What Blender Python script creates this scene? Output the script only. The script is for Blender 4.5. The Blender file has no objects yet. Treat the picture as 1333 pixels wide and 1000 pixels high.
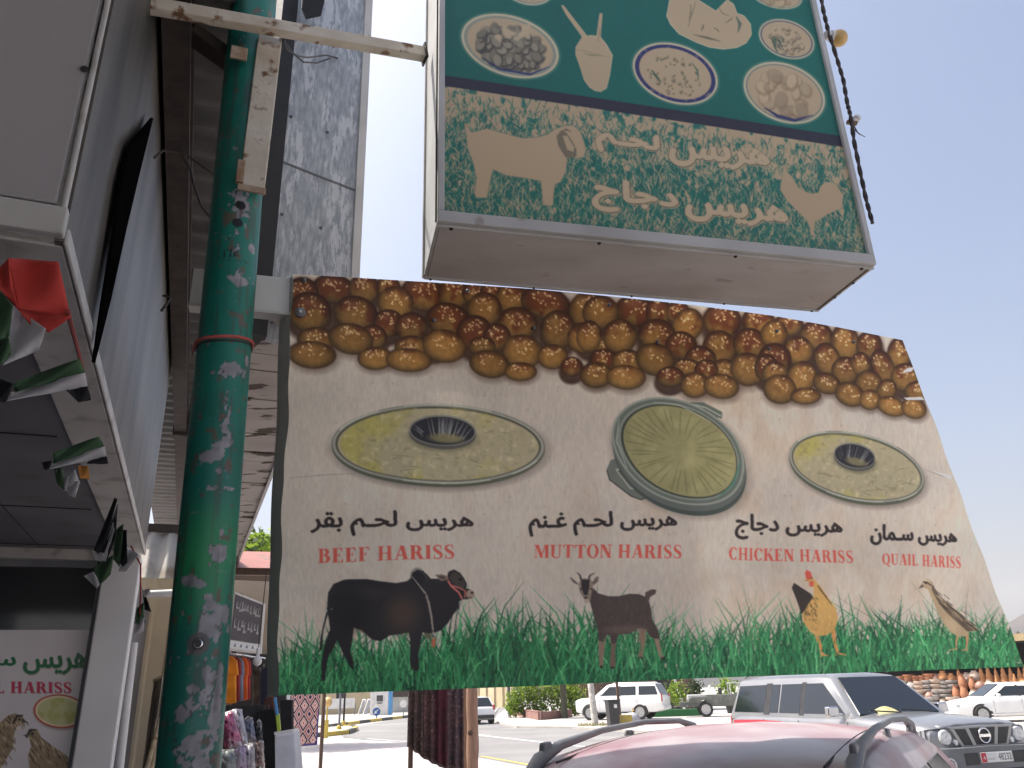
import bpy, bmesh, math, random
import numpy as np
from mathutils import Matrix, Vector
from mathutils.geometry import tessellate_polygon

random.seed(7); np.random.seed(7)
R = math.radians
scene = bpy.context.scene
col = scene.collection

# ------------------------------------------------------------ camera, sky, sun, exposure
FPX = 1020.0; PITCH = R(21.5); ROLL = R(-1.8); EYE = 1.68
CAMROT = Matrix.Rotation(math.pi/2 + PITCH, 3, 'X') @ Matrix.Rotation(ROLL, 3, 'Z')
cam_d = bpy.data.cameras.new('camera'); cam = bpy.data.objects.new('camera', cam_d); col.objects.link(cam)
cam.matrix_world = Matrix.Translation((0, 0, EYE)) @ CAMROT.to_4x4()
cam_d.sensor_width = 36.0; cam_d.lens = 36.0*FPX/1333.0
cam_d.clip_start = 0.05; cam_d.clip_end = 20000
scene.camera = cam

SUN_AZ = R(-78)      # clockwise from +Y (the way the camera faces)
SUN_EL = R(60)
world = bpy.data.worlds.new('World'); scene.world = world; world.use_nodes = True
wn = world.node_tree.nodes; wl = world.node_tree.links
sky = wn.new('ShaderNodeTexSky'); sky.sky_type = 'NISHITA'; sky.sun_disc = False
sky.sun_elevation = SUN_EL; sky.sun_rotation = SUN_AZ
sky.air_density = 1.0; sky.dust_density = 7.2; sky.ozone_density = 2.2; sky.altitude = 0
wl.new(sky.outputs[0], wn['Background'].inputs[0]); wn['Background'].inputs[1].default_value = 0.15
sd = bpy.data.lights.new('sun', 'SUN'); sd.energy = 4.6; sd.angle = R(0.5); sd.color = (1.0, 0.95, 0.87)
sun = bpy.data.objects.new('sun', sd); col.objects.link(sun)
sdir = Vector((math.sin(SUN_AZ)*math.cos(SUN_EL), math.cos(SUN_AZ)*math.cos(SUN_EL), math.sin(SUN_EL)))
sun.rotation_euler = sdir.to_track_quat('Z', 'Y').to_euler()
sun.location = sdir*60
scene.view_settings.view_transform = 'Standard'; scene.view_settings.look = 'None'
scene.view_settings.gamma = 1.0; scene.view_settings.use_curve_mapping = False
scene.view_settings.exposure = 0.78
scene.cycles.max_bounces = 8; scene.cycles.diffuse_bounces = 5; scene.cycles.glossy_bounces = 4
scene.cycles.transparent_max_bounces = 16

# ------------------------------------------------------------ survey helpers: a sighted direction in the photo gives real points at a known height, distance or plane
def ray(u, v):
    return CAMROT @ Vector(((u-666.5)/FPX, (500-v)/FPX, -1.0))
CAMO = Vector((0, 0, EYE))
def atd(u, v, d):
    r = ray(u, v); return CAMO + r*(d/math.hypot(r.x, r.y))
def atz(u, v, z=0.0):
    r = ray(u, v); return CAMO + r*((z-EYE)/r.z)
def atp(u, v, p, n):
    r = ray(u, v); return CAMO + r*((p-CAMO).dot(n)/r.dot(n))
ST = R(21.7)                                   # the street's direction: local y runs along the shop row
def SW(t, s, z=0.0):                           # street frame (t across, s along) to world
    return Vector((t*math.cos(ST)-s*math.sin(ST), t*math.sin(ST)+s*math.cos(ST), z))
def WS(p):
    return (p.x*math.cos(ST)+p.y*math.sin(ST), -p.x*math.sin(ST)+p.y*math.cos(ST))

# ------------------------------------------------------------ object helpers
INV = {}
def tag(o, label=None, cat=None, group=None, kind=None):
    if label: o['label'] = label
    if cat: o['category'] = cat
    if group: o['group'] = group
    if kind: o['kind'] = kind
    return o
def thing(name, label, cat, loc=(0, 0, 0), rz=0.0, group=None):
    o = bpy.data.objects.new(name, None); col.objects.link(o)
    o.empty_display_size = 0.1
    o.location = loc; o.rotation_euler = (0, 0, rz)
    INV[o.name] = (Matrix.Translation(loc) @ Matrix.Rotation(rz, 4, 'Z')).inverted()
    return tag(o, label, cat, group)
def copy_tree(o, parent=None):
    c = o.copy(); col.objects.link(c)
    if parent is not None:
        c.parent = parent
    for ch in list(o.children):
        copy_tree(ch, c)
    return c

class MB:
    """collects shapes, then links them as one mesh object"""
    def __init__(s): s.v = []; s.f = []; s.m = []; s.c = []; s.cur = None
    def add(s, vs, fs, mi=0):
        b = len(s.v); s.v += [tuple(p) for p in vs]
        s.f += [[i+b for i in f] for f in fs]; s.m += [mi]*len(fs)
        return s
    def box(s, c, size, rz=0.0, mi=0, rot=None, taper=1.0):
        hx, hy, hz = size[0]/2, size[1]/2, size[2]/2
        M = rot if rot is not None else Matrix.Rotation(rz, 3, 'Z'); c = Vector(c)
        vs = []
        for z in (-hz, hz):
            k = taper if z > 0 else 1.0
            for x, y in ((-hx, -hy), (hx, -hy), (hx, hy), (-hx, hy)):
                vs.append(c + M @ Vector((x*k, y*k, z)))
        return s.add(vs, [(3, 2, 1, 0), (4, 5, 6, 7), (0, 1, 5, 4), (1, 2, 6, 5), (2, 3, 7, 6), (3, 0, 4, 7)], mi)
    def beam(s, p0, p1, w, h, mi=0, up=(0, 0, 1), roll=0.0):
        p0 = Vector(p0); p1 = Vector(p1); d = p1-p0; z = d.normalized()
        u = Vector(up)
        if abs(u.dot(z)) > 0.98: u = Vector((1, 0, 0))
        x = u.cross(z).normalized(); y = z.cross(x)
        M = Matrix((x, y, z)).transposed() @ Matrix.Rotation(roll, 3, 'Z')
        return s.box((p0+p1)/2, (w, h, d.length), rot=M, mi=mi)
    def tube(s, pts, r, n=8, mi=0, caps=True):
        pts = [Vector(p) for p in pts]; k = len(pts)
        rs = r if isinstance(r, (list, tuple)) else [r]*k
        vs = []; nx = None
        for i, p in enumerate(pts):
            t = (pts[min(i+1, k-1)]-pts[max(i-1, 0)]).normalized()
            if nx is None:
                a = Vector((0, 0, 1)) if abs(t.z) < 0.9 else Vector((1, 0, 0))
                nx = (a - t*a.dot(t)).normalized()
            else:
                nx = (nx - t*nx.dot(t)).normalized()
            ny = t.cross(nx)
            for j in range(n):
                a = 2*math.pi*j/n
                vs.append(p + (nx*math.cos(a)+ny*math.sin(a))*rs[i])
        fs = []
        for i in range(k-1):
            for j in range(n):
                j2 = (j+1) % n
                fs.append((i*n+j, i*n+j2, (i+1)*n+j2, (i+1)*n+j))
        if caps:
            fs.append(tuple(range(n-1, -1, -1))); fs.append(tuple((k-1)*n+j for j in range(n)))
        return s.add(vs, fs, mi)
    def lathe(s, prof, o=(0, 0, 0), n=20, mi=0, rot=None, sx=1.0):
        o = Vector(o); vs = []
        for (r, z) in prof:
            for j in range(n):
                a = 2*math.pi*j/n
                p = Vector((r*math.cos(a)*sx, r*math.sin(a), z))
                vs.append(o + (rot @ p if rot is not None else p))
        k = len(prof); fs = []
        for i in range(k-1):
            for j in range(n):
                j2 = (j+1) % n
                fs.append((i*n+j, i*n+j2, (i+1)*n+j2, (i+1)*n+j))
        if prof[0][0] > 1e-4: fs.append(tuple(range(n-1, -1, -1)))
        if prof[-1][0] > 1e-4: fs.append(tuple((k-1)*n+j for j in range(n)))
        return s.add(vs, fs, mi)
    def prism(s, poly, off, mi=0):
        """a flat outline given depth: poly = 3D points, off = thickness vector"""
        a = [Vector(p) for p in poly]; off = Vector(off); n = len(a)
        tri = tessellate_polygon([a])
        vs = a + [p+off for p in a]
        fs = [tuple(t) for t in tri] + [tuple(i+n for i in reversed(t)) for t in tri]
        fs += [(i, (i+1) % n, (i+1) % n+n, i+n) for i in range(n)]
        return s.add(vs, fs, mi)
    def poly(s, pts, mi=0):
        a = [Vector(p) for p in pts]
        return s.add(a, [tuple(t) for t in tessellate_polygon([a])], mi)
    def quad(s, a, b, c, d, mi=0):
        return s.add([a, b, c, d], [(0, 1, 2, 3)], mi)
    def grid(s, fn, nu, nv, mi=0, closed=False):
        vs = [fn(i/nu, j/nv) for j in range(nv+1) for i in range(nu+1)]
        fs = [(j*(nu+1)+i, j*(nu+1)+i+1, (j+1)*(nu+1)+i+1, (j+1)*(nu+1)+i) for j in range(nv) for i in range(nu)]
        return s.add(vs, fs, mi)
    def build(s, name, mats, parent=None, local=False, smooth=None, bevel=0.0, fix=True):
        if not isinstance(mats, (list, tuple)): mats = [mats]
        vs = s.v
        if parent is not None:
            inv = INV[parent.name]
            if not local:
                vs = [tuple(inv @ Vector(p)) for p in vs]
        me = bpy.data.meshes.new(name); me.from_pydata(vs, [], s.f)
        for m in mats: me.materials.append(m)
        me.polygons.foreach_set('material_index', s.m)
        if fix:
            bm = bmesh.new(); bm.from_mesh(me); bmesh.ops.recalc_face_normals(bm, faces=bm.faces); bm.to_mesh(me); bm.free()
        if smooth is not None:
            me.polygons.foreach_set('use_smooth', [True]*len(me.polygons))
            me.set_sharp_from_angle(angle=R(smooth))
        o = bpy.data.objects.new(name, me); col.objects.link(o)
        if bevel > 0:
            md = o.modifiers.new('bevel', 'BEVEL'); md.width = bevel; md.segments = 2; md.limit_method = 'ANGLE'; md.angle_limit = R(35)
        if parent is not None:
            o.parent = parent; INV[o.name] = inv
        return o

# ------------------------------------------------------------ procedural materials
def lin(c):
    return tuple(((x/255.0)/12.92 if x/255.0 <= 0.04045 else ((x/255.0+0.055)/1.055)**2.4) for x in c)
def newmat(name):
    m = bpy.data.materials.new(name); m.use_nodes = True
    return m, m.node_tree.nodes, m.node_tree.links, m.node_tree.nodes['Principled BSDF']
def pm(name, c1, c2=None, scale=6.0, rough=0.6, metal=0.0, bump=0.0, bscale=40.0, detail=5.0, lo=0.35, hi=0.65, stretch=(1, 1, 1), coat=0.0, c3=None, s3=30.0, lo3=0.55, hi3=0.62, spec=0.5):
    """two-tone noise mottling, an optional third spot colour, noise bump"""
    m, n, l, b = newmat(name)
    b.inputs['Roughness'].default_value = rough; b.inputs['Metallic'].default_value = metal
    b.inputs['Coat Weight'].default_value = coat; b.inputs['Coat Roughness'].default_value = 0.08
    b.inputs['Specular IOR Level'].default_value = spec
    tc = n.new('ShaderNodeTexCoord'); mp = n.new('ShaderNodeMapping'); mp.inputs['Scale'].default_value = stretch
    l.new(tc.outputs['Object'], mp.inputs[0])
    def ramp(sc, a, bb, det=detail):
        t = n.new('ShaderNodeTexNoise'); t.inputs['Scale'].default_value = sc; t.inputs['Detail'].default_value = det
        l.new(mp.outputs[0], t.inputs[0])
        r = n.new('ShaderNodeMapRange'); r.inputs[1].default_value = a; r.inputs[2].default_value = bb
        l.new(t.outputs[0], r.inputs[0]); return r.outputs[0]
    def mix(f, a, bb):
        x = n.new('ShaderNodeMix'); x.data_type = 'RGBA'; l.new(f, x.inputs[0])
        for v, i in ((a, 6), (bb, 7)):
            if isinstance(v, tuple): x.inputs[i].default_value = (*v, 1)
            else: l.new(v, x.inputs[i])
        return x.outputs[2]
    if c2 is None: c2 = tuple(x*0.8 for x in c1)
    c = mix(ramp(scale, lo, hi), c1, c2)
    if c3 is not None: c = mix(ramp(s3, lo3, hi3), c, c3)
    l.new(c, b.inputs['Base Color'])
    if bump > 0:
        t = n.new('ShaderNodeTexNoise'); t.inputs['Scale'].default_value = bscale; t.inputs['Detail'].default_value = 4
        l.new(mp.outputs[0], t.inputs[0])
        bp = n.new('ShaderNodeBump'); bp.inputs['Strength'].default_value = bump; bp.inputs['Distance'].default_value = 0.02
        l.new(t.outputs[0], bp.inputs['Height']); l.new(bp.outputs[0], b.inputs['Normal'])
    return m
def vcmat(name, rough=0.5, transl=0.0, bump=0.0, bscale=300.0, coat=0.0):
    """printed or painted surface: colour held by the mesh itself"""
    m, n, l, b = newmat(name)
    a = n.new('ShaderNodeVertexColor'); a.layer_name = 'print'
    l.new(a.outputs[0], b.inputs['Base Color']); b.inputs['Roughness'].default_value = rough
    b.inputs['Coat Weight'].default_value = coat
    if bump > 0:
        tc = n.new('ShaderNodeTexCoord'); t = n.new('ShaderNodeTexNoise'); t.inputs['Scale'].default_value = bscale
        l.new(tc.outputs['Object'], t.inputs[0])
        bp = n.new('ShaderNodeBump'); bp.inputs['Strength'].default_value = bump; bp.inputs['Distance'].default_value = 0.01
        l.new(t.outputs[0], bp.inputs['Height']); l.new(bp.outputs[0], b.inputs['Normal'])
    if transl > 0:
        tr = n.new('ShaderNodeBsdfTranslucent'); l.new(a.outputs[0], tr.inputs[0])
        mx = n.new('ShaderNodeMixShader'); mx.inputs[0].default_value = transl
        l.new(b.outputs[0], mx.inputs[1]); l.new(tr.outputs[0], mx.inputs[2])
        l.new(mx.outputs[0], n['Material Output'].inputs[0])
    return m
def glassmat(name, c=(0.02, 0.024, 0.026), rough=0.04):
    m, n, l, b = newmat(name)
    b.inputs['Base Color'].default_value = (*c, 1); b.inputs['Roughness'].default_value = rough
    b.inputs['Specular IOR Level'].default_value = 0.8
    tc = n.new('ShaderNodeTexCoord'); t = n.new('ShaderNodeTexNoise'); t.inputs['Scale'].default_value = 3
    l.new(tc.outputs['Object'], t.inputs[0]); r = n.new('ShaderNodeMapRange')
    r.inputs[3].default_value = rough; r.inputs[4].default_value = rough+0.06
    l.new(t.outputs[0], r.inputs[0]); l.new(r.outputs[0], b.inputs['Roughness'])
    return m
M = {}
M['white_steel'] = pm('white_steel', (.62, .60, .57), (.48, .46, .43), 3, .45, c3=(.22, .15, .10), s3=22, lo3=.66, hi3=.72, bump=.05)
M['white_plain'] = pm('white_plain', (.66, .65, .63), (.56, .55, .53), 2.5, .5, bump=.03)
M['rusty_white'] = pm('rusty_white', (.60, .55, .46), (.45, .38, .29), 5, .6, c3=(.16, .075, .03), s3=14, lo3=.56, hi3=.66, bump=.15)
M['brown_steel'] = pm('brown_steel', (.028, .019, .015), (.05, .036, .028), 8, .7, bump=.2)
M['black_steel'] = pm('black_steel', (.010, .009, .009), (.018, .017, .016), 8, .6, bump=.1)
M['black_rubber'] = pm('black_rubber', (.02, .02, .021), (.03, .03, .03), 12, .8, bump=.1)
M['black_plastic'] = pm('black_plastic', (.02, .02, .022), (.032, .032, .034), 9, .45)
M['grey_plastic'] = pm('grey_plastic', (.12, .125, .14), (.17, .175, .19), 5, .55, bump=.05)
M['chrome'] = pm('chrome', (.75, .75, .76), (.65, .65, .66), 4, .12, 1.0)
M['glass'] = glassmat('glass')
M['glass_blue'] = glassmat('glass_blue', (.010, .014, .02), .03)
M['wood'] = pm('wood', (.30, .17, .10), (.20, .11, .065), 7, .75, stretch=(8, 8, 1), bump=.25)
M['wood_dark'] = pm('wood_dark', (.12, .07, .05), (.07, .045, .03), 7, .8, stretch=(8, 8, 1), bump=.25)
M['concrete'] = pm('concrete', (.42, .40, .37), (.34, .32, .29), 1.2, .9, bump=.2)
M['cable'] = pm('cable', (.03, .02, .02), (.05, .035, .03), 20, .6)
# ------------------------------------------------------------ print shop: draws printed artwork as colours that are then held by the vertices of the printed sheet
class Canvas:
    def __init__(s, u0, v0, u1, v1, S=2.0):
        s.u0, s.v0, s.S = u0, v0, S
        s.W = int((u1-u0)*S); s.H = int((v1-v0)*S)
        s.a = np.zeros((s.H, s.W, 3), np.float32)
    def fillall(s, c): s.a[:] = np.array(c, np.float32)
    def box(s, u0, v0, u1, v1):
        i0 = max(0, int((u0-s.u0)*s.S)-1); i1 = min(s.W, int((u1-s.u0)*s.S)+2)
        j0 = max(0, int((v0-s.v0)*s.S)-1); j1 = min(s.H, int((v1-s.v0)*s.S)+2)
        if i1 <= i0 or j1 <= j0: return None
        U = (np.arange(i0, i1)+0.5)/s.S+s.u0; V = (np.arange(j0, j1)+0.5)/s.S+s.v0
        return i0, i1, j0, j1, U[None, :], V[:, None]
    def blend(s, b, mask, c):
        i0, i1, j0, j1 = b[:4]
        r = s.a[j0:j1, i0:i1]
        c = np.asarray(c, np.float32)
        m = mask[..., None].astype(np.float32)
        r[:] = r*(1-m) + c*m
    def inside(s, P, U, V):
        P = np.asarray(P, float); x0, y0 = P[:, 0], P[:, 1]; x1, y1 = np.roll(x0, -1), np.roll(y0, -1)
        ins = np.zeros((V.shape[0], U.shape[1]), bool)
        for a, b, c, d in zip(x0, y0, x1, y1):
            if b == d: continue
            cr = (b > V) != (d > V)
            xx = (c-a)*(V-b)/(d-b)+a
            ins ^= cr & (U < xx)
        return ins
    def poly(s, P, c, al=1.0):
        P = np.asarray(P, float)
        b = s.box(P[:, 0].min(), P[:, 1].min(), P[:, 0].max(), P[:, 1].max())
        if b is None: return
        s.blend(b, s.inside(P, b[4], b[5])*al, c)
    def ell(s, u, v, ru, rv, rot, c, al=1.0, soft=0.0, inner=0.0):
        k = max(ru, rv)*(1+soft)+1
        b = s.box(u-k, v-k, u+k, v+k)
        if b is None: return
        a = R(rot); x = b[4]-u; y = b[5]-v
        p = (x*math.cos(a)+y*math.sin(a))/ru; q = (-x*math.sin(a)+y*math.cos(a))/rv
        d = np.sqrt(p*p+q*q)
        if soft > 0: m = np.clip((1+soft-d)/(2*soft), 0, 1)
        else: m = np.clip((1-d)*min(ru, rv)*s.S+0.5, 0, 1)
        if inner > 0: m = m*(d > inner)
        s.blend(b, m*al, c)
    def line(s, pts, w, c, al=1.0):
        pts = [np.asarray(p, float) for p in pts]; n = len(pts)
        ws = w if isinstance(w, (list, tuple)) else [w]*n
        L, Rr = [], []
        for i, p in enumerate(pts):
            t = pts[min(i+1, n-1)]-pts[max(i-1, 0)]; t = t/(np.hypot(*t)+1e-9); nn = np.array([-t[1], t[0]])*ws[i]/2
            L.append(p+nn); Rr.append(p-nn)
        s.poly(L+Rr[::-1], c, al)
    def noise(s, scale, seed=0, octv=3, su=1.0):
        rs = np.random.RandomState(seed); out = np.zeros((s.H, s.W), np.float32); amp = 1.0; tot = 0
        for o in range(octv):
            sc = scale/(2**o); gw = int(s.W/s.S/(sc*su))+3; gh = int(s.H/s.S/sc)+3
            g = rs.rand(gh, gw).astype(np.float32)
            x = np.arange(s.W)/s.S/(sc*su); y = np.arange(s.H)/s.S/sc
            xi = np.minimum(x.astype(int), gw-2); yi = np.minimum(y.astype(int), gh-2); fx = (x-xi); fy = (y-yi)
            fx = (fx*fx*(3-2*fx))[None, :]; fy = (fy*fy*(3-2*fy))[:, None]
            A = g[yi][:, xi]; B = g[yi][:, xi+1]; C = g[yi+1][:, xi]; D = g[yi+1][:, xi+1]
            out += amp*((A*(1-fx)+B*fx)*(1-fy)+(C*(1-fx)+D*fx)*fy); tot += amp; amp *= 0.5
        return out/tot
    def blur(s):
        a = np.pad(s.a, ((1, 1), (1, 1), (0, 0)), 'edge')
        a = (a[:-2]+2*a[1:-1]+a[2:])/4; s.a = (a[:, :-2]+2*a[:, 1:-1]+a[:, 2:])/4
    def sample(s, U, V):
        x = np.clip((U-s.u0)*s.S-0.5, 0, s.W-1.001); y = np.clip((V-s.v0)*s.S-0.5, 0, s.H-1.001)
        xi = x.astype(int); yi = y.astype(int); fx = (x-xi)[..., None]; fy = (y-yi)[..., None]
        a = s.a
        return (a[yi, xi]*(1-fx)+a[yi, xi+1]*fx)*(1-fy)+(a[yi+1, xi]*(1-fx)+a[yi+1, xi+1]*fx)*fy

# Arabic shaping: letter -> (isolated, final, initial, medial)
AR = {'h': 'ﻩﻪﻫﻬ', 'r': 'ﺭﺮ', 'y': 'ﻱﻲﻳﻴ', 's': 'ﺱﺲﺳﺴ', 'l': 'ﻝﻞﻟﻠ', 'H': 'ﺡﺢﺣﺤ', 'm': 'ﻡﻢﻣﻤ', 'b': 'ﺏﺐﺑﺒ',
      'q': 'ﻕﻖﻗﻘ', 'G': 'ﻍﻎﻏﻐ', 'n': 'ﻥﻦﻧﻨ', 'd': 'ﺩﺪ', 'j': 'ﺝﺞﺟﺠ', 'a': 'ﺍﺎ', '-': 'ـ'}
def arabic(w):
    out = []
    for word in w.split(' '):
        g = []
        for i, ch in enumerate(word):
            if ch == '-': g.append('ـ'); continue
            f = AR[ch]
            prev = i > 0 and (word[i-1] == '-' or len(AR[word[i-1]]) == 4)
            nxt = i < len(word)-1 and len(f) == 4
            g.append(f[3] if prev and nxt else f[1] if prev else f[2] if nxt else f[0])
        out.append(''.join(reversed(g)))
    return ' '.join(reversed(out))
def text_tris(body, bold=0.0):
    """triangles of a line of text, scaled to the unit square"""
    c = bpy.data.curves.new('lettering', 'FONT'); c.body = body; c.offset = bold; c.resolution_u = 3
    o = bpy.data.objects.new('lettering', c); col.objects.link(o)
    dg = bpy.context.evaluated_depsgraph_get(); dg.update()
    me = bpy.data.meshes.new_from_object(o.evaluated_get(dg)); me.calc_loop_triangles()
    V = np.array([v.co[:2] for v in me.vertices]); T = np.array([t.vertices[:] for t in me.loop_triangles])
    bpy.data.objects.remove(o); bpy.data.curves.remove(c); bpy.data.meshes.remove(me)
    lo = V.min(0); hi = V.max(0)
    return (V-lo)/(hi-lo), T, (hi-lo)
def put_tris(cv, VT, q, c, al=1.0, d=(0, 0)):
    """q = photo points of the text's TL, TR, BR, BL"""
    V, T = VT[0], VT[1]; q = np.asarray(q, float)
    x = V[:, 0:1]; y = 1-V[:, 1:2]
    P = (q[0]*(1-x)+q[1]*x)*(1-y)+(q[3]*(1-x)+q[2]*x)*y + np.array(d)
    for t in T: cv.poly(P[t], c, al)
def put_bold(cv, VT, q, c, r=.7):
    for dx, dy in ((0, 0), (r, 0), (-r, 0), (0, r*.8), (0, -r*.8)): put_tris(cv, VT, q, c, 1.0, (dx, dy))
# bold Roman capitals drawn as stems, hairlines and bowls; each returns outlines (height 1, y up) and a width
TH, HL = .21, .075
def rect(x0, y0, x1, y1): return [(x0, y0), (x1, y0), (x1, y1), (x0, y1)]
def stem(x, w=TH, t=True, b=True):
    o = [rect(x, 0, x+w, 1)]
    if b: o.append(rect(x-.075, 0, x+w+.075, .045))
    if t: o.append(rect(x-.075, .955, x+w+.075, 1))
    return o
def arc(cx, cy, rx, ry, a0, a1, n=18): return [(cx+rx*math.cos(R(a0+(a1-a0)*i/n)), cy+ry*math.sin(R(a0+(a1-a0)*i/n))) for i in range(n+1)]
def bowl(x, y0, y1, w):
    c = (y0+y1)/2; h = (y1-y0)/2
    return [arc(x, c, w, h, -90, 90)+arc(x, c, w-TH, h-HL, 90, -90)]
def ring(w, gap=None):
    if gap is None: return [arc(w/2, .5, w/2, .53, 0, 180)+arc(w/2, .5, w/2-TH, .53-HL, 180, 0), arc(w/2, .5, w/2, .53, 180, 360)+arc(w/2, .5, w/2-TH, .53-HL, 360, 180)]
    return [arc(w/2, .5, w/2, .53, gap, 360-gap, 30)+arc(w/2+.02, .5, w/2-TH, .53-HL, 360-gap, gap, 30)]
def bar(x0, y0, x1, y1, w): return [[(x0, y0), (x0+w, y0), (x1+w, y1), (x1, y1)]]
def slab(x0, x1, y): return [rect(x0, y, x1, y+.045)]
def arms(x, lst):
    o = []
    for (y, ln, k) in lst:
        o.append(rect(x, y, x+ln, y+HL*.8))
        if k == 1: o.append([(x+ln-.10, y), (x+ln, y), (x+ln+.03, y+.26), (x+ln-.03, y+.2)])
        elif k == -1: o.append([(x+ln-.10, y+HL*.8), (x+ln, y+HL*.8), (x+ln+.01, y-.2), (x+ln-.03, y-.17)])
        else: o.append(rect(x+ln-.05, y-.1, x+ln, y+.16))
    return o
def glyph(ch):
    if ch == 'B': return stem(.08)+bowl(.36, .5, 1, .28)+bowl(.36, 0, .55, .34)+[rect(.2, 0, .4, HL), rect(.2, .93, .4, 1), rect(.2, .485, .4, .55)], .75
    if ch == 'E': return stem(.08)+arms(.2, [(0, .42, 1), (.94, .38, -1), (.47, .26, 0)]), .70
    if ch == 'F': return stem(.08)+arms(.2, [(.94, .40, -1), (.47, .26, 0)]), .66
    if ch == 'L': return stem(.08)+arms(.2, [(0, .42, 1)]), .70
    if ch == 'H': return stem(.08)+stem(.56)+[rect(.2, .46, .6, .53)], .88
    if ch == 'I': return stem(.08), .39
    if ch == 'A': return bar(.08, 0, .40, 1, .07)+bar(.56, 0, .34, 1, .23)+[rect(.2, .28, .6, .345)]+slab(.0, .25, 0)+slab(.48, .86, 0), .86
    if ch == 'R': return stem(.08)+bowl(.36, .46, 1, .31)+[rect(.2, .46, .4, .53), rect(.2, .93, .4, 1)]+bar(.55, 0, .34, .5, .24)+slab(.55, .84, 0), .83
    if ch == 'M': return bar(.10, 0, .10, 1, .07)+stem(.76)+bar(.42, .02, .10, 1, .22)+bar(.42, .02, .76, 1, .08)+slab(0, .26, 0)+slab(0, .3, .955), 1.06
    if ch == 'N': return bar(.10, 0, .10, 1, .075)+bar(.64, 0, .64, 1, .075)+bar(.56, 0, .08, 1, .24)+slab(0, .26, 0)+slab(.54, .82, .955)+slab(0, .3, .955), .84
    if ch == 'U': return [rect(.08, .3, .08+TH, 1), rect(.63, .3, .70, 1)]+slab(0, .38, .955)+slab(.53, .80, .955)+[arc(.39, .3, .31, .32, 180, 360)+arc(.44, .3, .19, .24, 360, 180)], .82
    if ch == 'T': return stem(.27, t=False)+[rect(.02, .94, .73, 1), [(.02, 1), (.12, .94), (.04, .72), (.02, .74)], [(.73, 1), (.63, .94), (.71, .72), (.73, .74)]], .76
    if ch == 'O': return ring(.80), .82
    if ch == 'Q': return ring(.80)+[[(.40, .06), (.55, .02), (.85, -.2), (.62, -.2)]], .82
    if ch == 'C': return ring(.76, 38)+[rect(.66, .62, .70, .98)], .76
    if ch == 'K': return stem(.08)+bar(.24, .42, .62, 1, .08)+bar(.56, 0, .32, .56, .25)+slab(.5, .86, 0)+slab(.52, .80, .955), .85
    if ch == 'S':
        pts = [(.50, .74), (.47, .92), (.32, .985), (.16, .93), (.10, .76), (.18, .62), (.32, .5), (.46, .38), (.52, .22), (.46, .07), (.30, .015), (.13, .06), (.09, .27)]
        w = [.03, .07, .085, .11, .16, .21, .23, .21, .16, .11, .085, .07, .03]
        L, Rr = [], []
        for i, p in enumerate(pts):
            a = pts[max(i-1, 0)]; b = pts[min(i+1, len(pts)-1)]; dx, dy = b[0]-a[0], b[1]-a[1]; k = math.hypot(dx, dy)
            L.append((p[0]-dy/k*w[i]/2, p[1]+dx/k*w[i]/2)); Rr.append((p[0]+dy/k*w[i]/2, p[1]-dx/k*w[i]/2))
        return [L+Rr[::-1], rect(.47, .66, .51, 1), rect(.08, 0, .12, .34)], .62
    return [], .34
def put_roman(cv, txt, q, c, al=1.0, d=(0, 0)):
    x = 0.0; gl = []
    for ch in txt:
        P, w = glyph(ch); gl.append((x, P)); x += w+.045
    q = np.asarray(q, float)
    for gx, P in gl:
        for pl in P:
            A = np.array(pl); X = ((A[:, 0]+gx)/x)[:, None]; Y = (1-A[:, 1])[:, None]
            cv.poly((q[0]*(1-X)+q[1]*X)*(1-Y)+(q[3]*(1-X)+q[2]*X)*Y + np.array(d), c, al)
def C(r, g, b): return np.array([r, g, b], np.float32)/255.0
def crop(ox, oy, k, pts): return [(ox+x*k, oy+y*k) for x, y in pts]
def sheet(name, cv, uvfn, posfn, nu, nv, mat, parent, gain=1.0):
    """a printed sheet: its vertices carry the artwork"""
    s, t = np.meshgrid(np.linspace(0, 1, nu+1), np.linspace(0, 1, nv+1))
    U, V = uvfn(s, t)
    colr = cv.sample(U, V)
    P = posfn(U, V, s, t).reshape(-1, 3)
    colr = np.where(colr <= 0.04045, colr/12.92, ((colr+0.055)/1.055)**2.4)*np.array(gain)
    colr = np.clip(colr, 0, .93).reshape(-1, 3)
    return gridmesh(name, P, colr, nu, nv, mat, parent)
def gridmesh(name, P, colr, nu, nv, mat, parent):
    n = len(P); me = bpy.data.meshes.new(name)
    if parent is not None:
        inv = np.array(INV[parent.name]); P = P@inv[:3, :3].T+inv[:3, 3]
    me.vertices.add(n); me.vertices.foreach_set('co', P.astype(np.float32).ravel())
    i = (np.arange(nv)[:, None]*(nu+1)+np.arange(nu)[None, :]).ravel()
    q = np.stack([i, i+nu+1, i+nu+2, i+1], 1).astype(np.int32)
    me.loops.add(len(q)*4); me.loops.foreach_set('vertex_index', q.ravel())
    me.polygons.add(len(q)); me.polygons.foreach_set('loop_start', np.arange(0, len(q)*4, 4, dtype=np.int32))
    me.polygons.foreach_set('loop_total', np.full(len(q), 4, np.int32))
    me.update(calc_edges=True)
    me.polygons.foreach_set('use_smooth', [True]*len(q))
    ca = me.color_attributes.new('print', 'FLOAT_COLOR', 'POINT')
    ca.data.foreach_set('color', np.concatenate([colr, np.ones((n, 1))], 1).astype(np.float32).ravel())
    me.materials.append(mat)
    o = bpy.data.objects.new(name, me); col.objects.link(o)
    if parent is not None:
        o.parent = parent; INV[o.name] = INV[parent.name]
    return o
def rays_np(U, V):
    m = np.array(CAMROT); d = np.stack([(U-666.5)/FPX, (500-V)/FPX, -np.ones_like(U)], -1)
    return d@m.T
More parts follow.
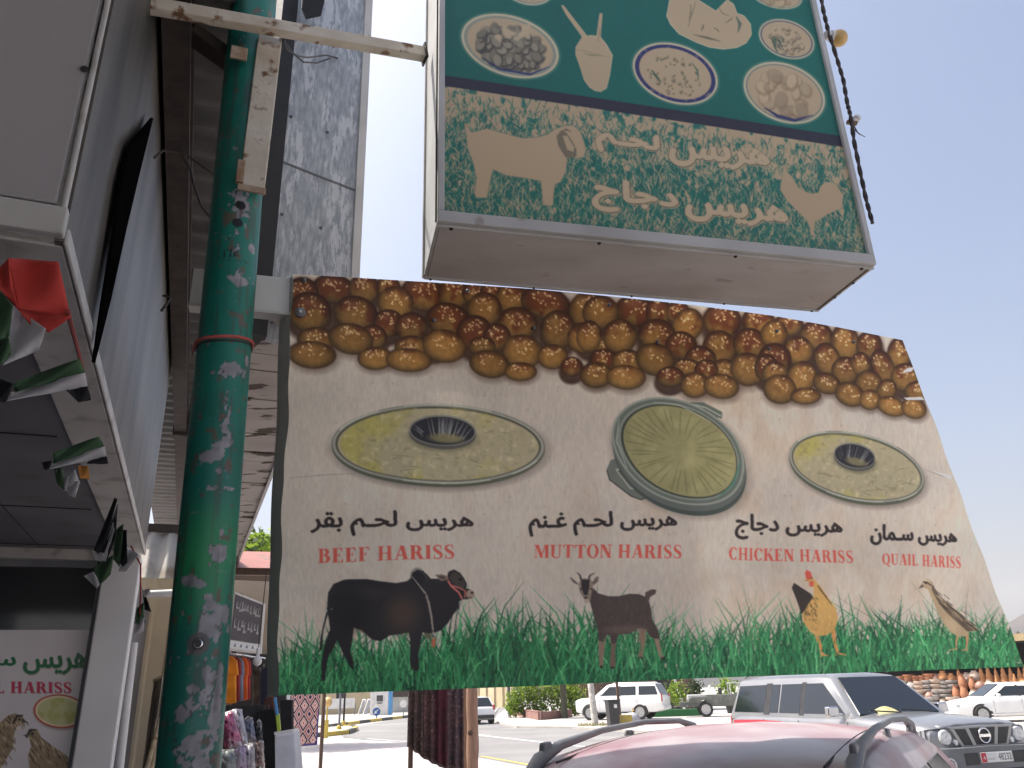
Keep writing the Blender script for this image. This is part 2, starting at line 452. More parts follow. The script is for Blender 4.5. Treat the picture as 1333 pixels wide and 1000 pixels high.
def on_plane(U, V, p, n):
    """points of a real plane (p, n)"""
    r = rays_np(U, V); p = np.array(p); n = np.array(n); o = np.array(CAMO)
    k = ((p-o)@n)/(r@n)
    return o+r*k[..., None]

# ------------------------------------------------------------ the food banner
BZ = 3.42
b_tl = atz(380, 357, BZ); b_tr = atz(1175, 443, BZ)
b_n = Vector((0, 0, 1)).cross(b_tr-b_tl).normalized()          # faces away from us
if b_n.y < 0: b_n = -b_n
def banner_art():
    cv = Canvas(335, 345, 1345, 915, 2.0)
    base = C(174, 166, 157)
    n1 = cv.noise(170, 3, 3); n2 = cv.noise(26, 5, 3); n3 = cv.noise(7, 8, 2, su=.25); n4 = cv.noise(60, 11, 3, su=.35)
    k = 1+.24*(n1-.5)+.05*(n2-.5)+.05*(n3-.5)
    cv.a[:] = base[None, None]*k[..., None]
    st = np.clip((n4-.52)*3.2, 0, 1)*np.clip((n1-.3)*2, 0, 1)      # brown rain streaks
    cv.a[:] = cv.a*(1-.5*st[..., None])+C(146, 124, 102)*.5*st[..., None]
    yy = np.linspace(0, 1, cv.H)[:, None]; xx = np.linspace(0, 1, cv.W)[None, :]
    dirt = np.clip(1-np.abs(xx-.62)/.35, 0, 1)*np.clip(1-np.abs(yy-.62)/.4, 0, 1)*np.clip((n2*.5+n1*.5-.4)*4, 0, 1)
    cv.a[:] = cv.a*(1-.5*dirt[..., None])+C(146, 122, 98)*.5*dirt[..., None]
    # dumplings with dark syrup and sesame
    D1 = [(225,110,75,52,10,1),(345,110,55,55,0,.6),(440,100,42,38,0,.8),(580,130,80,60,15,1),(700,130,58,58,0,.7),(780,125,45,40,0,.9),(850,118,44,40,0,.9),(925,145,55,58,20,.7),(1060,165,90,58,15,1),(1232,195,70,68,0,.35),(100,130,60,60,0,.8),
          (130,200,78,72,20,.6),(312,205,78,62,15,.6),(470,165,65,60,10,.35),(675,230,78,60,10,.8),(820,190,62,62,20,.45),(950,245,70,58,10,.7),(1110,270,62,70,0,.5),(1215,300,62,55,-10,.45),(440,245,55,50,0,1),(530,260,58,52,0,.7),(780,285,65,65,0,1),(620,330,50,40,0,.9),(1290,330,40,50,0,.8),(870,300,50,50,0,1),(380,300,50,45,0,.9),
          (155,310,66,46,0,.3),(293,305,82,54,12,.3),(530,340,57,42,0,.45),(660,335,78,58,12,.3),(970,355,72,60,10,.3),(1090,375,54,45,0,.4),(810,335,50,34,0,.5),(1290,390,50,42,0,.8),
          (140,368,85,48,3,.2),(390,382,62,40,0,.3),(520,390,82,42,5,.2),(840,405,72,50,10,.25),(962,435,58,34,0,.4),(1165,415,40,35,0,.8),(1260,450,55,42,0,.3)]
    D2 = [(185,125,65,52,10,1),(270,130,42,48,0,.8),(340,130,38,38,0,.8),(375,175,50,56,30,.4),(500,160,62,56,10,1),(630,160,52,48,0,.8),(740,175,48,38,0,.8),(840,215,55,48,20,.6),(945,240,46,62,-10,.35),(1030,250,42,48,10,.7),(1140,280,38,54,0,.5),(60,130,60,55,0,.4),
          (20,215,42,52,0,.5),(130,215,56,56,0,.4),(265,210,62,52,10,.7),(350,250,52,48,0,1),(490,260,56,60,0,.4),(600,245,56,54,10,.8),(688,208,44,47,20,.35),(775,268,50,47,0,.5),(420,300,52,44,0,.7),(880,300,42,57,-20,.5),(690,300,55,55,0,1),(945,340,46,46,0,.5),(1000,315,32,38,0,.6),(1080,330,37,62,-20,.5),(1160,365,48,47,0,.5),
          (155,310,50,42,0,.35),(255,300,64,54,12,.25),(370,330,45,28,0,.5),(505,345,47,42,0,.4),(593,335,60,54,12,.25),(790,362,48,52,25,.3),(880,385,48,33,20,.4),(1030,385,44,42,25,.25),(1095,410,32,36,20,.35),(1205,415,42,34,0,.4),(440,340,40,36,0,.9),(660,330,40,45,0,.9),(310,365,46,34,0,.9),
          (45,355,52,42,0,.3),(150,365,64,40,5,.2),(400,393,48,42,0,.3),(495,397,60,40,8,.2),(690,345,42,34,0,.5),(712,405,55,47,15,.2),(805,430,50,27,0,.4),(965,425,50,38,25,.2),(1035,445,34,34,20,.3),(1110,470,47,32,20,.2),(1190,478,42,34,15,.2)]
    DD = [(360+x/3.03, 340+y/3.03, a/3.03, b/3.03, r, k) for x, y, a, b, r, k in D1] + [(760+x/2.777, 360+y/2.777, a/2.777, b/2.777, r, k) for x, y, a, b, r, k in D2]
    DD = [(u, v, a*1.1, b*1.1, r, k) for u, v, a, b, r, k in DD]
    for (u, v, a, b, r, k) in DD:
        if k > .45: cv.ell(u, v+8, a*1.15, b*1.2, r, C(44, 26, 20), .9, .12)
    for (u, v, a, b, r, k) in DD: cv.ell(u+1, v+3, a*1.10, b*1.15, r, C(70, 52, 40), .55, .22)
    for (u, v, a, b, r, k) in DD: cv.ell(u, v, a*1.02, b*1.02, r, C(48, 26, 18), .95, .06)
    rs = np.random.RandomState(2)
    nb_ = cv.noise(9, 61, 3); ns_ = cv.noise(4, 62, 2)
    for (u, v, a, b, r, k) in DD:
        bx = cv.box(u-max(a, b), v-max(a, b), u+max(a, b), v+max(a, b))
        if bx is None: continue
        ra = R(r); x = bx[4]-u; y = bx[5]-v
        p = (x*math.cos(ra)+y*math.sin(ra))/a; q = (-x*math.sin(ra)+y*math.cos(ra))/b
        d = np.sqrt(p*p+q*q); m = np.clip((1-d)*min(a, b)*cv.S*.8+.5, 0, 1)
        ph = rs.rand()*6
        nl_ = nb_[bx[2]:bx[3], bx[0]:bx[1]]; nf_ = ns_[bx[2]:bx[3], bx[0]:bx[1]]
        syr = np.clip((-q*.9+.25*np.sin(p*5+ph)+.15*np.sin(p*9+2*ph)+(k-.55)*1.5+(nl_-.5)*1.3)*2.0, 0, 1)*min(1, k+.4)
        sh = np.clip(1.06-.62*d**3.0, .2, 1)[..., None]
        g = C(132, 95, 48)+np.clip(q, -1, 1)[..., None]*C(6, 14, 14)*.6
        g = g*((.9+.22*rs.rand())*(1-.2*k)*(1+.22*(nf_-.5)))[..., None]
        c = g*(1-syr[..., None])+C(88, 46, 24)*syr[..., None]
        hl = np.exp(-(((p+.25)/.35)**2+((q+.45)/.22)**2))[..., None]
        c = np.clip(c*sh+hl*.07, 0, 1)
        i0, i1, j0, j1 = bx[:4]; reg = cv.a[j0:j1, i0:i1]; mm = m[..., None]
        reg[:] = reg*(1-mm)+c*mm
        for _ in range(int((16 if k > .25 else 10)*(a*b/420)**.5)):
            aa = rs.rand()*6.28; rr = math.sqrt(rs.rand())*.62
            px, py = rr*math.cos(aa)*a, (rr*math.sin(aa)*.75-.32)*b
            sx = u+px*math.cos(ra)-py*math.sin(ra); sy = v+px*math.sin(ra)+py*math.cos(ra)
            cv.ell(sx, sy, 1.7, .85, rs.rand()*180, C(214, 184, 140)*(.75+.35*rs.rand()), .85)
    # trays
    def tray(u, v, a, b, r, bu, bv, ba, bb, br, seed):
        cv.ell(u+2, v+6, a*1.02, b*1.05, r, C(95, 85, 78), .6, .07)
        cv.ell(u, v+3, a, b*1.02, r, C(74, 78, 66)); cv.ell(u, v, a, b, r, C(92, 94, 88)); cv.ell(u, v, a*.99, b*.98, r, C(140, 140, 130)); cv.ell(u, v, a*.97, b*.945, r, C(96, 98, 90)); cv.ell(u, v, a*.96, b*.92, r, C(62, 62, 52)); cv.ell(u, v+.6, a*.945, b*.895, r, C(146, 139, 114))
        bx = cv.box(u-a, v-a, u+a, v+a); ra = R(r); x = bx[4]-u; y = bx[5]-v
        p = (x*math.cos(ra)+y*math.sin(ra))/a; q = (-x*math.sin(ra)+y*math.cos(ra))/b; d = np.sqrt(p*p+q*q)
        i0, i1, j0, j1 = bx[:4]; nn = cv.noise(30, seed, 4)[j0:j1, i0:i1]; nf = cv.noise(6, seed+1, 3)[j0:j1, i0:i1]
        ye = np.clip((d-.62)*1.8+(nn-.58)*3.4-p*.95, 0, 1)*(d < .92)
        cv.blend(bx, ye*.62, C(150, 144, 66))
        cv.blend(bx, np.clip((nf-.6)*5, 0, 1)*(d < .92)*.35, C(112, 105, 78))
        cv.blend(bx, np.clip((.38-nf)*5, 0, 1)*(d < .92)*.4, C(186, 178, 148))
        rq = np.random.RandomState(seed)
        for _ in range(46):
            aa = rq.rand()*6.28; rr = math.sqrt(rq.rand())*.84; cu, cvv = u+math.cos(aa)*rr*a*math.cos(ra)-math.sin(aa)*rr*b*math.sin(ra), v+math.cos(aa)*rr*a*math.sin(ra)+math.sin(aa)*rr*b*math.cos(ra)
            an = rq.rand()*3.1; L = 3+8*rq.rand()
            cv.line([(cu-math.cos(an)*L, cvv-math.sin(an)*L*.4), (cu, cvv+rq.randn()), (cu+math.cos(an)*L, cvv+math.sin(an)*L*.4)], [.3, 1.1, .3], C(92, 84, 58), .55)
        for k, (e0, e1, cc) in enumerate([(200, 235, C(190, 190, 176)), (250, 300, C(178, 180, 168)), (60, 110, C(186, 188, 176)), (20, 45, C(170, 172, 160))]):
            P = [(u+a*f*math.cos(R(e))*math.cos(ra)-b*f*math.sin(R(e))*math.sin(ra), v+a*f*math.cos(R(e))*math.sin(ra)+b*f*math.sin(R(e))*math.cos(ra)) for f, ee in ((.995, np.linspace(e0, e1, 14)), (.975, np.linspace(e1, e0, 14))) for e in ee]
            cv.poly(P, cc, .7)
        # steel bowl
        cv.ell(bu, bv+bb*.45, ba*1.05, bb*.95, br, C(96, 92, 72), .6, .12)
        cv.ell(bu, bv+bb*.22, ba, bb, br, C(72, 72, 68)); cv.ell(bu, bv, ba, bb, br, C(110, 110, 106)); cv.ell(bu, bv+bb*.03, ba*.95, bb*.9, br, C(34, 34, 40))
        for _ in range(22):
            f = rq.rand()*2-1; y0 = -.8*math.sqrt(max(0, 1-f*f)); cc = C(140, 142, 146)*(.35+.7*rq.rand())
            rb = R(br); q0 = (f*ba*.9, y0*bb); q1 = (f*ba*.62, bb*(.15+.4*rq.rand()))
            cv.line([(bu+q0[0]*math.cos(rb)-q0[1]*math.sin(rb), bv+q0[0]*math.sin(rb)+q0[1]*math.cos(rb)), (bu+q1[0]*math.cos(rb)-q1[1]*math.sin(rb), bv+q1[0]*math.sin(rb)+q1[1]*math.cos(rb))], [.6, 1.8*ba/44+.4], cc, .65)
        cv.ell(bu+ba*.1, bv+bb*.5, ba*.5, bb*.3, br, C(118, 112, 80), .8, .3)
    tray(571, 579, 139, 52, 1, 576, 561, 44, 20, 2, 21)
    # the deep pan of the second dish, seen tilted
    for du, dv, kk in ((3, 8, .6),): cv.ell(884+du, 592+dv, 95, 68, 26, C(92, 82, 74), kk, .1)
    pan = crop(760, 360, 1/2.777, [(80, 700), (95, 665), (140, 650), (255, 760), (250, 790), (205, 808), (170, 795), (90, 735)])
    cv.poly(pan, C(92, 96, 90)); cv.poly(crop(760, 360, 1/2.777, [(112, 700), (135, 690), (200, 755), (195, 775), (165, 768)]), C(140, 142, 134)); cv.poly(crop(760, 360, 1/2.777, [(120, 704), (136, 698), (190, 755), (186, 768), (168, 762)]), C(70, 74, 68)); cv.line(crop(760, 360, 1/2.777, [(82, 702), (92, 735), (170, 795), (205, 808), (250, 790)]), 1.6, C(52, 54, 52))
    cv.poly(crop(760, 360, 1/2.777, [(380, 455), (430, 455), (500, 490), (498, 515), (440, 500)]), C(84, 92, 84)); cv.line(crop(760, 360, 1/2.777, [(390, 462), (440, 475), (495, 505)]), 1.5, C(150, 155, 145))
    cv.ell(885, 600, 93, 66, 27, C(60, 68, 64)); cv.ell(884, 594, 93, 66, 27, C(82, 88, 84)); cv.ell(883, 588, 92, 64, 27, C(124, 128, 120)); cv.ell(883, 588, 89, 61.5, 27, C(84, 92, 86)); cv.ell(883.5, 588, 84, 58, 27, C(112, 118, 110)); cv.ell(884, 588, 81, 55.5, 27, C(50, 56, 48)); cv.ell(885, 588, 78.5, 53.5, 27, C(126, 122, 86))
    bx = cv.box(800, 510, 970, 665); nn = cv.noise(16, 31, 4)[bx[2]:bx[3], bx[0]:bx[1]]
    x = bx[4]-885; y = bx[5]-588; ra = R(27); dd = np.sqrt(((x*math.cos(ra)+y*math.sin(ra))/77)**2+((-x*math.sin(ra)+y*math.cos(ra))/52)**2)
    cv.blend(bx, np.clip((nn-.45)*3, 0, 1)*(dd < 1)*.5, C(150, 148, 108)); cv.blend(bx, np.clip((.42-nn)*4, 0, 1)*(dd < 1)*.4, C(98, 98, 66))
    rq = np.random.RandomState(5)
    for i in range(34):
        a = R(i*360/34+rq.rand()*6); r0 = .25+.25*rq.rand(); P = []
        for f in (r0, (r0+1)/2, .97):
            p, q = 77*f*math.cos(a+.12*f), 52*f*math.sin(a+.12*f); P.append((885+p*math.cos(ra)-q*math.sin(ra)+rq.randn()*.8, 588+p*math.sin(ra)+q*math.cos(ra)+rq.randn()*.8))
        cv.line(P, [.5, 1.5, 1.0], C(82, 82, 52), .6)
    cv.line([(806, 545), (802, 575), (815, 610)], [1, 3, 1], C(150, 158, 150), .6); cv.line([(935, 648), (955, 630), (965, 600)], [2, 5, 2], C(62, 104, 92), .7); cv.line([(850, 524), (885, 528), (925, 550)], [1, 2, 1], C(160, 166, 156), .6)
    tray(1115, 608, 88, 43, 14, 1113, 593, 27, 16, 14, 41)
    # grass
    rs = np.random.RandomState(9)
    def gtop(u): return np.interp(u, [360, 380, 430, 480, 540, 590, 620, 660, 700, 740, 780, 830, 870, 905, 925, 960, 990, 1020, 1080, 1140, 1200, 1260, 1333], [880, 858, 848, 842, 836, 815, 798, 800, 808, 816, 812, 826, 842, 858, 850, 836, 826, 818, 820, 826, 828, 832, 838])
    def gbot(u): return np.interp(u, [360, 700, 900, 1333], [906, 894, 884, 868])
    us = np.arange(362, 1334, 3.0)
    cv.poly([(u, gtop(u)+26+4*rs.randn()) for u in us]+[(1345, 915), (350, 915)], C(34, 88, 58))
    def blades(n, lo, hi, cols, w0, al, tall=1.0):
        for _ in range(n):
            u = 356+rs.rand()*984; T = gtop(u); B = gbot(u)
            f = rs.rand(); y = T+(B+4-T)*(.25+.85*f); h = (lo+(hi-lo)*rs.rand())*tall; lean = rs.randn()*h*.42
            c = cols[rs.randint(len(cols))]*(.8+.4*rs.rand()); w = w0*(.6+.8*rs.rand())
            cv.line([(u, y), (u+lean*.35, y-h*.55), (u+lean, y-h)], [w, w*.8, .2], c, al)
    def animals():
        k = .28; f = lambda P: crop(350, 640, k, P)
        cv.line(f([(272, 560), (252, 640), (243, 690), (242, 735)]), [2.5, 2, 2.4, 3.4], C(30, 28, 30))
        cv.poly(f([(275,470),(300,430),(350,410),(450,408),(520,420),(590,428),(640,418),(660,402),(663,380),(690,366),(715,370),(738,390),(752,406),(790,405),(825,405),(835,372),(860,362),(890,378),(910,405),(922,430),(918,450),(940,455),(958,475),(950,495),(925,500),(900,500),(888,512),(885,540),(860,570),(835,610),(800,645),(760,660),(715,655),(705,700),(695,760),(697,835),(665,832),(655,790),(658,700),(650,655),(600,665),(560,670),(520,697),(480,690),(430,650),(395,632),(388,690),(377,740),(392,790),(395,832),(383,825),(355,780),(330,720),(318,690),(305,720),(280,760),(268,810),(262,880),(245,880),(243,800),(255,730),(265,690),(285,640),(280,600),(270,545)]), C(33, 31, 34))
        bx = cv.box(420, 738, 620, 830); nn = cv.noise(22, 51, 3)[bx[2]:bx[3], bx[0]:bx[1]]
        cv.ell(523, 800, 20, 22, 10, C(66, 52, 44), .8, .6); cv.ell(470, 772, 28, 8, 5, C(50, 48, 50), .5, .5); cv.ell(455, 792, 22, 26, 0, C(24, 23, 26), .7, .5)
        cv.poly(f([(400, 638), (430, 652), (480, 692), (500, 698), (470, 680), (430, 642)]), C(110, 92, 74), .8); cv.poly(f([(720, 655), (760, 662), (752, 690), (725, 680)]), C(92, 80, 66), .8)
        cv.ell(543, 752, 8, 10, 0, C(22, 21, 24), .9, .4); cv.line(f([(700, 372), (722, 385), (740, 420)]), [1, 2, 1], C(64, 62, 66), .6)
        cv.poly(f([(838, 400), (860, 372), (890, 385), (915, 430), (905, 455), (870, 440)]), C(66, 60, 56), .8)
        cv.poly(f([(770, 388), (800, 384), (832, 392), (836, 408), (800, 416)]), C(112, 98, 88)); cv.poly(f([(785, 393), (815, 392), (826, 404), (802, 408)]), C(70, 58, 52))
        cv.ell(350+938*k, 640+477*k, 5.5, 6, 0, C(140, 122, 108)); cv.ell(350+946*k, 640+470*k, 1.8, 1.6, 0, C(40, 34, 32)); cv.line(f([(925, 490), (945, 492)]), 1, C(60, 50, 46))
        cv.ell(350+890*k, 640+408*k, 2, 1.6, 20, C(14, 12, 12))
        cv.line(f([(832, 412), (850, 440), (885, 468), (900, 498)]), 2.4, C(172, 96, 88)); cv.line(f([(850, 436), (890, 448), (915, 462), (912, 492)]), 2.0, C(165, 92, 84))
        P = f([(664, 398), (700, 440), (730, 476), (745, 520), (757, 580), (765, 660), (768, 690)]); cv.line(P, [1, 1.6, 2.6, 2.8, 2.6, 2.4, 2], C(128, 122, 116))
        for i in range(9): cv.ell(350+(728+i*4.6)*k, 640+(480+i*24)*k, 1.0, 1.6, 60, C(44, 40, 42))
        cv.ell(350+766*k, 640+702*k, 2.8, 6.5, 8, C(160, 92, 70)); cv.line(f([(295, 545), (290, 548)]), 1.2, C(140, 140, 140))
        # goat
        k = .26; f = lambda P: crop(640, 640, k, P)
        leg = C(118, 100, 86)
        cv.poly(f([(530, 690), (575, 700), (565, 770), (557, 880), (540, 884), (534, 800)]), leg); cv.poly(f([(590, 720), (632, 710), (618, 800), (622, 878), (604, 888), (590, 880), (596, 800)]), C(96, 82, 72)); cv.poly(f([(735, 680), (775, 690), (770, 760), (757, 835), (735, 833), (745, 780)]), leg); cv.poly(f([(800, 680), (835, 720), (848, 780), (864, 835), (846, 840), (830, 790)]), C(132, 114, 98))
        cv.poly(f([(765, 528), (768, 505), (800, 490), (822, 492), (818, 512), (792, 528), (785, 548)]), C(72, 60, 54))
        cv.poly(f([(495,470),(505,482),(530,510),(580,525),(630,525),(690,512),(740,515),(768,528),(785,550),(798,600),(802,640),(832,690),(842,735),(822,737),(795,728),(772,686),(735,685),(690,712),(635,716),(622,760),(600,762),(590,720),(572,716),(560,750),(535,750),(525,690),(510,640),(500,600),(488,550)]), C(64, 54, 52))
        rq = np.random.RandomState(4)
        for _ in range(150):
            x, y = 520+rq.rand()*270, 525+rq.rand()*175
            cv.line(f([(x, y), (x+8*rq.randn(), y+22)]), [.5, .3], (C(96, 84, 78) if rq.rand() < .5 else C(40, 34, 36)), .55)
        cv.ell(640+660*k, 640+690*k, 26, 5, -4, C(98, 84, 74), .5, .5)
        cv.poly(f([(437, 462), (400, 428), (393, 428), (410, 455), (435, 468)]), C(96, 84, 78)); cv.poly(f([(500, 456), (520, 430), (535, 424), (532, 450), (510, 470)]), C(98, 84, 78))
        cv.line(f([(450, 445), (443, 418), (427, 404)]), [2.6, 2, .8], C(48, 44, 44)); cv.line(f([(483, 445), (492, 420), (515, 408)]), [2.6, 2, .8], C(48, 44, 44))
        cv.poly(f([(438, 455), (455, 434), (495, 438), (508, 470), (498, 510), (490, 550), (470, 562), (456, 530), (440, 500)]), C(120, 106, 96)); cv.poly(f([(450, 440), (490, 440), (488, 480), (478, 520), (462, 520), (450, 480)]), C(44, 38, 40)); cv.ell(640+473*k, 640+548*k, 3.4, 2.6, 0, C(150, 136, 124)); cv.ell(640+470*k, 640+532*k, 2, 1.2, 0, C(30, 26, 26)); cv.ell(640+446*k, 640+488*k, 1.2, 1, 0, C(20, 18, 18)); cv.ell(640+497*k, 640+488*k, 1.2, 1, 0, C(20, 18, 18))
        for x, y in ((548, 878), (605, 882), (745, 832), (856, 836)): cv.ell(640+x*k, 640+y*k, 2.6, 1.8, 0, C(50, 42, 38))
        # hen
        k = .325; f = lambda P: crop(900, 640, k, P); org = C(176, 124, 72)
        cv.line(f([(500, 570), (515, 620), (522, 655)]), [6, 4, 3.4], org); cv.line(f([(568, 550), (575, 610), (588, 650)]), [6, 4, 3.4], org)
        for a, b in (((522, 652), (552, 660)), ((522, 652), (515, 664)), ((588, 648), (622, 655)), ((588, 648), (575, 658))): cv.line(f([a, b]), [2.6, 1], org)
        cv.poly(f([(402, 385), (412, 366), (440, 385), (475, 408), (495, 430), (478, 475), (445, 490), (430, 455)]), C(46, 40, 38))
        cv.poly(f([(463,352),(478,340),(495,355),(520,385),(555,432),(583,468),(592,510),(578,550),(545,575),(505,580),(472,558),(450,520),(446,490),(470,450),(490,420),(488,385),(474,378)]), C(172, 138, 82))
        rq = np.random.RandomState(6)
        for _ in range(60):
            x, y = 450+rq.rand()*55, 420+rq.rand()*90; cv.line(f([(x, y), (x+6, y+10)]), [1.4, .4], C(60, 46, 34), .6)
        for _ in range(26):
            t = rq.rand(); x, y = 505+55*t, 375+70*t; cv.line(f([(x, y), (x+7, y+16)]), [1.2, .4], C(66, 50, 34), .7)
        for _ in range(70):
            x, y = 470+rq.rand()*110, 440+rq.rand()*125; cv.line(f([(x, y), (x+2, y+14)]), [1.6, .4], (C(196, 164, 104) if rq.rand() < .5 else C(146, 112, 62)), .5)
        cv.poly(f([(455, 326), (462, 314), (478, 322), (484, 345), (470, 356), (458, 348)]), C(176, 74, 62)); cv.ell(900+480*k, 640+370*k, 3.2, 4, 10, C(178, 82, 68)); cv.ell(900+481*k, 640+347*k, 1.0, .9, 0, C(30, 20, 18)); cv.poly(f([(462, 350), (450, 358), (466, 360)]), C(150, 110, 66))
        # quail
        cv.line(f([(1068, 570), (1062, 600), (1064, 632)]), [4, 2.6, 2.2], C(158, 122, 92)); cv.line(f([(1104, 572), (1106, 605), (1104, 634)]), [4, 2.6, 2.2], C(158, 122, 92))
        for a, b in (((1064, 630), (1030, 636)), ((1064, 630), (1060, 640)), ((1104, 632), (1082, 638)), ((1104, 632), (1112, 640))): cv.line(f([a, b]), [2, .9], C(158, 122, 92))
        cv.poly(f([(917,368),(935,350),(955,358),(972,388),(995,420),(1035,452),(1085,492),(1125,532),(1152,556),(1115,562),(1104,580),(1065,580),(1035,562),(1003,520),(983,480),(962,430),(943,392),(925,386)]), C(150, 132, 106))
        cv.poly(f([(955, 360), (972, 388), (995, 420), (1035, 452), (1085, 492), (1125, 532), (1152, 556), (1105, 560), (1060, 520), (1010, 470), (980, 430), (960, 395)]), C(84, 72, 60))
        for _ in range(60):
            t = rq.rand(); x = 970+160*t; y = 405+140*t+rq.randn()*14; cv.line(f([(x, y), (x+26, y+20)]), [.5, .9], (C(176, 158, 128) if rq.rand() < .5 else C(44, 36, 32)), .75)
        cv.ell(900+1040*k, 640+535*k, 10, 8, 40, C(168, 152, 124), .6, .5)
        cv.poly(f([(917, 372), (903, 391), (926, 382)]), C(70, 60, 54)); cv.line(f([(920, 362), (938, 366), (955, 376)]), 1.6, C(56, 46, 42)); cv.line(f([(925, 356), (945, 358), (962, 375)]), 1.0, C(190, 176, 152)); cv.ell(900+933*k, 640+368*k, 1.3, 1.1, 0, C(20, 16, 16))
    G0 = [C(26, 74, 46), C(36, 96, 60), C(20, 56, 40), C(50, 116, 74), C(38, 102, 62)]
    G0 = [c*1.08 for c in G0]
    G1 = [.98*c for c in (C(58, 132, 84), C(76, 150, 98), C(40, 110, 70), C(30, 92, 60), C(92, 160, 110))]
    blades(1700, 18, 56, G0, 2.5, .92); blades(520, 34, 80, G0+G1[:3], 1.9, .85)
    blades(110, 50, 95, [C(70, 92, 70), C(58, 100, 66), C(84, 84, 66)], 1.0, .6)
    blades(700, 14, 44, G1, 1.8, .8)
    animals()
    blades(260, 6, 16, G0+G1, 1.7, .85, .9)
    cv.a[:] = np.clip(cv.a, 0, 1)
    # lettering
    ink = C(38, 30, 30); red = C(176, 72, 62)
    for w, q in (('hrys lH-m bqr', [(405, 664), (616, 668), (616, 694), (405, 698)]), ('hrys lH-m G-nm', [(690, 664), (879, 668), (879, 694), (690, 698)]),
                 ('hrys djaj', [(958, 668), (1097, 676), (1097, 702), (958, 701)]), ('hrys s-man', [(1134, 682), (1245, 690), (1245, 711), (1134, 709)])):
        put_bold(cv, text_tris(arabic(w)), q, ink, 1.05)
    for w, q in (('BEEF HARISS', [(414, 714), (593, 709), (593, 727), (414, 733)]), ('MUTTON HARISS', [(696, 709), (888, 710), (888, 727), (696, 726)]),
                 ('CHICKEN HARISS', [(950, 712), (1112, 717), (1112, 733), (950, 728)]), ('QUAIL HARISS', [(1147, 721), (1251, 725), (1251, 740), (1147, 735)])):
        put_roman(cv, w, q, red, .92)
    # creases and wear of the old vinyl
    for P in ([(376, 622), (420, 618), (470, 616)], [(905, 832), (960, 820), (1010, 812)], [(1203, 612), (1225, 620), (1240, 623)], [(1175, 517), (1190, 520), (1204, 517)]):
        cv.line(P, [.5, 1.0, .5], C(110, 98, 88), .6)
    for P in ([(1180, 480), (1190, 478), (1186, 484), (1174, 486)], [(1176, 518), (1200, 517), (1204, 521), (1180, 521)], [(1214, 614), (1238, 621), (1237, 624)]): cv.poly(P, C(215, 210, 205), .9)
    for _ in range(240):
        u, v = 375+rs.rand()*900, 470+rs.rand()*240; cv.ell(u, v, .5+rs.rand()*.9, .5+rs.rand()*.7, 0, C(104, 92, 82), .35)
    cv.a *= (1+.05*(n3-.5))[..., None]
    cv.blur()
    return cv
bcv = banner_art()
BT_U = np.array([380, 470, 575, 690, 796, 900, 1005, 1090, 1175.]); BT_V = np.array([357, 362, 368.5, 376, 386, 397, 411, 426, 443.])
banner = thing('banner', 'wide dirty white vinyl banner with dumplings, trays and four animals, hanging below the sign box', 'banner', tuple((b_tl+b_tr)/2 - Vector((0, 0, 1.75))), math.atan2(b_tr.y-b_tl.y, b_tr.x-b_tl.x))
def b_uv(s, t):
    tu = 380+795*s; tv = np.interp(tu, BT_U, BT_V)
    bu = 360+973*s; bv = np.interp(bu, [360, 700, 900, 1333], [905.5, 893, 883.5, 868])
    w = .9*np.sin(t*19+1.3)+1.3*np.sin(t*7.3)+.8*np.sin(t*41)       # the left hem waves
    U = tu+(bu-tu)*t+w*(1-s)**12*1.2; V = tv+(bv-tv)*t
    return U, V
def b_wave(U, V, s, t):
    P = on_plane(U, V, b_tl, b_n)
    d = .010*np.sin(s*17+3*t)*np.sin(t*3.0)+.006*np.sin(s*43+t*6)*(t**1.2)+.010*np.exp(-s*30)*np.sin(t*22)+.004*np.sin(t*31+s*9)
    d = d*np.clip(t*6, 0, 1)
    return P+np.array(b_n)*d[..., None]
M['banner_print'] = vcmat('banner_print', .62, transl=.10, bump=.12, bscale=420)
sheet('printed_sheet', bcv, b_uv, b_wave, 940, 540, M['banner_print'], banner, gain=(2.2, 2.14, 1.95))
M['vinyl_back'] = pm('vinyl_back', (.50, .47, .43), (.40, .37, .34), 4, .65, bump=.1)
# the sheet's left end folded back round its pole
mb = MB()
def fold(s, t):
    u = 380-4*t*4+ .9*math.sin(t*19+1.3)+1.3*math.sin(t*7.3)
    v = 357+548*t
    p = atp(u, v, b_tl, b_n); ax = (b_tr-b_tl).normalized()
    return p+b_n*(.02+.16*s)+ax*(-.035*math.sin(s*2.4)-.02*s)+Vector((0, 0, -.0))
mb.grid(fold, 10, 60); mb.build('folded_hem', M['vinyl_back'], banner, smooth=60)
for u, v in ((391, 408), (396, 366), (565, 418), (608, 380), (694, 428), (792, 398), (855, 446), (1010, 432), (1000, 455), (1110, 446)):
    mb = MB(); p = atp(u, v, b_tl, b_n)-b_n*.012; k = 1.0 if (u, v) == (391, 408) else .4
    rot = b_n.to_track_quat('Z', 'Y').to_matrix()
    mb.lathe([(.0, -.008), (.008*k, -.008), (.022*k, -.002), (.024*k, .008)], p, 14, rot=rot, mi=0)
    if k == 1.0: mb.lathe([(0, -.012), (.006, -.012), (.008, -.006)], p, 10, rot=rot, mi=1)
    mb.build('grommet', [M['grey_plastic'], M['white_plain']], banner)
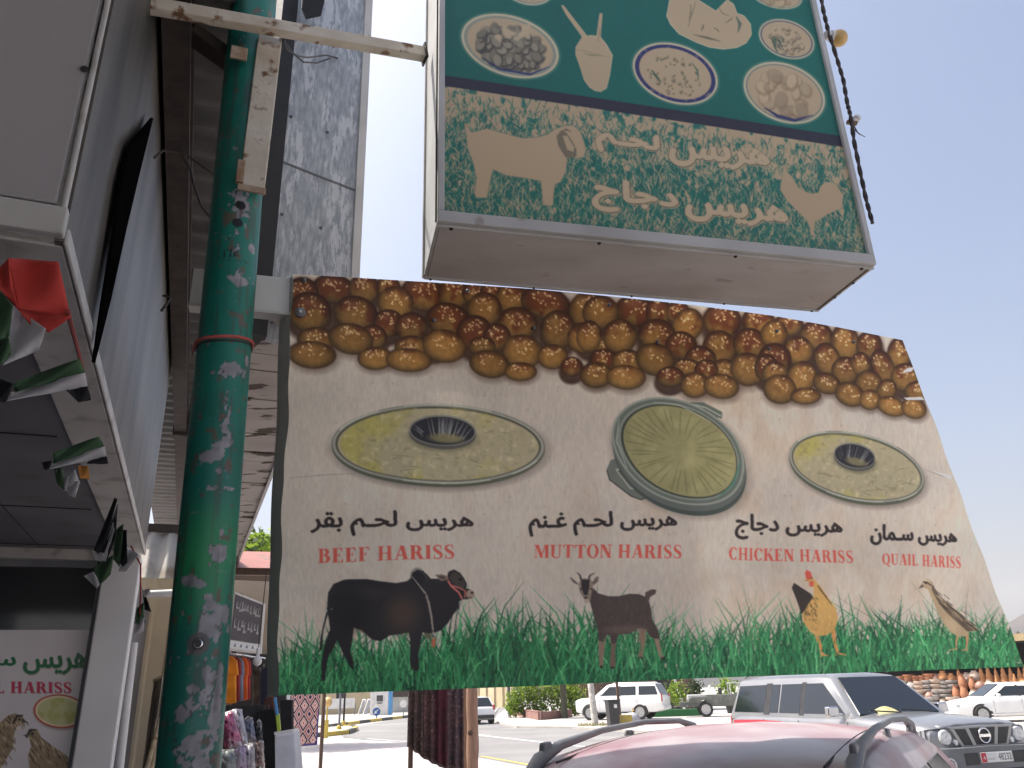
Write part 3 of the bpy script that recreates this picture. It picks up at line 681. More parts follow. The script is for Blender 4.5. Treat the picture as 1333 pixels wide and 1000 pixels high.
# ------------------------------------------------------------ the old sign box above the banner
SZ = 3.47
s_fl = atz(569, 291, SZ); s_fr = atz(1138, 347, SZ); s_bl = atz(540, 360, SZ); s_br = atz(1050, 408, SZ)
s_x = (s_fr-s_fl).normalized(); s_n = Vector((0, 0, 1)).cross(s_x).normalized()   # s_n points away from us
if s_n.y < 0: s_n = -s_n
S_W = (s_fr-s_fl).length; S_D = 0.46; S_H = 2.15
box = thing('sign_box', 'old white metal sign box with faded green food picture and silhouette goat, above the banner', 'sign', tuple(s_fl), math.atan2(s_x.y, s_x.x))
# local frame: x along the front, y back, z up
WD = S_W; fr = .032
M['sign_metal'] = pm('sign_metal', (.50, .50, .49), (.38, .37, .355), 2.2, .42, c3=(.20, .15, .11), s3=9, lo3=.66, hi3=.78, bump=.06, bscale=12)
M['sign_under'] = pm('sign_under', (.54, .52, .50), (.42, .40, .38), 1.8, .55, c3=(.16, .11, .08), s3=6, lo3=.64, hi3=.82, bump=.06, bscale=8, stretch=(1, 2.2, 1))
mb = MB(); mb.box((WD/2, S_D/2, .004), (WD-.03, S_D-.03, .006)); mb.build('underside_panel', M['sign_under'], box, local=True)
mb = MB(); mb.box((.004, S_D/2, S_H/2), (.008, S_D-.01, S_H)); mb.box((.0, S_D-.012, S_H/2), (.02, .03, S_H)); mb.build('side_panel', M['sign_metal'], box, local=True)
mb = MB(); mb.box((WD-.004, S_D/2, S_H/2), (.008, S_D-.01, S_H)); mb.build('side_panel', M['sign_metal'], box, local=True)
mb = MB(); mb.box((WD/2, S_D, S_H/2), (WD-.02, .01, S_H-.02)); mb.build('back_panel', M['sign_metal'], box, local=True)
mb = MB(); mb.box((WD/2, S_D/2, S_H), (WD-.02, S_D-.02, .01)); mb.build('top_panel', M['sign_metal'], box, local=True)
mb = MB()
mb.box((WD/2, -.006, .027), (WD, .028, .054)); mb.box((WD/2, -.006, S_H-.02), (WD, .028, .04))
mb.box((.014, -.005, S_H/2), (.028, .03, S_H-.11)); mb.box((WD-.014, -.005, S_H/2), (.028, .03, S_H-.11))
mb.box((WD/2, .012, .001), (WD+.006, .016, .022)); mb.box((WD/2, S_D-.008, .001), (WD+.004, .016, .018))
mb.box((.004, S_D/2, .002), (.014, S_D-.03, .016)); mb.box((WD-.004, S_D/2, .002), (.014, S_D-.03, .016))
mb.build('edge_frame', M['sign_metal'], box, local=True, bevel=.004)
rs = random.Random(3)
for i in range(4):
    mb = MB(); mb.lathe([(0, -.006), (.007, -.005), (.009, 0)], (.06+i*(WD-.12)/3, .013, -.01), 10); mb.build('screw', M['black_steel'], box, local=True)
for i in range(5):
    mb = MB(); mb.lathe([(0, -.005), (.005, -.004), (.007, 0)], (.03+i*(WD-.07)/4, S_D-.008, -.008), 10); mb.build('screw', M['black_steel'], box, local=True)
for y in (.15, .3):
    mb = MB(); mb.lathe([(0, -.005), (.005, -.004), (.007, 0)], (WD-.006, y, -.006), 10); mb.build('screw', M['black_steel'], box, local=True)
mb = MB()
mb.box((-.003, .017, S_H/2), (.006, .014, S_H-.04)); mb.build('seam', M['black_steel'], box, local=True)
def sign_art():
    cv = Canvas(555, -330, 1150, 350, 2.0)
    g = C(13, 98, 92); be = C(190, 164, 138); navy = C(44, 40, 56)
    n1 = cv.noise(90, 71, 3); n3 = cv.noise(5, 72, 2, su=.3)
    cv.a[:] = g*(1+.14*(n1-.5)+.06*(n3-.5))[..., None]
    def band(u): return np.interp(u, [560, 585, 930, 1097, 1150], [95.5, 99, 151, 177.5, 186])
    bx = cv.box(555, 80, 1150, 350); U, V = bx[4], bx[5]; low = V > band(U)+13
    cv.blend(bx, low*1.0, be)
    # faded grass: cream and green blades, greener lower down
    rs = np.random.RandomState(12)
    gr = [C(20, 112, 102), C(26, 90, 86), C(70, 132, 116), C(40, 104, 94)]
    ns = cv.noise(9, 75, 3)[bx[2]:bx[3], bx[0]:bx[1]]; dep = np.clip((V-band(U)-30)/60, 0, 1)
    cv.blend(bx, low*np.clip((ns-.62+.34*dep)*9, 0, 1)*.95, C(24, 104, 96))
    for i in range(9000):
        u = 570+rs.rand()*570; y = band(u)+22+rs.rand()**.85*170
        h = 5+11*rs.rand(); ln = rs.randn()*6; c = gr[rs.randint(4)] if rs.rand() < .52 else be*(.9+.14*rs.rand())
        d = min(1, (y-band(u)-18)/50)
        if c[0] < .3 and rs.rand() > d+.22: continue
        w = .8+1.1*rs.rand(); cv.line([(u, y), (u+ln*.3, y-h*.5), (u+ln, y-h)], [w*.6, w, .2], c, .9)
    cv.poly([(555, 95)]+[(u, band(u)) for u in (585, 930, 1097, 1150)]+[(u, band(u)+14) for u in (1150, 1097, 930, 585, 555)], navy)
    for _ in range(160): u = 580+rs.rand()*520; cv.ell(u, band(u)+rs.rand()*13, .7, .7, 0, C(80, 72, 84), .5)
    beige = be
    def plate(u, v, a, b, r, rim, food, seed, rimw=.86):
        cv.ell(u, v, a*1.05, b*1.06, r, C(150, 150, 134), .75, .05); cv.ell(u, v, a*1.02, b*1.02, r, C(206, 190, 165)); cv.ell(u, v, a*.97, b*.95, r, rim); cv.ell(u, v, a*rimw, b*rimw*.97, r, beige)
        rq = np.random.RandomState(seed); ra = R(r)
        for _ in range(food[0]):
            aa = rq.rand()*6.28; rr = math.sqrt(rq.rand())*.66; x, y = rr*a*math.cos(aa), rr*b*math.sin(aa)+b*.06
            cu, cw = u+x*math.cos(ra)-y*math.sin(ra), v+x*math.sin(ra)+y*math.cos(ra)
            q = food[1]*(.55+.8*rq.rand()); rt = rq.rand()*180
            cv.ell(cu+.8, cw+1.3, q*1.15, q*.85, rt, food[3], food[4], .25); cv.ell(cu, cw-.3, q, q*.68, rt, food[2]*(.86+.22*rq.rand()), .95, .2)
    def curve(pts, c, w): cv.line(pts, w, c, .9)
    plate(664, 60, 64, 38, 18, C(150, 150, 140), (150, 6.2, C(150, 138, 122), C(72, 66, 62), .85), 1, .9)
    cv.line([(627, 75), (650, 90), (690, 97), (715, 87)], [1, 3, 3, 1], C(40, 52, 110), .9)
    for _ in range(16): cv.ell(645+rs.rand()*45, 35+rs.rand()*22, 5, 3, rs.rand()*180, C(196, 172, 146), .9, .3)
    P = crop(530, 0, .3, [(668, 25), (678, 22), (700, 50), (785, 160), (765, 170), (690, 65)]); cv.poly(P, beige); cv.line(P+P[:1], .8, C(150, 140, 120), .7)
    P = crop(530, 0, .3, [(835, 58), (848, 58), (838, 180), (818, 180)]); cv.poly(P, beige); cv.line(P+P[:1], .8, C(150, 140, 120), .7)
    P = crop(530, 0, .3, [(760, 158), (800, 152), (838, 158), (865, 190), (893, 240), (888, 275), (880, 330), (866, 385), (840, 400), (815, 396), (790, 380), (768, 350), (750, 290), (730, 235), (730, 205)])
    cv.poly(P, C(190, 176, 150)); cv.poly([(732+.965*(x-732)+.5, 60+.965*(y-60)+1) for x, y in P], beige)
    cv.line(crop(530, 0, .3, [(765, 232), (800, 240), (850, 242)]), [.5, 2, .5], C(120, 130, 100), .8); cv.line(crop(530, 0, .3, [(735, 215), (770, 222), (880, 250)]), [.6, .9, .6], C(150, 130, 108), .8); cv.line(crop(530, 0, .3, [(838, 120), (828, 180)]), 1.2, C(150, 126, 104), .8)
    blue = C(44, 46, 104)
    plate(879, 96, 56, 37, 20, blue, (60, 1.7, C(182, 158, 130), C(96, 90, 74), .7), 5, .87)
    for _ in range(26): a = rs.rand()*6.28; cv.ell(879+54*math.cos(a), 96+33*math.sin(a)+10*math.cos(a), 2.4, 1.6, rs.rand()*180, beige, .35)
    curve([(848, 91), (853, 98), (861, 107)], C(56, 92, 74), [1, 3.4, .8]); curve([(900, 81), (908, 92), (909, 105)], C(70, 104, 84), [.6, 2.4, 1])
    plate(1024, 51, 36.5, 23.5, 20, C(80, 88, 110), (40, 2.6, C(190, 164, 138), C(120, 108, 90), .8), 7, .92)
    for _ in range(26): x = 1003+rs.rand()*14; y = 46+rs.rand()*16; curve([(x, y), (x+4, y+6)], C(72, 92, 78), [.5, 1.6])
    plate(1021, 121, 54, 36.5, 22, C(130, 134, 130), (26, 7.5, C(190, 164, 138), C(142, 116, 90), .75), 9, .93)
    cv.line([(995, 140), (1012, 151), (1035, 157), (1058, 150)], [1, 4, 4, 1], blue, .95)
    P = crop(800, 0, .3, [(245, -20), (228, 70), (245, 105), (280, 145), (350, 180), (410, 203), (470, 212), (530, 205), (570, 185), (592, 150), (588, 105), (560, 70), (530, 60), (515, 20), (490, 0), (440, 50), (360, 0), (345, -30)])
    cv.line(P+P[:1], 2.2, C(206, 190, 165)); cv.poly(P, beige)
    for a, b, w in (((330, 20), (322, 90), 1.4), ((385, 105), (375, 135), 2.4), ((340, 150), (460, 180), 3), ((430, 120), (455, 140), 1.6), ((480, 100), (515, 75), 1.4)): curve(crop(800, 0, .3, [a, ((a[0]+b[0])/2+4, (a[1]+b[1])/2), b]), C(104, 98, 78), [.6, w, .6])
    curve(crop(800, 0, .3, [(528, 72), (545, 105), (535, 142)]), C(84, 106, 88), [1.4, 4.6, 1]); curve(crop(800, 0, .3, [(352, 8), (336, 60), (318, 120)]), C(120, 108, 88), [.6, 1.4, .6]); curve(crop(800, 0, .3, [(450, 30), (470, 60), (500, 70)]), C(140, 120, 98), [.6, 1.6, .6])
    plate(1010, -7, 34, 17, 14, C(120, 130, 130), (20, 4, C(188, 162, 136), C(140, 118, 92), .6), 11, .93)
    plate(686, -20, 36, 25, 18, C(120, 130, 130), (20, 4, C(188, 162, 136), C(140, 118, 92), .6), 12, .93)
    for i, (u, v) in enumerate(((640, -120), (790, -100), (920, -110), (1030, -150), (700, -220), (860, -230), (1000, -250))): plate(u, v, 52, 34, 15, blue, (40, 5, C(180, 152, 124), C(96, 84, 70), .7), 20+i, .88)
    P = crop(530, 0, .3, [(248,533),(262,550),(275,575),(300,572),(345,558),(400,575),(450,588),(500,600),(560,598),(610,585),(640,562),(680,548),(720,545),(750,572),(768,620),(775,650),(765,682),(735,685),(705,682),(692,690),(690,740),(665,790),(640,800),(634,850),(632,892),(590,890),(588,850),(580,785),(500,770),(430,760),(372,735),(358,790),(346,858),(300,858),(293,838),(302,770),(285,700),(262,640),(258,590)])
    cv.line(P+P[:1], 2.2, C(120, 128, 110), .7); cv.poly(P, C(192, 164, 138))
    cv.poly(crop(530, 0, .3, [(648, 590), (668, 568), (690, 575), (715, 610), (735, 650), (735, 680), (715, 684), (690, 686), (672, 660), (655, 630)]), C(126, 112, 96)); cv.poly(crop(530, 0, .3, [(675, 590), (695, 590), (725, 640), (722, 660), (695, 650)]), C(190, 164, 138)); curve(crop(530, 0, .3, [(660, 575), (690, 562), (712, 572)]), C(120, 104, 88), [1, 3, 1])
    P = crop(800, 0, .3, [(735,712),(748,745),(770,768),(800,818),(850,842),(885,836),(892,812),(915,790),(945,792),(965,805),(992,850),(985,905),(955,915),(925,930),(895,950),(870,962),(864,1005),(874,1025),(852,1020),(848,990),(832,952),(790,912),(750,872),(720,825),(726,780)])
    cv.line(P+P[:1], 2.0, C(120, 128, 110), .6); cv.poly(P, C(188, 160, 134))
    tb = C(112, 88, 70); sh = C(74, 82, 70)
    for w, q in (('lH-m', [(776, 161), (857, 178), (857, 204), (778, 196)]), ('hrys', [(873, 177), (1000, 197), (1000, 223), (873, 214)]),
                 ('djaj', [(774, 230), (881, 246), (881, 281), (772, 273)]), ('hrys', [(894, 251), (1024, 271), (1024, 297), (894, 286)])):
        T = text_tris(arabic(w))
        put_bold(cv, T, np.array(q)+np.array([1.8, 2.0]), C(190, 163, 137), 2.6); put_bold(cv, T, np.array(q)+np.array([.5, .6]), sh, 3.0); put_bold(cv, T, q, tb, 2.9); put_bold(cv, T, q, C(200, 174, 148), 2.3)
    dirt = np.clip((cv.noise(30, 90, 4)-.5)*2, 0, 1)
    yy = (np.arange(cv.H)/cv.S+cv.v0)[:, None]; xx = (np.arange(cv.W)/cv.S+cv.u0)[None, :]
    edge = np.clip(1-(np.interp(xx, [585, 1130], [277, 328])-yy)/16, 0, 1)*np.clip(dirt*2, .15, 1)
    cv.a[:] = cv.a*(1-.5*edge[..., None])+C(110, 98, 86)*.5*edge[..., None]
    cv.blur(); return cv
scv = sign_art()
M['sign_print'] = vcmat('sign_print', .5, bump=.03)
fz = s_n*(-.002)
# printed face: runs between the frame members, given in the face's own metres, drawn from sighted points on that plane
def s_pos(U, V, s, t):
    P0 = np.array(s_fl)+np.array(s_x)*(.027)+np.array((0, 0, .052))
    return P0+np.array(s_x)*(s*(WD-.054))[..., None]+np.array((0, 0, 1.0))*((1-t)*(S_H-.09))[..., None]+np.array(fz)
def s_uv(s, t):
    P = s_pos(None, None, s, t)-np.array(CAMO); c = P@np.array(CAMROT)
    return 666.5+FPX*c[..., 0]/-c[..., 2], 500-FPX*c[..., 1]/-c[..., 2]
sheet('printed_face', scv, s_uv, s_pos, 560, 560, M['sign_print'], box, gain=(1.02, 1.08, .96))
# cable and lamps down the sign's right edge
cb = thing('light_cable', 'dark twisted cable strung down the right edge of the green sign box', 'cable', tuple(s_fr))
pts = [(1068, -90), (1066, -20), (1072, 15), (1078, 40), (1090, 78), (1098, 105), (1103, 135), (1107, 150), (1112, 185), (1120, 225), (1128, 262), (1136, 291)]
for ph in (0, 1):
    mb = MB(); P = []
    for i in range(len(pts)*6-5):
        k = i/6; a = int(min(k, len(pts)-2)); f = k-a
        u = pts[a][0]*(1-f)+pts[a+1][0]*f; v = pts[a][1]*(1-f)+pts[a+1][1]*f
        P.append(atp(u+1.6*math.sin(i*1.2+ph*math.pi), v, s_fr+s_n*(.03+.01*math.cos(i*1.2+ph*3.14)), s_n))
    mb.tube(P, .0065, 6); mb.build('strand', M['cable'], cb, smooth=60)
M['bulb_yellow'] = pm('bulb_yellow', (.62, .42, .16), (.54, .36, .13), 6, .35, bump=.03)
bp = atp(1092, 50, s_fr+s_n*.05, s_n)
lb = thing('globe_lamp', 'round yellowed globe lamp on the right edge of the green sign box', 'lamp', tuple(bp))
rt = (s_x*.8+Vector((0, 0, -.6))).normalized()
rot = s_x.to_track_quat('Z', 'Y').to_matrix()
mb = MB(); mb.lathe([(0, .046)]+[(.046*math.sin(R(a)), .046*math.cos(R(a))) for a in range(12, 160, 12)]+[(.016, -.044)], bp, 20, rot=rot); mb.build('globe', M['bulb_yellow'], lb, smooth=60)
mb = MB(); mb.lathe([(.03, -.036), (.03, -.05), (.024, -.055), (.024, -.08)], bp+Vector((0, 0, .006)), 14, rot=rot); mb.build('socket', M['white_plain'], lb, smooth=40)
bp = atp(1110, 160, s_fr+s_n*.05, s_n)
lb = thing('lamp_holder', 'small broken white lamp holder wrapped in brown tape below the globe lamp', 'lamp holder', tuple(bp))
mb = MB(); mb.lathe([(.012, -.03), (.014, .0), (.013, .02)], bp, 12, rot=rot); mb.build('tape_wrap', pm('tape_brown', (.22, .14, .09), (.14, .09, .06), 30, .8), lb, smooth=40)
mb = MB(); rot2 = (s_x*.7+Vector((0, 0, .75))).to_track_quat('Z', 'Y').to_matrix(); mb.lathe([(.013, .0), (.014, .028), (.02, .032), (.02, .05), (.016, .052), (.016, .04)], bp+Vector((0, 0, .0)), 14, rot=rot2); mb.build('socket', M['white_plain'], lb, smooth=40)
mb = MB()
for k in range(4): mb.tube([bp, bp+s_x*(.01*k-.01)+Vector((0, 0, -.03-.012*k)), bp+s_x*(.02*k-.005)+Vector((0, 0, -.05-.01*k))], .002, 5)
mb.build('wire', M['cable'], lb)
# ------------------------------------------------------------ shop row on the left: fascia box, soffit, column, shop window
fA = atz(83, 315, 2.85); fB = atz(188, 722, 2.85)
fe = (fB-fA).normalized(); fn = Vector((fe.y, -fe.x, 0)); FL = (fB-fA).length
UP = Vector((0, 0, 1))
def FP(along, right, z): return Vector((fA.x, fA.y, 0))+fe*along+fn*right+UP*z
frz = math.atan2(fn.y, fn.x)
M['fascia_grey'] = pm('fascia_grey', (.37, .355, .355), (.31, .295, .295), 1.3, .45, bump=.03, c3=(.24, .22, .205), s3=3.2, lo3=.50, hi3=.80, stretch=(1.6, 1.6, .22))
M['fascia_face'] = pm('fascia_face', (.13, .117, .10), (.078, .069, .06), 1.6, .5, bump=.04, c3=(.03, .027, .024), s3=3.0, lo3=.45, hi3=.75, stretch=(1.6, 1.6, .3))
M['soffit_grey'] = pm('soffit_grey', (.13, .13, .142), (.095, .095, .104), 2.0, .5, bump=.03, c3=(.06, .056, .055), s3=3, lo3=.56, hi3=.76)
M['trim_white'] = pm('trim_white', (.5, .485, .46), (.4, .385, .365), 3, .45, c3=(.20, .165, .13), s3=6, lo3=.54, hi3=.76, bump=.05)
fas = thing('shop_fascia', 'grey box fascia over the shop front, seen from below, flags strung on its edge', 'shop fascia', tuple(FP(0, 0, 2.85)), frz)
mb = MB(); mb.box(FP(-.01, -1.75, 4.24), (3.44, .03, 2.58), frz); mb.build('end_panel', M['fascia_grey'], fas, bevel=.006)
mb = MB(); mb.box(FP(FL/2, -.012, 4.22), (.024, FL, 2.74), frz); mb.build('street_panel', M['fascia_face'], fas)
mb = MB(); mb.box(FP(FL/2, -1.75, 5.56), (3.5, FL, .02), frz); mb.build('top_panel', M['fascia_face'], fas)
mb = MB()
mb.tube([FP(-.022, -.012, 2.93), FP(-.022, -.012, 5.5)], .0085, 8); mb.build('corner_bead', M['trim_white'], fas, smooth=60)
mb = MB(); mb.box(FP(-.012, -1.75, 2.90), (3.5, .036, .085), frz); mb.box(FP(FL/2, -.10, 2.853), (.19, FL-.05, .014), frz); mb.box(FP(FL/2, .004, 2.867), (.012, FL, .05), frz); mb.box(FP(FL-.05, -1.85, 2.83), (3.3, .09, .10), frz); mb.build('edge_trim', M['trim_white'], fas, bevel=.005)
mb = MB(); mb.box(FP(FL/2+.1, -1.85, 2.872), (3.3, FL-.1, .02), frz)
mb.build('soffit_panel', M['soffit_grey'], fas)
for a, b in ((.02, .02), (1.6, 1.6), (3.2, 3.2), (4.6, 4.6)):
    mb = MB(); mb.box(FP(a+.3, -1.85, 2.86), (3.2, .006, .006), frz); mb.build('panel_joint', M['black_steel'], fas)
mb = MB(); mb.box(FP(FL/2, -.75, 2.861), (.006, FL-.3, .005), frz); mb.build('panel_joint', M['black_steel'], fas)
mb = MB(); p = FP(-.03, -.42, 2.89); mb.tube([p+UP*.06, p+UP*.02+fe*-.02, p-UP*.02, p-UP*.03+fn*.01, p+UP*.0+fn*.012], .004, 6); mb.build('hook', M['black_steel'], fas)
mb = MB(); mb.lathe([(0, -.004), (.01, -.003), (.012, 0)], atp(110, 90, FP(-.03, 0, 3), fe), 10, rot=fe.to_track_quat('Z', 'Y').to_matrix()); mb.build('screw', M['black_steel'], fas)
# tapering black strip added for the shadowy gap against the fascia
n_ = fn; pl = FP(0, .02, 3)
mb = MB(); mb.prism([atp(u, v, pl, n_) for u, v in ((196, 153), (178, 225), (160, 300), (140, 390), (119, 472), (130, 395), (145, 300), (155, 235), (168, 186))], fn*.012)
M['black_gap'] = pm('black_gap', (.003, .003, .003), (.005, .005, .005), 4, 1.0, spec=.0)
st = thing('gap_strip', 'black tapering strip standing in for the dark gap slanting down the grey fascia', 'strip', tuple(atp(119, 472, pl, n_)))
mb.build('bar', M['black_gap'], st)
# column
cw = .27
colm = thing('aluminium_column', 'square pale aluminium column under the fascia beside the dark shop window', 'column', tuple(FP(FL+.02, -.14, 0)), frz)
mb = MB(); mb.box(FP(FL+.02, -.15, 1.41), (cw, .25, 2.82), frz); mb.build('shaft', pm('aluminium', (.74, .735, .73), (.66, .655, .65), 1.5, .4, .1), colm, bevel=.012)
mb = MB(); mb.box(FP(FL+.02, -.15, .05), (cw+.03, .28, .10), frz); mb.build('foot', M['concrete'], colm)
# shop wall, window, poster
W0 = FP(FL+.03, -.28, 0)
def WP(u, v): return atp(u, v, W0, fe)
sw = thing('storefront', 'dark glass shop front behind the aluminium column', 'shop front', tuple(FP(FL, -1.8, 0)), frz)
mb = MB(); mb.box(FP(FL+.09, -1.95, 1.42), (3.3, .05, 2.83), frz); mb.build('window', M['glass'], sw)
mb = MB()
for a in (-.305, -3.5): mb.box(FP(FL+.04, a, 1.42), (.035, .05, 2.8), frz)
mb.box(FP(FL+.04, -1.9, 2.76), (3.1, .07, .06), frz); mb.box(FP(FL+.04, -1.9, .06), (3.1, .07, .12), frz)
mb.build('frame', M['grey_plastic'], sw)
mb = MB(); mb.box(FP(FL+2.2, -2.0, 1.42), (3.8, 4.2, 2.84), frz); mb.build('wall', M['soffit_grey'], sw)
def poster_art():
    cv = Canvas(-110, 800, 140, 1090, 3.0); n = cv.noise(50, 101, 3)
    cv.a[:] = C(176, 172, 172)*(1+.08*(n-.5))[..., None]
    green = C(16, 88, 50); red = C(160, 36, 62)
    put_bold(cv, text_tris(arabic('hrys')), [(31, 851), (113, 851), (113, 879), (31, 878)], C(120, 120, 110), 1.6); put_bold(cv, text_tris(arabic('hrys')), [(31, 850), (113, 850), (113, 878), (31, 877)], green, .9)
    put_bold(cv, text_tris(arabic('sman')), [(-72, 844), (20, 848), (20, 872), (-72, 872)], green, .9)
    put_roman(cv, 'QUAIL HARISS', [(-62, 886), (94, 888.5), (94, 902), (-62, 902)], C(120, 90, 96), .6, (1, 1)); put_roman(cv, 'QUAIL HARISS', [(-62, 886), (94, 888.5), (94, 902), (-62, 902)], red)
    cv.ell(79, 928, 35, 22.5, 4, C(120, 100, 96), .7, .08); cv.ell(78, 926, 34.5, 22, 4, C(150, 62, 40)); cv.ell(78, 926, 32, 20, 4, C(196, 180, 158)); cv.ell(78, 926, 29.5, 18, 4, C(164, 164, 118)); 
    nn = cv.noise(10, 102, 3); b = cv.box(45, 905, 112, 948); i0, i1, j0, j1 = b[:4]
    m = ((b[4]-78)/29)**2+((b[5]-926)/17.5)**2 < 1
    cv.blend(b, m*np.clip((nn[j0:j1, i0:i1]-.5)*4, 0, 1)*.6, C(140, 142, 66))
    f = lambda P: crop(0, 740, 1/3.81, P)
    rq = np.random.RandomState(8)
    for P, hd in (([(-60, 800), (0, 765), (40, 730), (75, 718), (110, 735), (126, 755), (105, 772), (80, 790), (62, 850), (66, 890), (20, 965), (-60, 1090)], (95, 748)),
              ([(128, 825), (150, 804), (185, 798), (205, 838), (260, 880), (322, 922), (370, 975), (420, 1060), (420, 1180), (200, 1180), (150, 1010), (138, 930), (155, 880), (142, 838)], (160, 818))):
        cv.poly(f(P), C(126, 108, 82)); x0 = min(x for x, y in P); 
        for _ in range(150):
            i = rq.randint(len(P)); j = rq.randint(len(P)); t = rq.rand(); x = P[i][0]*t+P[j][0]*(1-t); y = P[i][1]*t+P[j][1]*(1-t)
            if not cv.inside(f(P), np.array([[x/3.81]]), np.array([[740+y/3.81]]))[0, 0]: continue
            cv.line(f([(x, y), (x+10, y+12), (x+16, y+26)]), [.4, 1.2, .3], C(52, 42, 34) if rq.rand() < .6 else C(190, 172, 140), .8)
        hx, hy = hd
        cv.line(f([(hx-30, hy+22), (hx-10, hy-16), (hx+20, hy-18)]), [3, 4, 1.5], C(46, 38, 32)); cv.ell(hx/3.81, 740+(hy+2)/3.81, 1.5, 1.4, 0, C(20, 16, 14))
    cv.poly(f([(110, 745), (142, 766), (108, 764)]), C(70, 66, 62)); cv.poly(f([(140, 818), (112, 830), (142, 834)]), C(70, 66, 62))
    cv.blur(); return cv
pcv = poster_art()
po = thing('poster', 'white shop poster with green Arabic lettering, a plate and two quails on the dark window', 'poster', tuple(WP(60, 1000)), frz)
pw0 = np.array(WP(-100, 806)); pw1 = np.array(WP(129, 820)); 
def p_pos(U, V, s, t): return pw0+(pw1-pw0)*np.array((1, 1, 0))*s[..., None]+np.array((0, 0, -1.55))*t[..., None]+np.array((0, 0, float(pw1[2]-pw0[2])))*1.0
def p_uv(s, t):
    P = p_pos(None, None, s, t)-np.array(CAMO); c = P@np.array(CAMROT)
    return 666.5+FPX*c[..., 0]/-c[..., 2], 500-FPX*c[..., 1]/-c[..., 2]
M['poster_print'] = vcmat('poster_print', .4)
sheet('printed_face', pcv, p_uv, p_pos, 300, 330, M['poster_print'], po, gain=1.8)
mb = MB(); q = [Vector(p_pos(None, None, np.array([a]), np.array([b]))[0]) for a, b in ((0, 0), (1, 0), (1, 1), (0, 1))]; mb.prism([p+fe*.004 for p in q], fe*.012); mb.build('backing', M['grey_plastic'], po)
# ------------------------------------------------------------ flags strung along the fascia edge
def gold(r, g, b): return pm('flag_%d_%d' % (r, g), lin((r, g, b)), tuple(x*.8 for x in lin((r, g, b))), 14, .75, bump=.08, bscale=120)
FM = [gold(196, 62, 52), gold(62, 92, 62), gold(196, 194, 196), gold(30, 28, 32), gold(190, 130, 60)]
def flag(label, patches, d, base, group='flags strung along the fascia'):
    t = thing('flag', label, 'flag', tuple(atd(*base, d)), 0, group)
    mb = MB()
    for (q, mi, bu) in patches:
        def fn_(s, f):
            a = Vector((*q[0], 0))*(1-s)+Vector((*q[1], 0))*s; b = Vector((*q[3], 0))*(1-s)+Vector((*q[2], 0))*s
            p = a*(1-f)+b*f
            return atd(p.x, p.y, d+bu*math.sin(s*3.6+.4)*.5+bu*.35*math.sin(f*3.1+s*5))
        mb.grid(fn_, 14, 14, mi)
    o = mb.build('cloth', FM, t, smooth=80)
    sm = o.modifiers.new('solid', 'SOLIDIFY'); sm.thickness = .002
    return t
flag('large red, green and white flag hanging nearest, below the grey end panel', [([(11, 336), (76, 341), (92, 413), (22, 402)], 0, .05), ([(-4, 352), (11, 336), (22, 402), (-4, 372)], 0, .04), ([(22, 402), (92, 413), (64, 433), (40, 424)], 0, .05),
     ([(-6, 372), (17, 398), (12, 438), (-6, 446)], 1, .04), ([(17, 398), (60, 428), (50, 456), (4, 476)], 2, .07), ([(-6, 446), (12, 440), (14, 462), (-6, 482)], 1, .05)], 2.06, (40, 400))
flag('green, white and black flag blown flat, second from the end panel', [([(16, 499), (104, 467), (111, 485), (20, 511)], 1, .05), ([(14, 511), (111, 485), (114, 503), (5, 523)], 2, .05), ([(-6, 491), (17, 500), (9, 523), (-6, 523)], 3, .03), ([(86, 508), (114, 503), (119, 521), (102, 524)], 3, .02)], 2.34, (60, 500))
flag('green and white flag folded level above the crumpled white one', [([(69, 590), (129, 568), (136, 581), (70, 604)], 1, .05), ([(66, 604), (136, 581), (139, 594), (60, 612)], 2, .05), ([(54, 602), (68, 600), (64, 611), (58, 612)], 3, .02), ([(116, 600), (139, 594), (141, 604), (113, 604)], 3, .02)], 2.95, (95, 590))
flag('crumpled white flag with an orange patch hanging under the folded one', [([(72, 612), (98, 612), (104, 630), (82, 636)], 2, .06), ([(82, 630), (104, 626), (98, 648), (90, 645)], 2, .05), ([(76, 622), (90, 620), (86, 640), (80, 636)], 2, .05), ([(101, 606), (115, 607), (117, 624), (104, 623)], 4, .02), ([(70, 611), (80, 609), (84, 638), (74, 630)], 1, .03)], 2.98, (90, 630))
flag('narrow black and white flag hanging steeply from the cord', [([(149, 648), (153, 650), (132, 724), (122, 716)], 3, .04), ([(153, 656), (151, 700), (139, 731), (130, 722)], 3, .04), ([(147, 680), (149, 690), (138, 730), (131, 726)], 2, .03), ([(120, 717), (134, 720), (138, 731), (124, 729)], 2, .03)], 3.7, (138, 690))
flag('black, green and white flag bunched against the column top', [([(150, 690), (161, 682), (156, 738), (147, 728)], 1, .05), ([(160, 690), (165, 690), (166, 742), (154, 732)], 3, .04), ([(165, 712), (181, 722), (164, 744), (154, 744)], 2, .05)], 4.3, (165, 710))
flag('dark green flag with white hem hanging in front of the column', [([(122, 738), (148, 722), (144, 748), (128, 764)], 1, .06), ([(109, 750), (122, 744), (130, 760), (126, 766)], 2, .04)], 3.9, (130, 750))
flag('small black, green and white flag at the far end of the cord', [([(186, 768), (192, 782), (197, 797), (188, 794)], 3, .03), ([(178, 792), (187, 784), (188, 806), (175, 812)], 1, .04), ([(175, 808), (188, 804), (187, 822), (174, 827)], 2, .03), ([(176, 800), (190, 808), (188, 814), (178, 812)], 1, .02), ([(185, 768), (195, 766), (196, 774), (188, 778)], 2, .03)], 6.9, (184, 800))
P = []
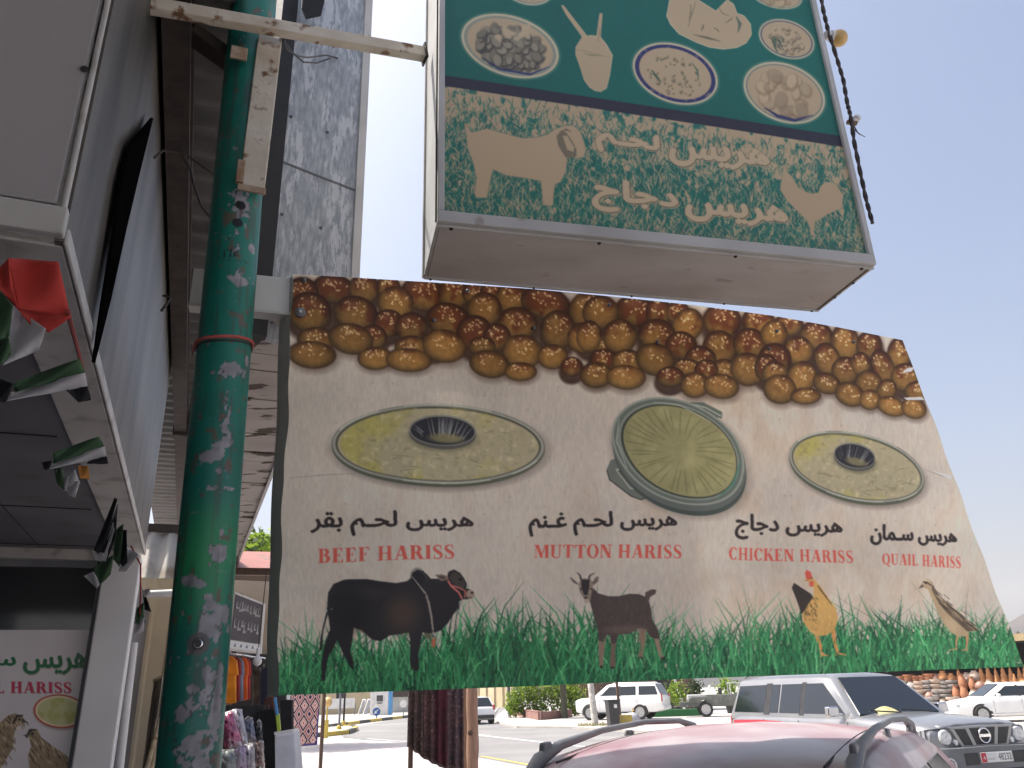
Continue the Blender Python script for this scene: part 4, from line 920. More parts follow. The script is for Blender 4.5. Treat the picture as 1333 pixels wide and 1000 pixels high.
for i, (u, v) in enumerate(((88, 405), (95, 432), (104, 466), (113, 500), (122, 535), (131, 562), (139, 592), (146, 625), (152, 650), (160, 680), (168, 705), (176, 722), (183, 735), (183, 770), (182, 800))):
    d = 2.02+.012*(v-405)*(1+(v-405)/420.)
    P.append(atd(u, v, min(d, 6.9)))
cd = thing('bunting_cord', 'thin red cord carrying the flags along the fascia edge', 'cord', tuple(P[0]))
mb = MB(); mb.tube(P, .006, 6); mb.build('cord', gold(150, 50, 46), cd)
# ------------------------------------------------------------ green pole with flaking paint
pb = atd(245, 1000, 3.05); pt_ = atd(331, 0, 3.05); PR = .102
ax_ = (pt_-pb).normalized(); p_at = lambda z: pb+ax_*((z-pb.z)/ax_.z)
pole = thing('steel_pole', 'round green steel pole with flaking paint left of the banner', 'pole', tuple(p_at(0)))
def on_pole(u, v):
    r = ray(u, v); o = CAMO; w = o-pb; a = r-ax_*r.dot(ax_); b = w-ax_*w.dot(ax_)
    A, B, Cc = a.dot(a), 2*a.dot(b), b.dot(b)-PR*PR; D = B*B-4*A*Cc
    k = (-B-math.sqrt(D))/(2*A) if D > 0 else -B/(2*A)
    return o+r*k
xa = Vector((1, 0, 0)); xa = (xa-ax_*xa.dot(ax_)).normalized(); ya = ax_.cross(xa)
def pole_ang(p): w = p-pb; return math.atan2(w.dot(ya), w.dot(xa))
NT, NZ = 170, 900; Z0, Z1 = .0, 5.6
th = np.linspace(0, 2*math.pi, NT+1); zz = np.linspace(Z0, Z1, NZ+1)
TT, ZZ = np.meshgrid(th, zz)
class NC(Canvas):
    pass
rsn = np.random.RandomState(44)
def vnoise(X, Y, sc, seed):
    g = np.random.RandomState(seed).rand(512, 512); x = X/sc % 511; y = Y/sc % 511; xi = x.astype(int); yi = y.astype(int); fx = x-xi; fy = y-yi
    fx = fx*fx*(3-2*fx); fy = fy*fy*(3-2*fy)
    return (g[yi, xi]*(1-fx)+g[yi, xi+1]*fx)*(1-fy)+(g[yi+1, xi]*(1-fx)+g[yi+1, xi+1]*fx)*fy
AX = TT*PR; n_a = vnoise(AX+5, ZZ+5, .045, 1)*.5+vnoise(AX+5, ZZ+5, .018, 2)*.3+vnoise(AX+5, ZZ+5, .008, 3)*.2
n_b = vnoise(AX+9, ZZ+9, .35, 4)*.6+vnoise(AX+9, ZZ+9, .1, 5)*.4; n_c = vnoise(AX*1.0+3, ZZ*.15+3, .01, 6)
colp = np.array(lin((19, 110, 96)))[None, None]*(.8+.4*n_b+.12*(n_c-.5))[..., None]
colp = colp*np.ones_like(TT)[..., None]
bright = np.array(lin((40, 140, 88)))
m = np.clip((vnoise(AX+2, ZZ+2, .25, 8)-.55)*4, 0, 1)*np.clip(1-np.abs(ZZ-2.15)/.35, 0, 1); colp = colp*(1-m[..., None])+bright*m[..., None]
flake = np.zeros_like(TT)
for (u, v, ru, rv) in [(311, 362, 8, 14), (316, 366, 10, 6), (313, 268, 13, 30), (300, 485, 22, 8), (302, 482, 14, 7), (295, 520, 4, 13), (297, 545, 3, 16), (293, 555, 6, 18), (297, 575, 5, 10), (270, 594, 20, 7), (284, 584, 8, 9), (286, 612, 6, 6), (278, 637, 14, 4), (300, 637, 9, 2), (289, 694, 4, 9), (283, 721, 10, 9), (290, 715, 6, 4), (272, 808, 20, 12), (286, 796, 12, 8), (275, 790, 10, 8), (298, 820, 5, 4), (256, 897, 9, 5), (272, 890, 10, 17), (264, 908, 12, 16), (258, 920, 7, 10), (281, 925, 8, 36), (286, 890, 6, 20), (250, 968, 22, 9), (266, 990, 24, 16), (272, 972, 10, 14), (235, 932, 6, 7), (277, 855, 3, 4), (281, 832, 3, 5), (328, 326, 5, 9), (331, 432, 4, 6), (322, 470, 4, 5), (255, 760, 7, 4), (247, 753, 9, 5)]:
    p = on_pole(u, v); a0 = pole_ang(p) % (2*math.pi); dp = (p-CAMO).length
    k = dp/FPX; da = ((TT-a0+math.pi) % (2*math.pi)-math.pi)*PR; dz = (ZZ-p.z)
    cosv = .8
    d = np.sqrt((da/(ru*k))**2+(dz/(rv*k*1.15))**2)
    flake = np.maximum(flake, np.clip((.9-d-(n_a-.5)*2.7)*9, 0, 1))
flake = np.maximum(flake, np.clip((n_a-.765)*30, 0, 1))
primer = np.array(lin((140, 138, 143)))[None, None]*(.75+.5*vnoise(AX, ZZ, .02, 15))[..., None]
colp = colp*(1-flake[..., None])+primer*flake[..., None]
edge = np.clip(flake*(1-flake)*4, 0, 1); colp = colp*(1-.75*edge[..., None])
run_ = np.clip((vnoise(AX+4, ZZ*.10+4, .016, 31)*.65+vnoise(AX+6, ZZ*.5+6, .08, 32)*.35-.60)*7, 0, 1)*.45; colp = colp*(1-run_[..., None])+np.array((.05, .045, .035))*run_[..., None]
scr = np.clip((vnoise(AX*.25+8, ZZ+8, .006, 33)-.90)*12, 0, 1)*.5; colp = colp*(1-scr[..., None])+np.array((.2, .22, .22))*scr[..., None]
rust = np.clip((vnoise(AX, ZZ, .03, 21)*.6+n_a*.4-.68)*14, 0, 1)*.8; colp = colp*(1-rust[..., None])+np.array((.12, .07, .05))*rust[..., None]
def pole_stroke(pts, w, c=(.012, .02, .018)):
    global colp
    for a, b in zip(pts[:-1], pts[1:]):
        for i in range(7):
            f = i/6; p = on_pole(a[0]*(1-f)+b[0]*f, a[1]*(1-f)+b[1]*f); a0 = pole_ang(p) % (2*math.pi); k = (p-CAMO).length/FPX
            da = ((TT-a0+math.pi) % (2*math.pi)-math.pi)*PR; d = np.sqrt(da**2+(ZZ-p.z)**2)/(w*k)
            mk = np.clip((1.3-d)*3, 0, 1)[..., None]; colp = colp*(1-mk)+np.array(c)*mk
pole_stroke([(281, 336), (300, 339), (320, 342), (336, 349)], .7)                     # marker scribble 17c
pole_stroke([(292, 325), (292, 334)], 1.0); pole_stroke([(296, 326), (302, 325), (299, 335)], .9); pole_stroke([(309, 328), (305, 329), (305, 333), (309, 333)], .9)
for u, v in ((313, 267), (309, 290)):
    pole_stroke([(u, v), (u+.5, v)], 5.0, (.006, .006, .006))
pole_stroke([(258, 838), (258.5, 838)], 10, (.09, .085, .085)); pole_stroke([(258, 838), (258.5, 838)], 5.5, (.02, .02, .02))
bumpr = PR-.0012*flake+.0006*(n_b-.5)
Pz = np.array(pb)[None, None]+np.array(ax_)[None, None]*((ZZ-pb.z)/ax_.z)[..., None]+(np.array(xa)[None, None]*np.cos(TT)[..., None]+np.array(ya)[None, None]*np.sin(TT)[..., None])*bumpr[..., None]
M['pole_paint'] = vcmat('pole_paint', .42, bump=.05, bscale=120)
gridmesh('shaft', Pz.reshape(-1, 3), np.clip(colp, 0, 1).reshape(-1, 3), NT, NZ, M['pole_paint'], pole)
p = on_pole(258, 838); nv = (p-pb-ax_*(p-pb).dot(ax_)).normalized(); rot = nv.to_track_quat('Z', 'Y').to_matrix()
mb = MB(); mb.lathe([(.012, -.004), (.015, .004), (.011, .006), (.009, -.002)], p, 16, rot=rot); mb.build('bolt_ring', M['chrome'], pole, smooth=40)
# red twine and dark wire tied round the pole
z1 = on_pole(296, 438).z
for (dz, r, nm, mt, lb) in ((0, .0065, 'twine', gold(190, 92, 84), 'faded red twine tied round the green pole'), (-.016, .0035, 'wire', M['cable'], 'thin dark wire tied round the green pole just under the red twine')):
    pts = []
    for i in range(41):
        a = 2*math.pi*i/40; pts.append(p_at(z1+dz)+(xa*math.cos(a)+ya*math.sin(a))*(PR+r*.7)+UP*(.006*math.sin(a*2+1)+.010*math.cos(a)))
    t = thing(nm, lb, nm, tuple(p_at(z1+dz)))
    mb = MB(); mb.tube(pts, r, 6, caps=False)
    mb.tube([p_at(z1+dz)+(xa*math.cos(3.6)+ya*math.sin(3.6))*(PR+.006)+UP*k*-.012+xa*-.002*k for k in range(4)], r*.6, 5)
    mb.build('loop', mt, t, smooth=60)
# rusty bracket and bar
br = thing('steel_bracket', 'cream rusty steel channel clamped to the upper green pole', 'bracket', tuple(atd(328, 240, 2.9)))
pA, pB = atd(352, 48, 2.93), atd(328, 243, 2.93)
mb = MB(); tv = (pA-CAMO); tv.z = 0
mb.beam(pB, pA, .10, .012, up=tuple(tv.normalized())); 
side = tv.normalized().cross(UP).normalized()
for sg in (-1, 1): mb.beam(pB+side*.048*sg+tv.normalized()*.028, pA+side*.048*sg+tv.normalized()*.028, .008, .055, up=tuple(tv.normalized()))
mb.build('channel', M['rusty_white'], br, bevel=.003)
M['rust'] = pm('rust', (.24, .13, .07), (.40, .32, .24), 14, .8, bump=.2)
mb = MB(); c1 = atd(322, 72, 2.9); mb.beam(c1-side*-.0, c1+side*-.07, .07, .01, up=tuple(tv.normalized())); mb.build('upper_plate', M['rust'], br, bevel=.003); mb = MB(); c2 = atd(313, 225, 2.9); mb.beam(c2+UP*.06, c2-UP*.05, .03, .02, up=tuple(tv.normalized())); mb.build('side_plate', M['rust'], br, bevel=.003); mb = MB(); mb.beam(atd(309, 243, 2.9), atd(346, 250, 2.9), .012, .03); mb.build('lower_plate', M['rust'], br, bevel=.003)
pL = atd(120, -6, 2.86); pR_ = atd(553, 71, 2.99)
bar_ = thing('steel_bar', 'long rusty cream steel bar running across to the green sign box', 'bar', tuple((pL+pR_)/2))
mb = MB(); mb.beam(pL, pR_, .05, .058, up=(0, 0, 1)); mb.build('tube', M['rusty_white'], bar_, bevel=.004)
mb = MB(); mb.beam(pR_-(pR_-pL).normalized()*.008, pR_, .075, .085, up=(0, 0, 1)); mb.build('end_plate', M['brown_steel'], bar_)
db = thing('steel_brace', 'dark brown steel brace slanting from the fascia to the green pole', 'brace', tuple(atd(304, 86, 3.2)))
mb = MB(); mb.beam(atd(150, -28, 3.2), atd(308, 86, 3.2), .10, .06, up=(0, 0, 1)); mb.build('bar', M['brown_steel'], db, bevel=.003)
# corrugated canopy
CZ = 4.72
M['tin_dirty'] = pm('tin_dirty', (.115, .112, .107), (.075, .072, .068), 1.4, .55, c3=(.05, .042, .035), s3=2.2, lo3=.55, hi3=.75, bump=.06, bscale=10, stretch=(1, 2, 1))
e_r = atz(304, 100, CZ); t_r = (e_r-fA).dot(fn)
can = thing('canopy_roof', 'dirty white corrugated canopy roof on brown steel beams above the shop fronts', 'canopy', tuple(FP(4, t_r/2, CZ)))
mb = MB(); NS = 560
mb.grid(lambda a, b: FP(-1.2+16.5*b, -.4+(t_r+.4)*a, CZ+.014*math.sin(b*NS/8*2*math.pi)), 3, NS)
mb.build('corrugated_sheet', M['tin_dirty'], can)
mb = MB()
mb.box(FP(7, .085, CZ-.07), (.12, 16.4, .05), frz); mb.box(FP(7, .085, CZ-.16), (.05, 16.4, .15), frz); mb.box(FP(7, .085, CZ-.25), (.12, 16.4, .03), frz)
mb.build('main_beam', M['brown_steel'], can)
for a in (6.9, 12.6):
    mb = MB(); mb.box(FP(a, t_r/2, CZ-.17), (t_r-.02, .16, .26), frz); mb.build('cross_beam', M['brown_steel'], can)
mb = MB(); mb.box(FP(2.9, t_r/2+.2, CZ-.05), (t_r-.5, .05, .06), frz); mb.build('purlin', M['brown_steel'], can)
cbl = thing('hanging_wire', 'thin black wire loosely hanging from the brown beam under the canopy', 'wire', tuple(atd(240, 200, 3.6)))
for P in ([(200, 206), (212, 196), (240, 200), (262, 215), (282, 230), (300, 212), (312, 196)], [(236, 200), (248, 220), (252, 240), (262, 268), (278, 288)], [(198, 110), (201, 98), (224, 102), (229, 100), (229, 52)], [(210, 405), (218, 395), (222, 388), (212, 385), (220, 384)]):
    mb = MB(); mb.tube([atd(u, v, 3.7) for u, v in P], .007, 5); mb.build('strand', M['cable'], cbl, smooth=60)
wr = thing('black_wire', 'two black wires looping from the cream bracket to the galvanised panel', 'wire', tuple(atd(375, 60, 3.0)))
for P in ([(368, 55), (375, 66), (388, 73), (400, 75), (425, 72), (440, 76)], [(369, 52), (380, 68), (395, 81), (412, 82), (430, 76)]):
    mb = MB(); mb.tube([atd(u, v, 3.0+.012*abs(u-368)) for u, v in P], .005, 5); mb.build('strand', M['cable'], wr, smooth=60)
# galvanised panel behind the pole
gm, n, l, b = newmat('galvanised_flaking')
tc = n.new('ShaderNodeTexCoord'); mp = n.new('ShaderNodeMapping'); mp.inputs['Scale'].default_value = (3.2, 3.2, .7); l.new(tc.outputs['Object'], mp.inputs[0])
def nz(sc, a, bb, det=7, ro=.6):
    t = n.new('ShaderNodeTexNoise'); t.inputs['Scale'].default_value = sc; t.inputs['Detail'].default_value = det; t.inputs['Roughness'].default_value = ro; l.new(mp.outputs[0], t.inputs[0])
    r = n.new('ShaderNodeMapRange'); r.inputs[1].default_value = a; r.inputs[2].default_value = bb; l.new(t.outputs[0], r.inputs[0]); return r.outputs[0]
mx = n.new('ShaderNodeMix'); mx.data_type = 'RGBA'; l.new(nz(16, .36, .66), mx.inputs[0]); mx.inputs[6].default_value = (.26, .285, .31, 1); mx.inputs[7].default_value = (.46, .48, .50, 1)
m2 = n.new('ShaderNodeMix'); m2.data_type = 'RGBA'; l.new(nz(4, .515, .545, 11, .78), m2.inputs[0]); l.new(mx.outputs[2], m2.inputs[6]); m2.inputs[7].default_value = (.55, .56, .58, 1)
l.new(m2.outputs[2], b.inputs['Base Color']); b.inputs['Roughness'].default_value = .5; b.inputs['Metallic'].default_value = .15
M['galv'] = gm
gl, gr_ = atd(354, 352, 3.75), atd(468, 357, 3.95); gx = (gr_-gl); gx.z = 0; GW = gx.length; gx.normalize(); gn = UP.cross(gx).normalized()
gz0, gz1 = 3.36, 6.6
gp = thing('galvanised_panel', 'tall galvanised metal panel with flaking white paint above the banner end', 'panel', (gl.x, gl.y, gz0))
gl0 = Vector((gl.x, gl.y, 0))
mb = MB(); mb.box(gl0+gx*GW/2+gn*.02+UP*(gz0+gz1)/2, (GW, .04, gz1-gz0), math.atan2(gx.y, gx.x)); mb.build('sheet', M['galv'], gp, bevel=.004)
mb = MB(); mb.box(gl0+gx*(GW-.03)+gn*-.004+UP*(gz0+gz1)/2, (.05, .02, gz1-gz0-.02), math.atan2(gx.y, gx.x)); mb.build('edge_flange', M['white_steel'], gp)
mb = MB(); mb.box(gl0+gx*-.05+gn*.05+UP*(gz0+gz1)/2, (.09, .16, gz1-gz0), math.atan2(gx.y, gx.x)); mb.build('side_post', M['black_steel'], gp)
mb = MB(); mb.prism([atd(u, v, 3.6) for u, v in ((396, -30), (430, -30), (418, 20), (399, 24), (393, 10))], gn*.01); t = thing('cloth_scrap', 'black and white cloth scrap caught at the top of the galvanised panel', 'cloth', tuple(atd(408, 0, 3.6))); mb.build('cloth', FM[3], t)
for k, z in enumerate((3.46, 4.1, 4.75, 5.4)):
    for fx2 in (.05, .5, .93):
        mb = MB(); mb.lathe([(0, .012), (.007, .010), (.010, 0)], gl0+gx*GW*fx2+gn*-.001+UP*z, 10, rot=(-gn).to_track_quat('Z', 'Y').to_matrix()); mb.build('rivet', M['grey_plastic'], gp)
mb = MB(); mb.box(gl0+gx*GW*.47+gn*-.002+UP*4.43, (GW*.92, .006, .012), math.atan2(gx.y, gx.x)); mb.build('sheet_joint', M['grey_plastic'], gp)
# white box beam that carries the banner
q1 = atp(247, 374, b_tl, b_n)+b_n*.06; ax2 = (b_tr-b_tl).normalized(); q1.z = 3.335
cbm = thing('box_beam', 'white box beam behind the green pole carrying the banner top', 'beam', tuple(q1))
mb = MB(); mb.beam(q1, q1+ax2*(3.3), .045, .17, up=(0, 0, 1)); mb.build('tube', M['white_plain'], cbm, bevel=.004)
mb = MB(); mb.beam(q1+UP*-.095, q1+ax2*.7+UP*-.095, .07, .012, up=(0, 0, 1)); mb.build('lip', M['white_steel'], cbm)
# plank ceiling of the next shop, right of the pole
PZ = 3.46
M['peeling_planks'] = pm('peeling_planks', (.50, .465, .42), (.41, .375, .335), 1.2, .75, c3=(.09, .07, .055), s3=3.0, lo3=.56, hi3=.59, bump=.12, bscale=14, stretch=(1, 2.6, 1))
ed = atz(365, 585, PZ); t_e = (ed-fA).dot(fn); t_l = (atz(290, 560, PZ)-fA).dot(fn); PWD = t_e-t_l; a_s = (atz(345, 412, PZ)-fA).dot(fe)
pk = thing('plank_awning', 'peeling cream plank awning seen from below between the green pole and banner', 'awning', tuple(FP(5, t_e, PZ)))
mb = MB()
a = a_s; rsx = random.Random(5)
while a < 13.5:
    w = .24; mb.box(FP(a+w/2, t_e-PWD/2+rsx.uniform(-.01, .01), PZ+rsx.uniform(0, .012)), (PWD, w-.008, .02), frz); a += w
mb.build('planks', M['peeling_planks'], pk)
mb = MB(); mb.box(FP(a_s+5.9, t_e+.005, PZ+.05), (.025, 11.7, .15), frz); mb.build('fascia_board', M['white_plain'], pk)
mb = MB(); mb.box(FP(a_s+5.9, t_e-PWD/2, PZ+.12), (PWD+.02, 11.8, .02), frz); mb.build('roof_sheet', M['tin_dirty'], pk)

# unseen awning added overhead and behind to keep sky light off this corner
aw = thing('shade_awning', 'wide corrugated awning, unseen overhead, added to shade the pavement in front of the shop', 'awning', (0, -3, 4.9))
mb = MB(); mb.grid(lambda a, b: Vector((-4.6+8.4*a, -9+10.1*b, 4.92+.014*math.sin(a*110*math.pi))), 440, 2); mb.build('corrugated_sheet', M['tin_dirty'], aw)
mb = MB()
for y in (-8.8, -4, .9):
    mb = MB(); mb.box((-.4, y, 4.8), (8.3, .1, .16)); mb.build('beam', M['brown_steel'], aw)
bw = thing('shop_building', 'plain shop building behind the fascia and awning, lengthened unseen for shade', 'building', tuple(FP(4, -4.5, 0)), frz)
mb = MB(); mb.box(FP(1, -5.2, 2.7), (3.2, 23.0, 5.4), frz); mb.build('wall', M['soffit_grey'], bw)  # run on unseen behind the camera to darken the left side
mb = MB(); mb.box(FP(1, -5.2, 5.5), (3.4, 23.2, .2), frz); mb.build('roof', M['concrete'], bw)
# ------------------------------------------------------------ vehicles
def paint(name, c, metal=0.0, rough=.35, dust=(.55, .5, .45), amt=.0):
    m = pm(name, c, tuple(x*.93 for x in c), 1.5, rough, metal, coat=.7, c3=tuple(c[i]*(1-amt)+dust[i]*amt for i in range(3)), s3=2.4, lo3=.42, hi3=.75)
    return m
M['paint_white'] = paint('paint_white', (.78, .78, .77)); M['paint_silver'] = paint('paint_silver', (.27, .275, .285), .55, .33, amt=.12)
M['paint_maroon'] = pm('paint_maroon', (.22, .085, .10), (.33, .25, .265), 1.1, .5, coat=.25, c3=(.40, .36, .37), s3=1.6, lo3=.45, hi3=.62, bump=.02); M['paint_olive'] = paint('paint_olive', (.09, .10, .085), 0, .5, amt=.2)
M['lamp_red'] = pm('lamp_red', (.40, .02, .02), (.3, .015, .015), 8, .15, coat=1); M['lamp_clear'] = pm('lamp_clear', (.62, .64, .66), (.42, .44, .47), 18, .12, .3, coat=1)
M['bumper_grey'] = pm('bumper_grey', (.13, .135, .145), (.17, .175, .185), 4, .5, bump=.03); M['rim'] = pm('rim_alloy', (.50, .50, .50), (.4, .4, .4), 9, .3, .8)
M['plate_white'] = pm('plate_white', (.72, .72, .70), (.62, .62, .6), 9, .4); M['plate_red'] = pm('plate_red', (.50, .03, .06), (.4, .03, .05), 9, .4)
M['dash_cloth'] = pm('dash_cloth', (.55, .52, .26), (.45, .42, .2), 9, .8)
def section(w, zs, zb, cr=.02):
    h = [(0, zs), (w*.72, zs), (w-.06, zs+.03), (w-.01, zs+.14), (w, zs+(zb-zs)*.5), (w-.005, zb-.2), (w-.02, zb-.09), (w-.05, zb-.035), (w-.13, zb), (w*.5, zb+cr*.8), (0, zb+cr)]
    return h+[(-y, z) for y, z in reversed(h[1:-1])]
def loft(mb, secs, mi=0):
    n = len(secs[0][1]); vs = [(x, y, z) for x, s in secs for y, z in s]; fs = []
    for i in range(len(secs)-1):
        for j in range(n):
            j2 = (j+1) % n; fs.append((i*n+j, i*n+j2, (i+1)*n+j2, (i+1)*n+j))
    k = (len(secs)-1)*n
    fs += [tuple(range(n-1, -1, -1)), tuple(k+j for j in range(n))]
    mb.add(vs, fs, mi)
def wheel(car, x, y, r, w=.24, spokes=6):
    sg = 1 if y > 0 else -1
    rot = Matrix.Rotation(-math.pi/2*sg, 3, 'X'); o = (x, y, r)
    mb = MB(); mb.lathe([(r*.62, -w/2), (r*.93, -w/2), (r, -w*.32), (r, w*.32), (r*.93, w/2), (r*.66, w/2), (r*.62, w*.3)], o, 28, rot=rot)
    wt = mb.build('tyre', M['black_rubber'], car, local=True, smooth=40)
    mb = MB(); mb.lathe([(r*.64, w*.36), (r*.66, w*.47), (r*.60, w*.44), (r*.56, w*.2), (r*.1, w*.12), (0, w*.12)], o, 28, rot=rot)
    for k in range(spokes):
        a = 2*math.pi*k/spokes; d = Vector((math.cos(a), math.sin(a), 0))
        mb.beam(Vector(o)+rot@(d*.04+Vector((0, 0, w*.36))), Vector(o)+rot@(d*r*.6+Vector((0, 0, w*.42))), r*.17, .03, up=tuple(rot@Vector((0, 0, 1))))
    mb.lathe([(0, w*.46), (r*.13, w*.43), (r*.15, w*.3)], o, 14, rot=rot)
    mb.build('rim', M['rim'], wt, local=True, smooth=35)
def vehicle(name, label, loc, rz, S):
    t = thing(name, label, S.get('cat', 'car'), loc, rz)
    st = S['stations']      # (x, sill z, belt/hood z, half width)
    mb = MB(); loft(mb, [(x, section(w, zs, zb, S.get('crown', .03))) for x, zs, zb, w in st])
    body = mb.build('body', S['paint'], t, local=True, smooth=38)
    xf0, xf1, xr1, xr0, zr, wr, zb, w = S['house']
    def hsec(ztop, wt):
        f = (ztop-zb)/(zr-zb); a = [(w-.07, zb-.06), (w-.075, zb), ((w-.075)*(1-f)+(wr+.03)*f, zb+(ztop-zb)*.9), ((w-.085)*(1-f)+(wr-.02)*f, zb+(ztop-zb)*.97), ((w-.2)*(1-f)+(wr-.14)*f, ztop), ((w*.5)*(1-f)+(wr*.5)*f, ztop+.02*f), (0, ztop+.03*f)]
        return a+[(-y, z) for y, z in reversed(a[:-1])]
    rc = S.get('roof', lambda u: 0.0)
    secs = [(xf0, hsec(zb+.002, wr)), (xf0*.5+xf1*.5, hsec(zb+(zr-zb)*.5, wr)), (xf1+.04, hsec(zr-.04*(zr-zb)/(xf0-xf1)-.012, wr)), (xf1-.1, hsec(zr-.006, wr))]
    for u in np.linspace(.1, .9, 9): x = xf1*(1-u)+xr1*u; secs.append((x, hsec(zr+rc(u), wr)))
    secs += [(xr1, hsec(zr-.02, wr-.01)), (xr1*.5+xr0*.5, hsec(zb+(zr-zb)*.5, wr)), (xr0, hsec(zb+.002, wr))]
    secs.sort(key=lambda s: -s[0]); mb = MB(); loft(mb, secs); mb.build('roof', S.get('roofpaint', S['paint']), t, local=True, smooth=35)
    def sp(x, f, sg, off=.008): return (x, sg*((w-.075)*(1-f)+(wr+.03)*f+off), zb+(zr-zb)*.9*f)
    for sg in (1, -1):
        for poly in S['windows']:
            mb = MB(); mb.prism([sp(x, f, sg) for x, f in poly], (0, -.012*sg, 0)); mb.build('window', S.get('glass', M['glass']), t, local=True)
        for x0, x1 in S.get('pillars', []):
            mb = MB(); mb.prism([sp(x, f, sg, .006) for x, f in ((x0, .04), (x1, .04), (x1, .94), (x0, .94))], (0, -.01*sg, 0)); mb.build('pillar', M['black_plastic'], t, local=True)
        for x, z in S.get('handles', []):
            mb = MB(); mb.box((x, sg*(w+.012), z), (.16, .03, .03)); mb.build('handle', S['paint'], t, local=True, bevel=.01)
        for x in S.get('seams', []):
            mb = MB(); mb.box((x, sg*(w-.004), (st[2][1]+zb)/2+.05), (.008, .012, zb-st[2][1]-.2)); mb.build('door_seam', M['black_plastic'], t, local=True)
        x, z = S['mirror']
        mb = MB(); mb.box((x, sg*(w+.1), z), (.12, .2, .15), taper=.9); mb.box((x+.02, sg*(w-.02), z-.05), (.05, .12, .04)); mb.build('mirror', S.get('mirrormat', S['paint']), t, local=True, bevel=.025)
    # windscreen and rear glass sit a few mm proud of the shell
    for nm, xa, xb in (('windscreen', xf0, xf1), ('rear_window', xr0, xr1)):
        d = Vector((xb-xa, 0, zr-zb)).normalized(); nn = Vector((d.z, 0, -d.x)) if nm == 'windscreen' else Vector((-d.z, 0, d.x))
        if nn.z < 0: nn = -nn
        Pt = lambda f, y: Vector((xa+(xb-xa)*f, y, zb+(zr-zb)*f))+nn*.03
        y0, y1 = w-.2, wr-.1
        mb = MB(); mb.prism([Pt(.05, -y0), Pt(.05, y0), Pt(.90, y1), Pt(.90, -y1)], -nn*.025); mb.build(nm, S.get('glass', M['glass']), t, local=True)
    for x in S['wheels']:
        for sg in (1, -1):
            mb = MB(); r = S['wr']; yy = sg*(w-.006)
            P = [(x+(r+.07)*math.cos(a), yy, r+(r+.07)*math.sin(a)) for a in np.linspace(-.25, math.pi+.25, 24)]; mb.prism(P, (0, -.3*sg, 0)); mb.build('wheel_arch', M['black_plastic'], t, local=True)
            wheel(t, x, sg*(w-.085), r)
    return t
# silver four wheel drive
plate = atd(1289, 977, 13.45); hd = R(163); hx, hy = math.sin(hd), math.cos(hd)
suv = vehicle('silver_suv', 'dusty silver four wheel drive facing us beyond the red car', (plate.x-hx*2.55, plate.y-hy*2.55, 0), math.atan2(hy, hx), dict(cat='car', paint=M['paint_silver'], glass=M['glass_blue'], crown=.05,
    stations=[(2.46, .55, 1.02, .70), (2.40, .48, 1.06, .84), (2.2, .45, 1.10, .93), (1.7, .42, 1.14, .95), (1.0, .42, 1.18, .95), (.5, .42, 1.17, .95), (-1.2, .42, 1.17, .95), (-2.2, .45, 1.17, .94), (-2.52, .5, 1.16, .90), (-2.58, .55, 1.1, .82)],
    house=(1.0, .28, -2.38, -2.56, 1.80, .66, 1.16, .95), roof=lambda u: .02*math.sin(u*math.pi),
    windows=[[(.78, .10), (-.28, .10), (-.28, .90), (.16, .90)], [(-.40, .10), (-.98, .10), (-.98, .90), (-.40, .90)], [(-1.03, .10), (-1.28, .10), (-1.28, .90), (-1.03, .90)], [(-1.46, .10), (-2.44, .10), (-2.36, .88), (-1.46, .90)]],
    pillars=[(-.28, -.40), (-1.28, -1.46)], mirror=(.72, 1.26), mirrormat=M['chrome'], handles=[(-.15, 1.02), (-1.15, 1.02)], seams=[(-.34), (-1.36), (.9)], wheels=[1.5, -1.45], wr=.38))
mb = MB(); mb.grid(lambda a, b: (2.44-1.48*b, (a-.5)*2*(.80-.16*(1-b)), 1.068+.115*b**.8+.035*math.cos((a-.5)*3)+.012*math.exp(-((abs(a-.5)-.3)/.05)**2)), 24, 18); o = mb.build('bonnet', M['paint_silver'], suv, local=True, smooth=60); so = o.modifiers.new('s', 'SOLIDIFY'); so.thickness = .03
# grille, lamps, bumper
mb = MB(); mb.prism([(2.46, -.56, 1.07), (2.46, .56, 1.07), (2.46, .40, .80), (2.46, -.40, .80)], (.035, 0, 0)); gr = mb.build('grille', M['paint_silver'], suv, local=True, bevel=.012)
gmesh, n, l, b = newmat('grille_mesh'); tc = n.new('ShaderNodeTexCoord'); mp = n.new('ShaderNodeMapping'); mp.inputs['Rotation'].default_value = (R(45), 0, 0); ck = n.new('ShaderNodeTexBrick'); ck.inputs['Scale'].default_value = 40; ck.offset = 0; ck.inputs['Color1'].default_value = (.006, .006, .007, 1); ck.inputs['Color2'].default_value = (.006, .006, .007, 1); ck.inputs['Mortar'].default_value = (.06, .06, .065, 1); ck.inputs['Mortar Size'].default_value = .06; ck.inputs['Brick Width'].default_value = .5; ck.inputs['Row Height'].default_value = .5
sx = n.new('ShaderNodeSeparateXYZ'); cx = n.new('ShaderNodeCombineXYZ'); l.new(tc.outputs['Object'], mp.inputs[0]); l.new(mp.outputs[0], sx.inputs[0]); l.new(sx.outputs[1], cx.inputs[0]); l.new(sx.outputs[2], cx.inputs[1]); l.new(cx.outputs[0], ck.inputs[0]); l.new(ck.outputs[0], b.inputs['Base Color'])
for P in ([(-.22, 1.045), (.22, 1.045), (.15, .835), (-.15, .835)], [(-.47, 1.04), (-.29, 1.04), (-.215, .83), (-.36, .835)], [(.47, 1.04), (.29, 1.04), (.215, .83), (.36, .835)]):
    mb = MB(); mb.prism([(2.490, y, z) for y, z in P], (.012, 0, 0)); mb.build('grille_opening', gmesh, gr, local=True)
rotx = Matrix.Rotation(math.pi/2, 3, 'Y')
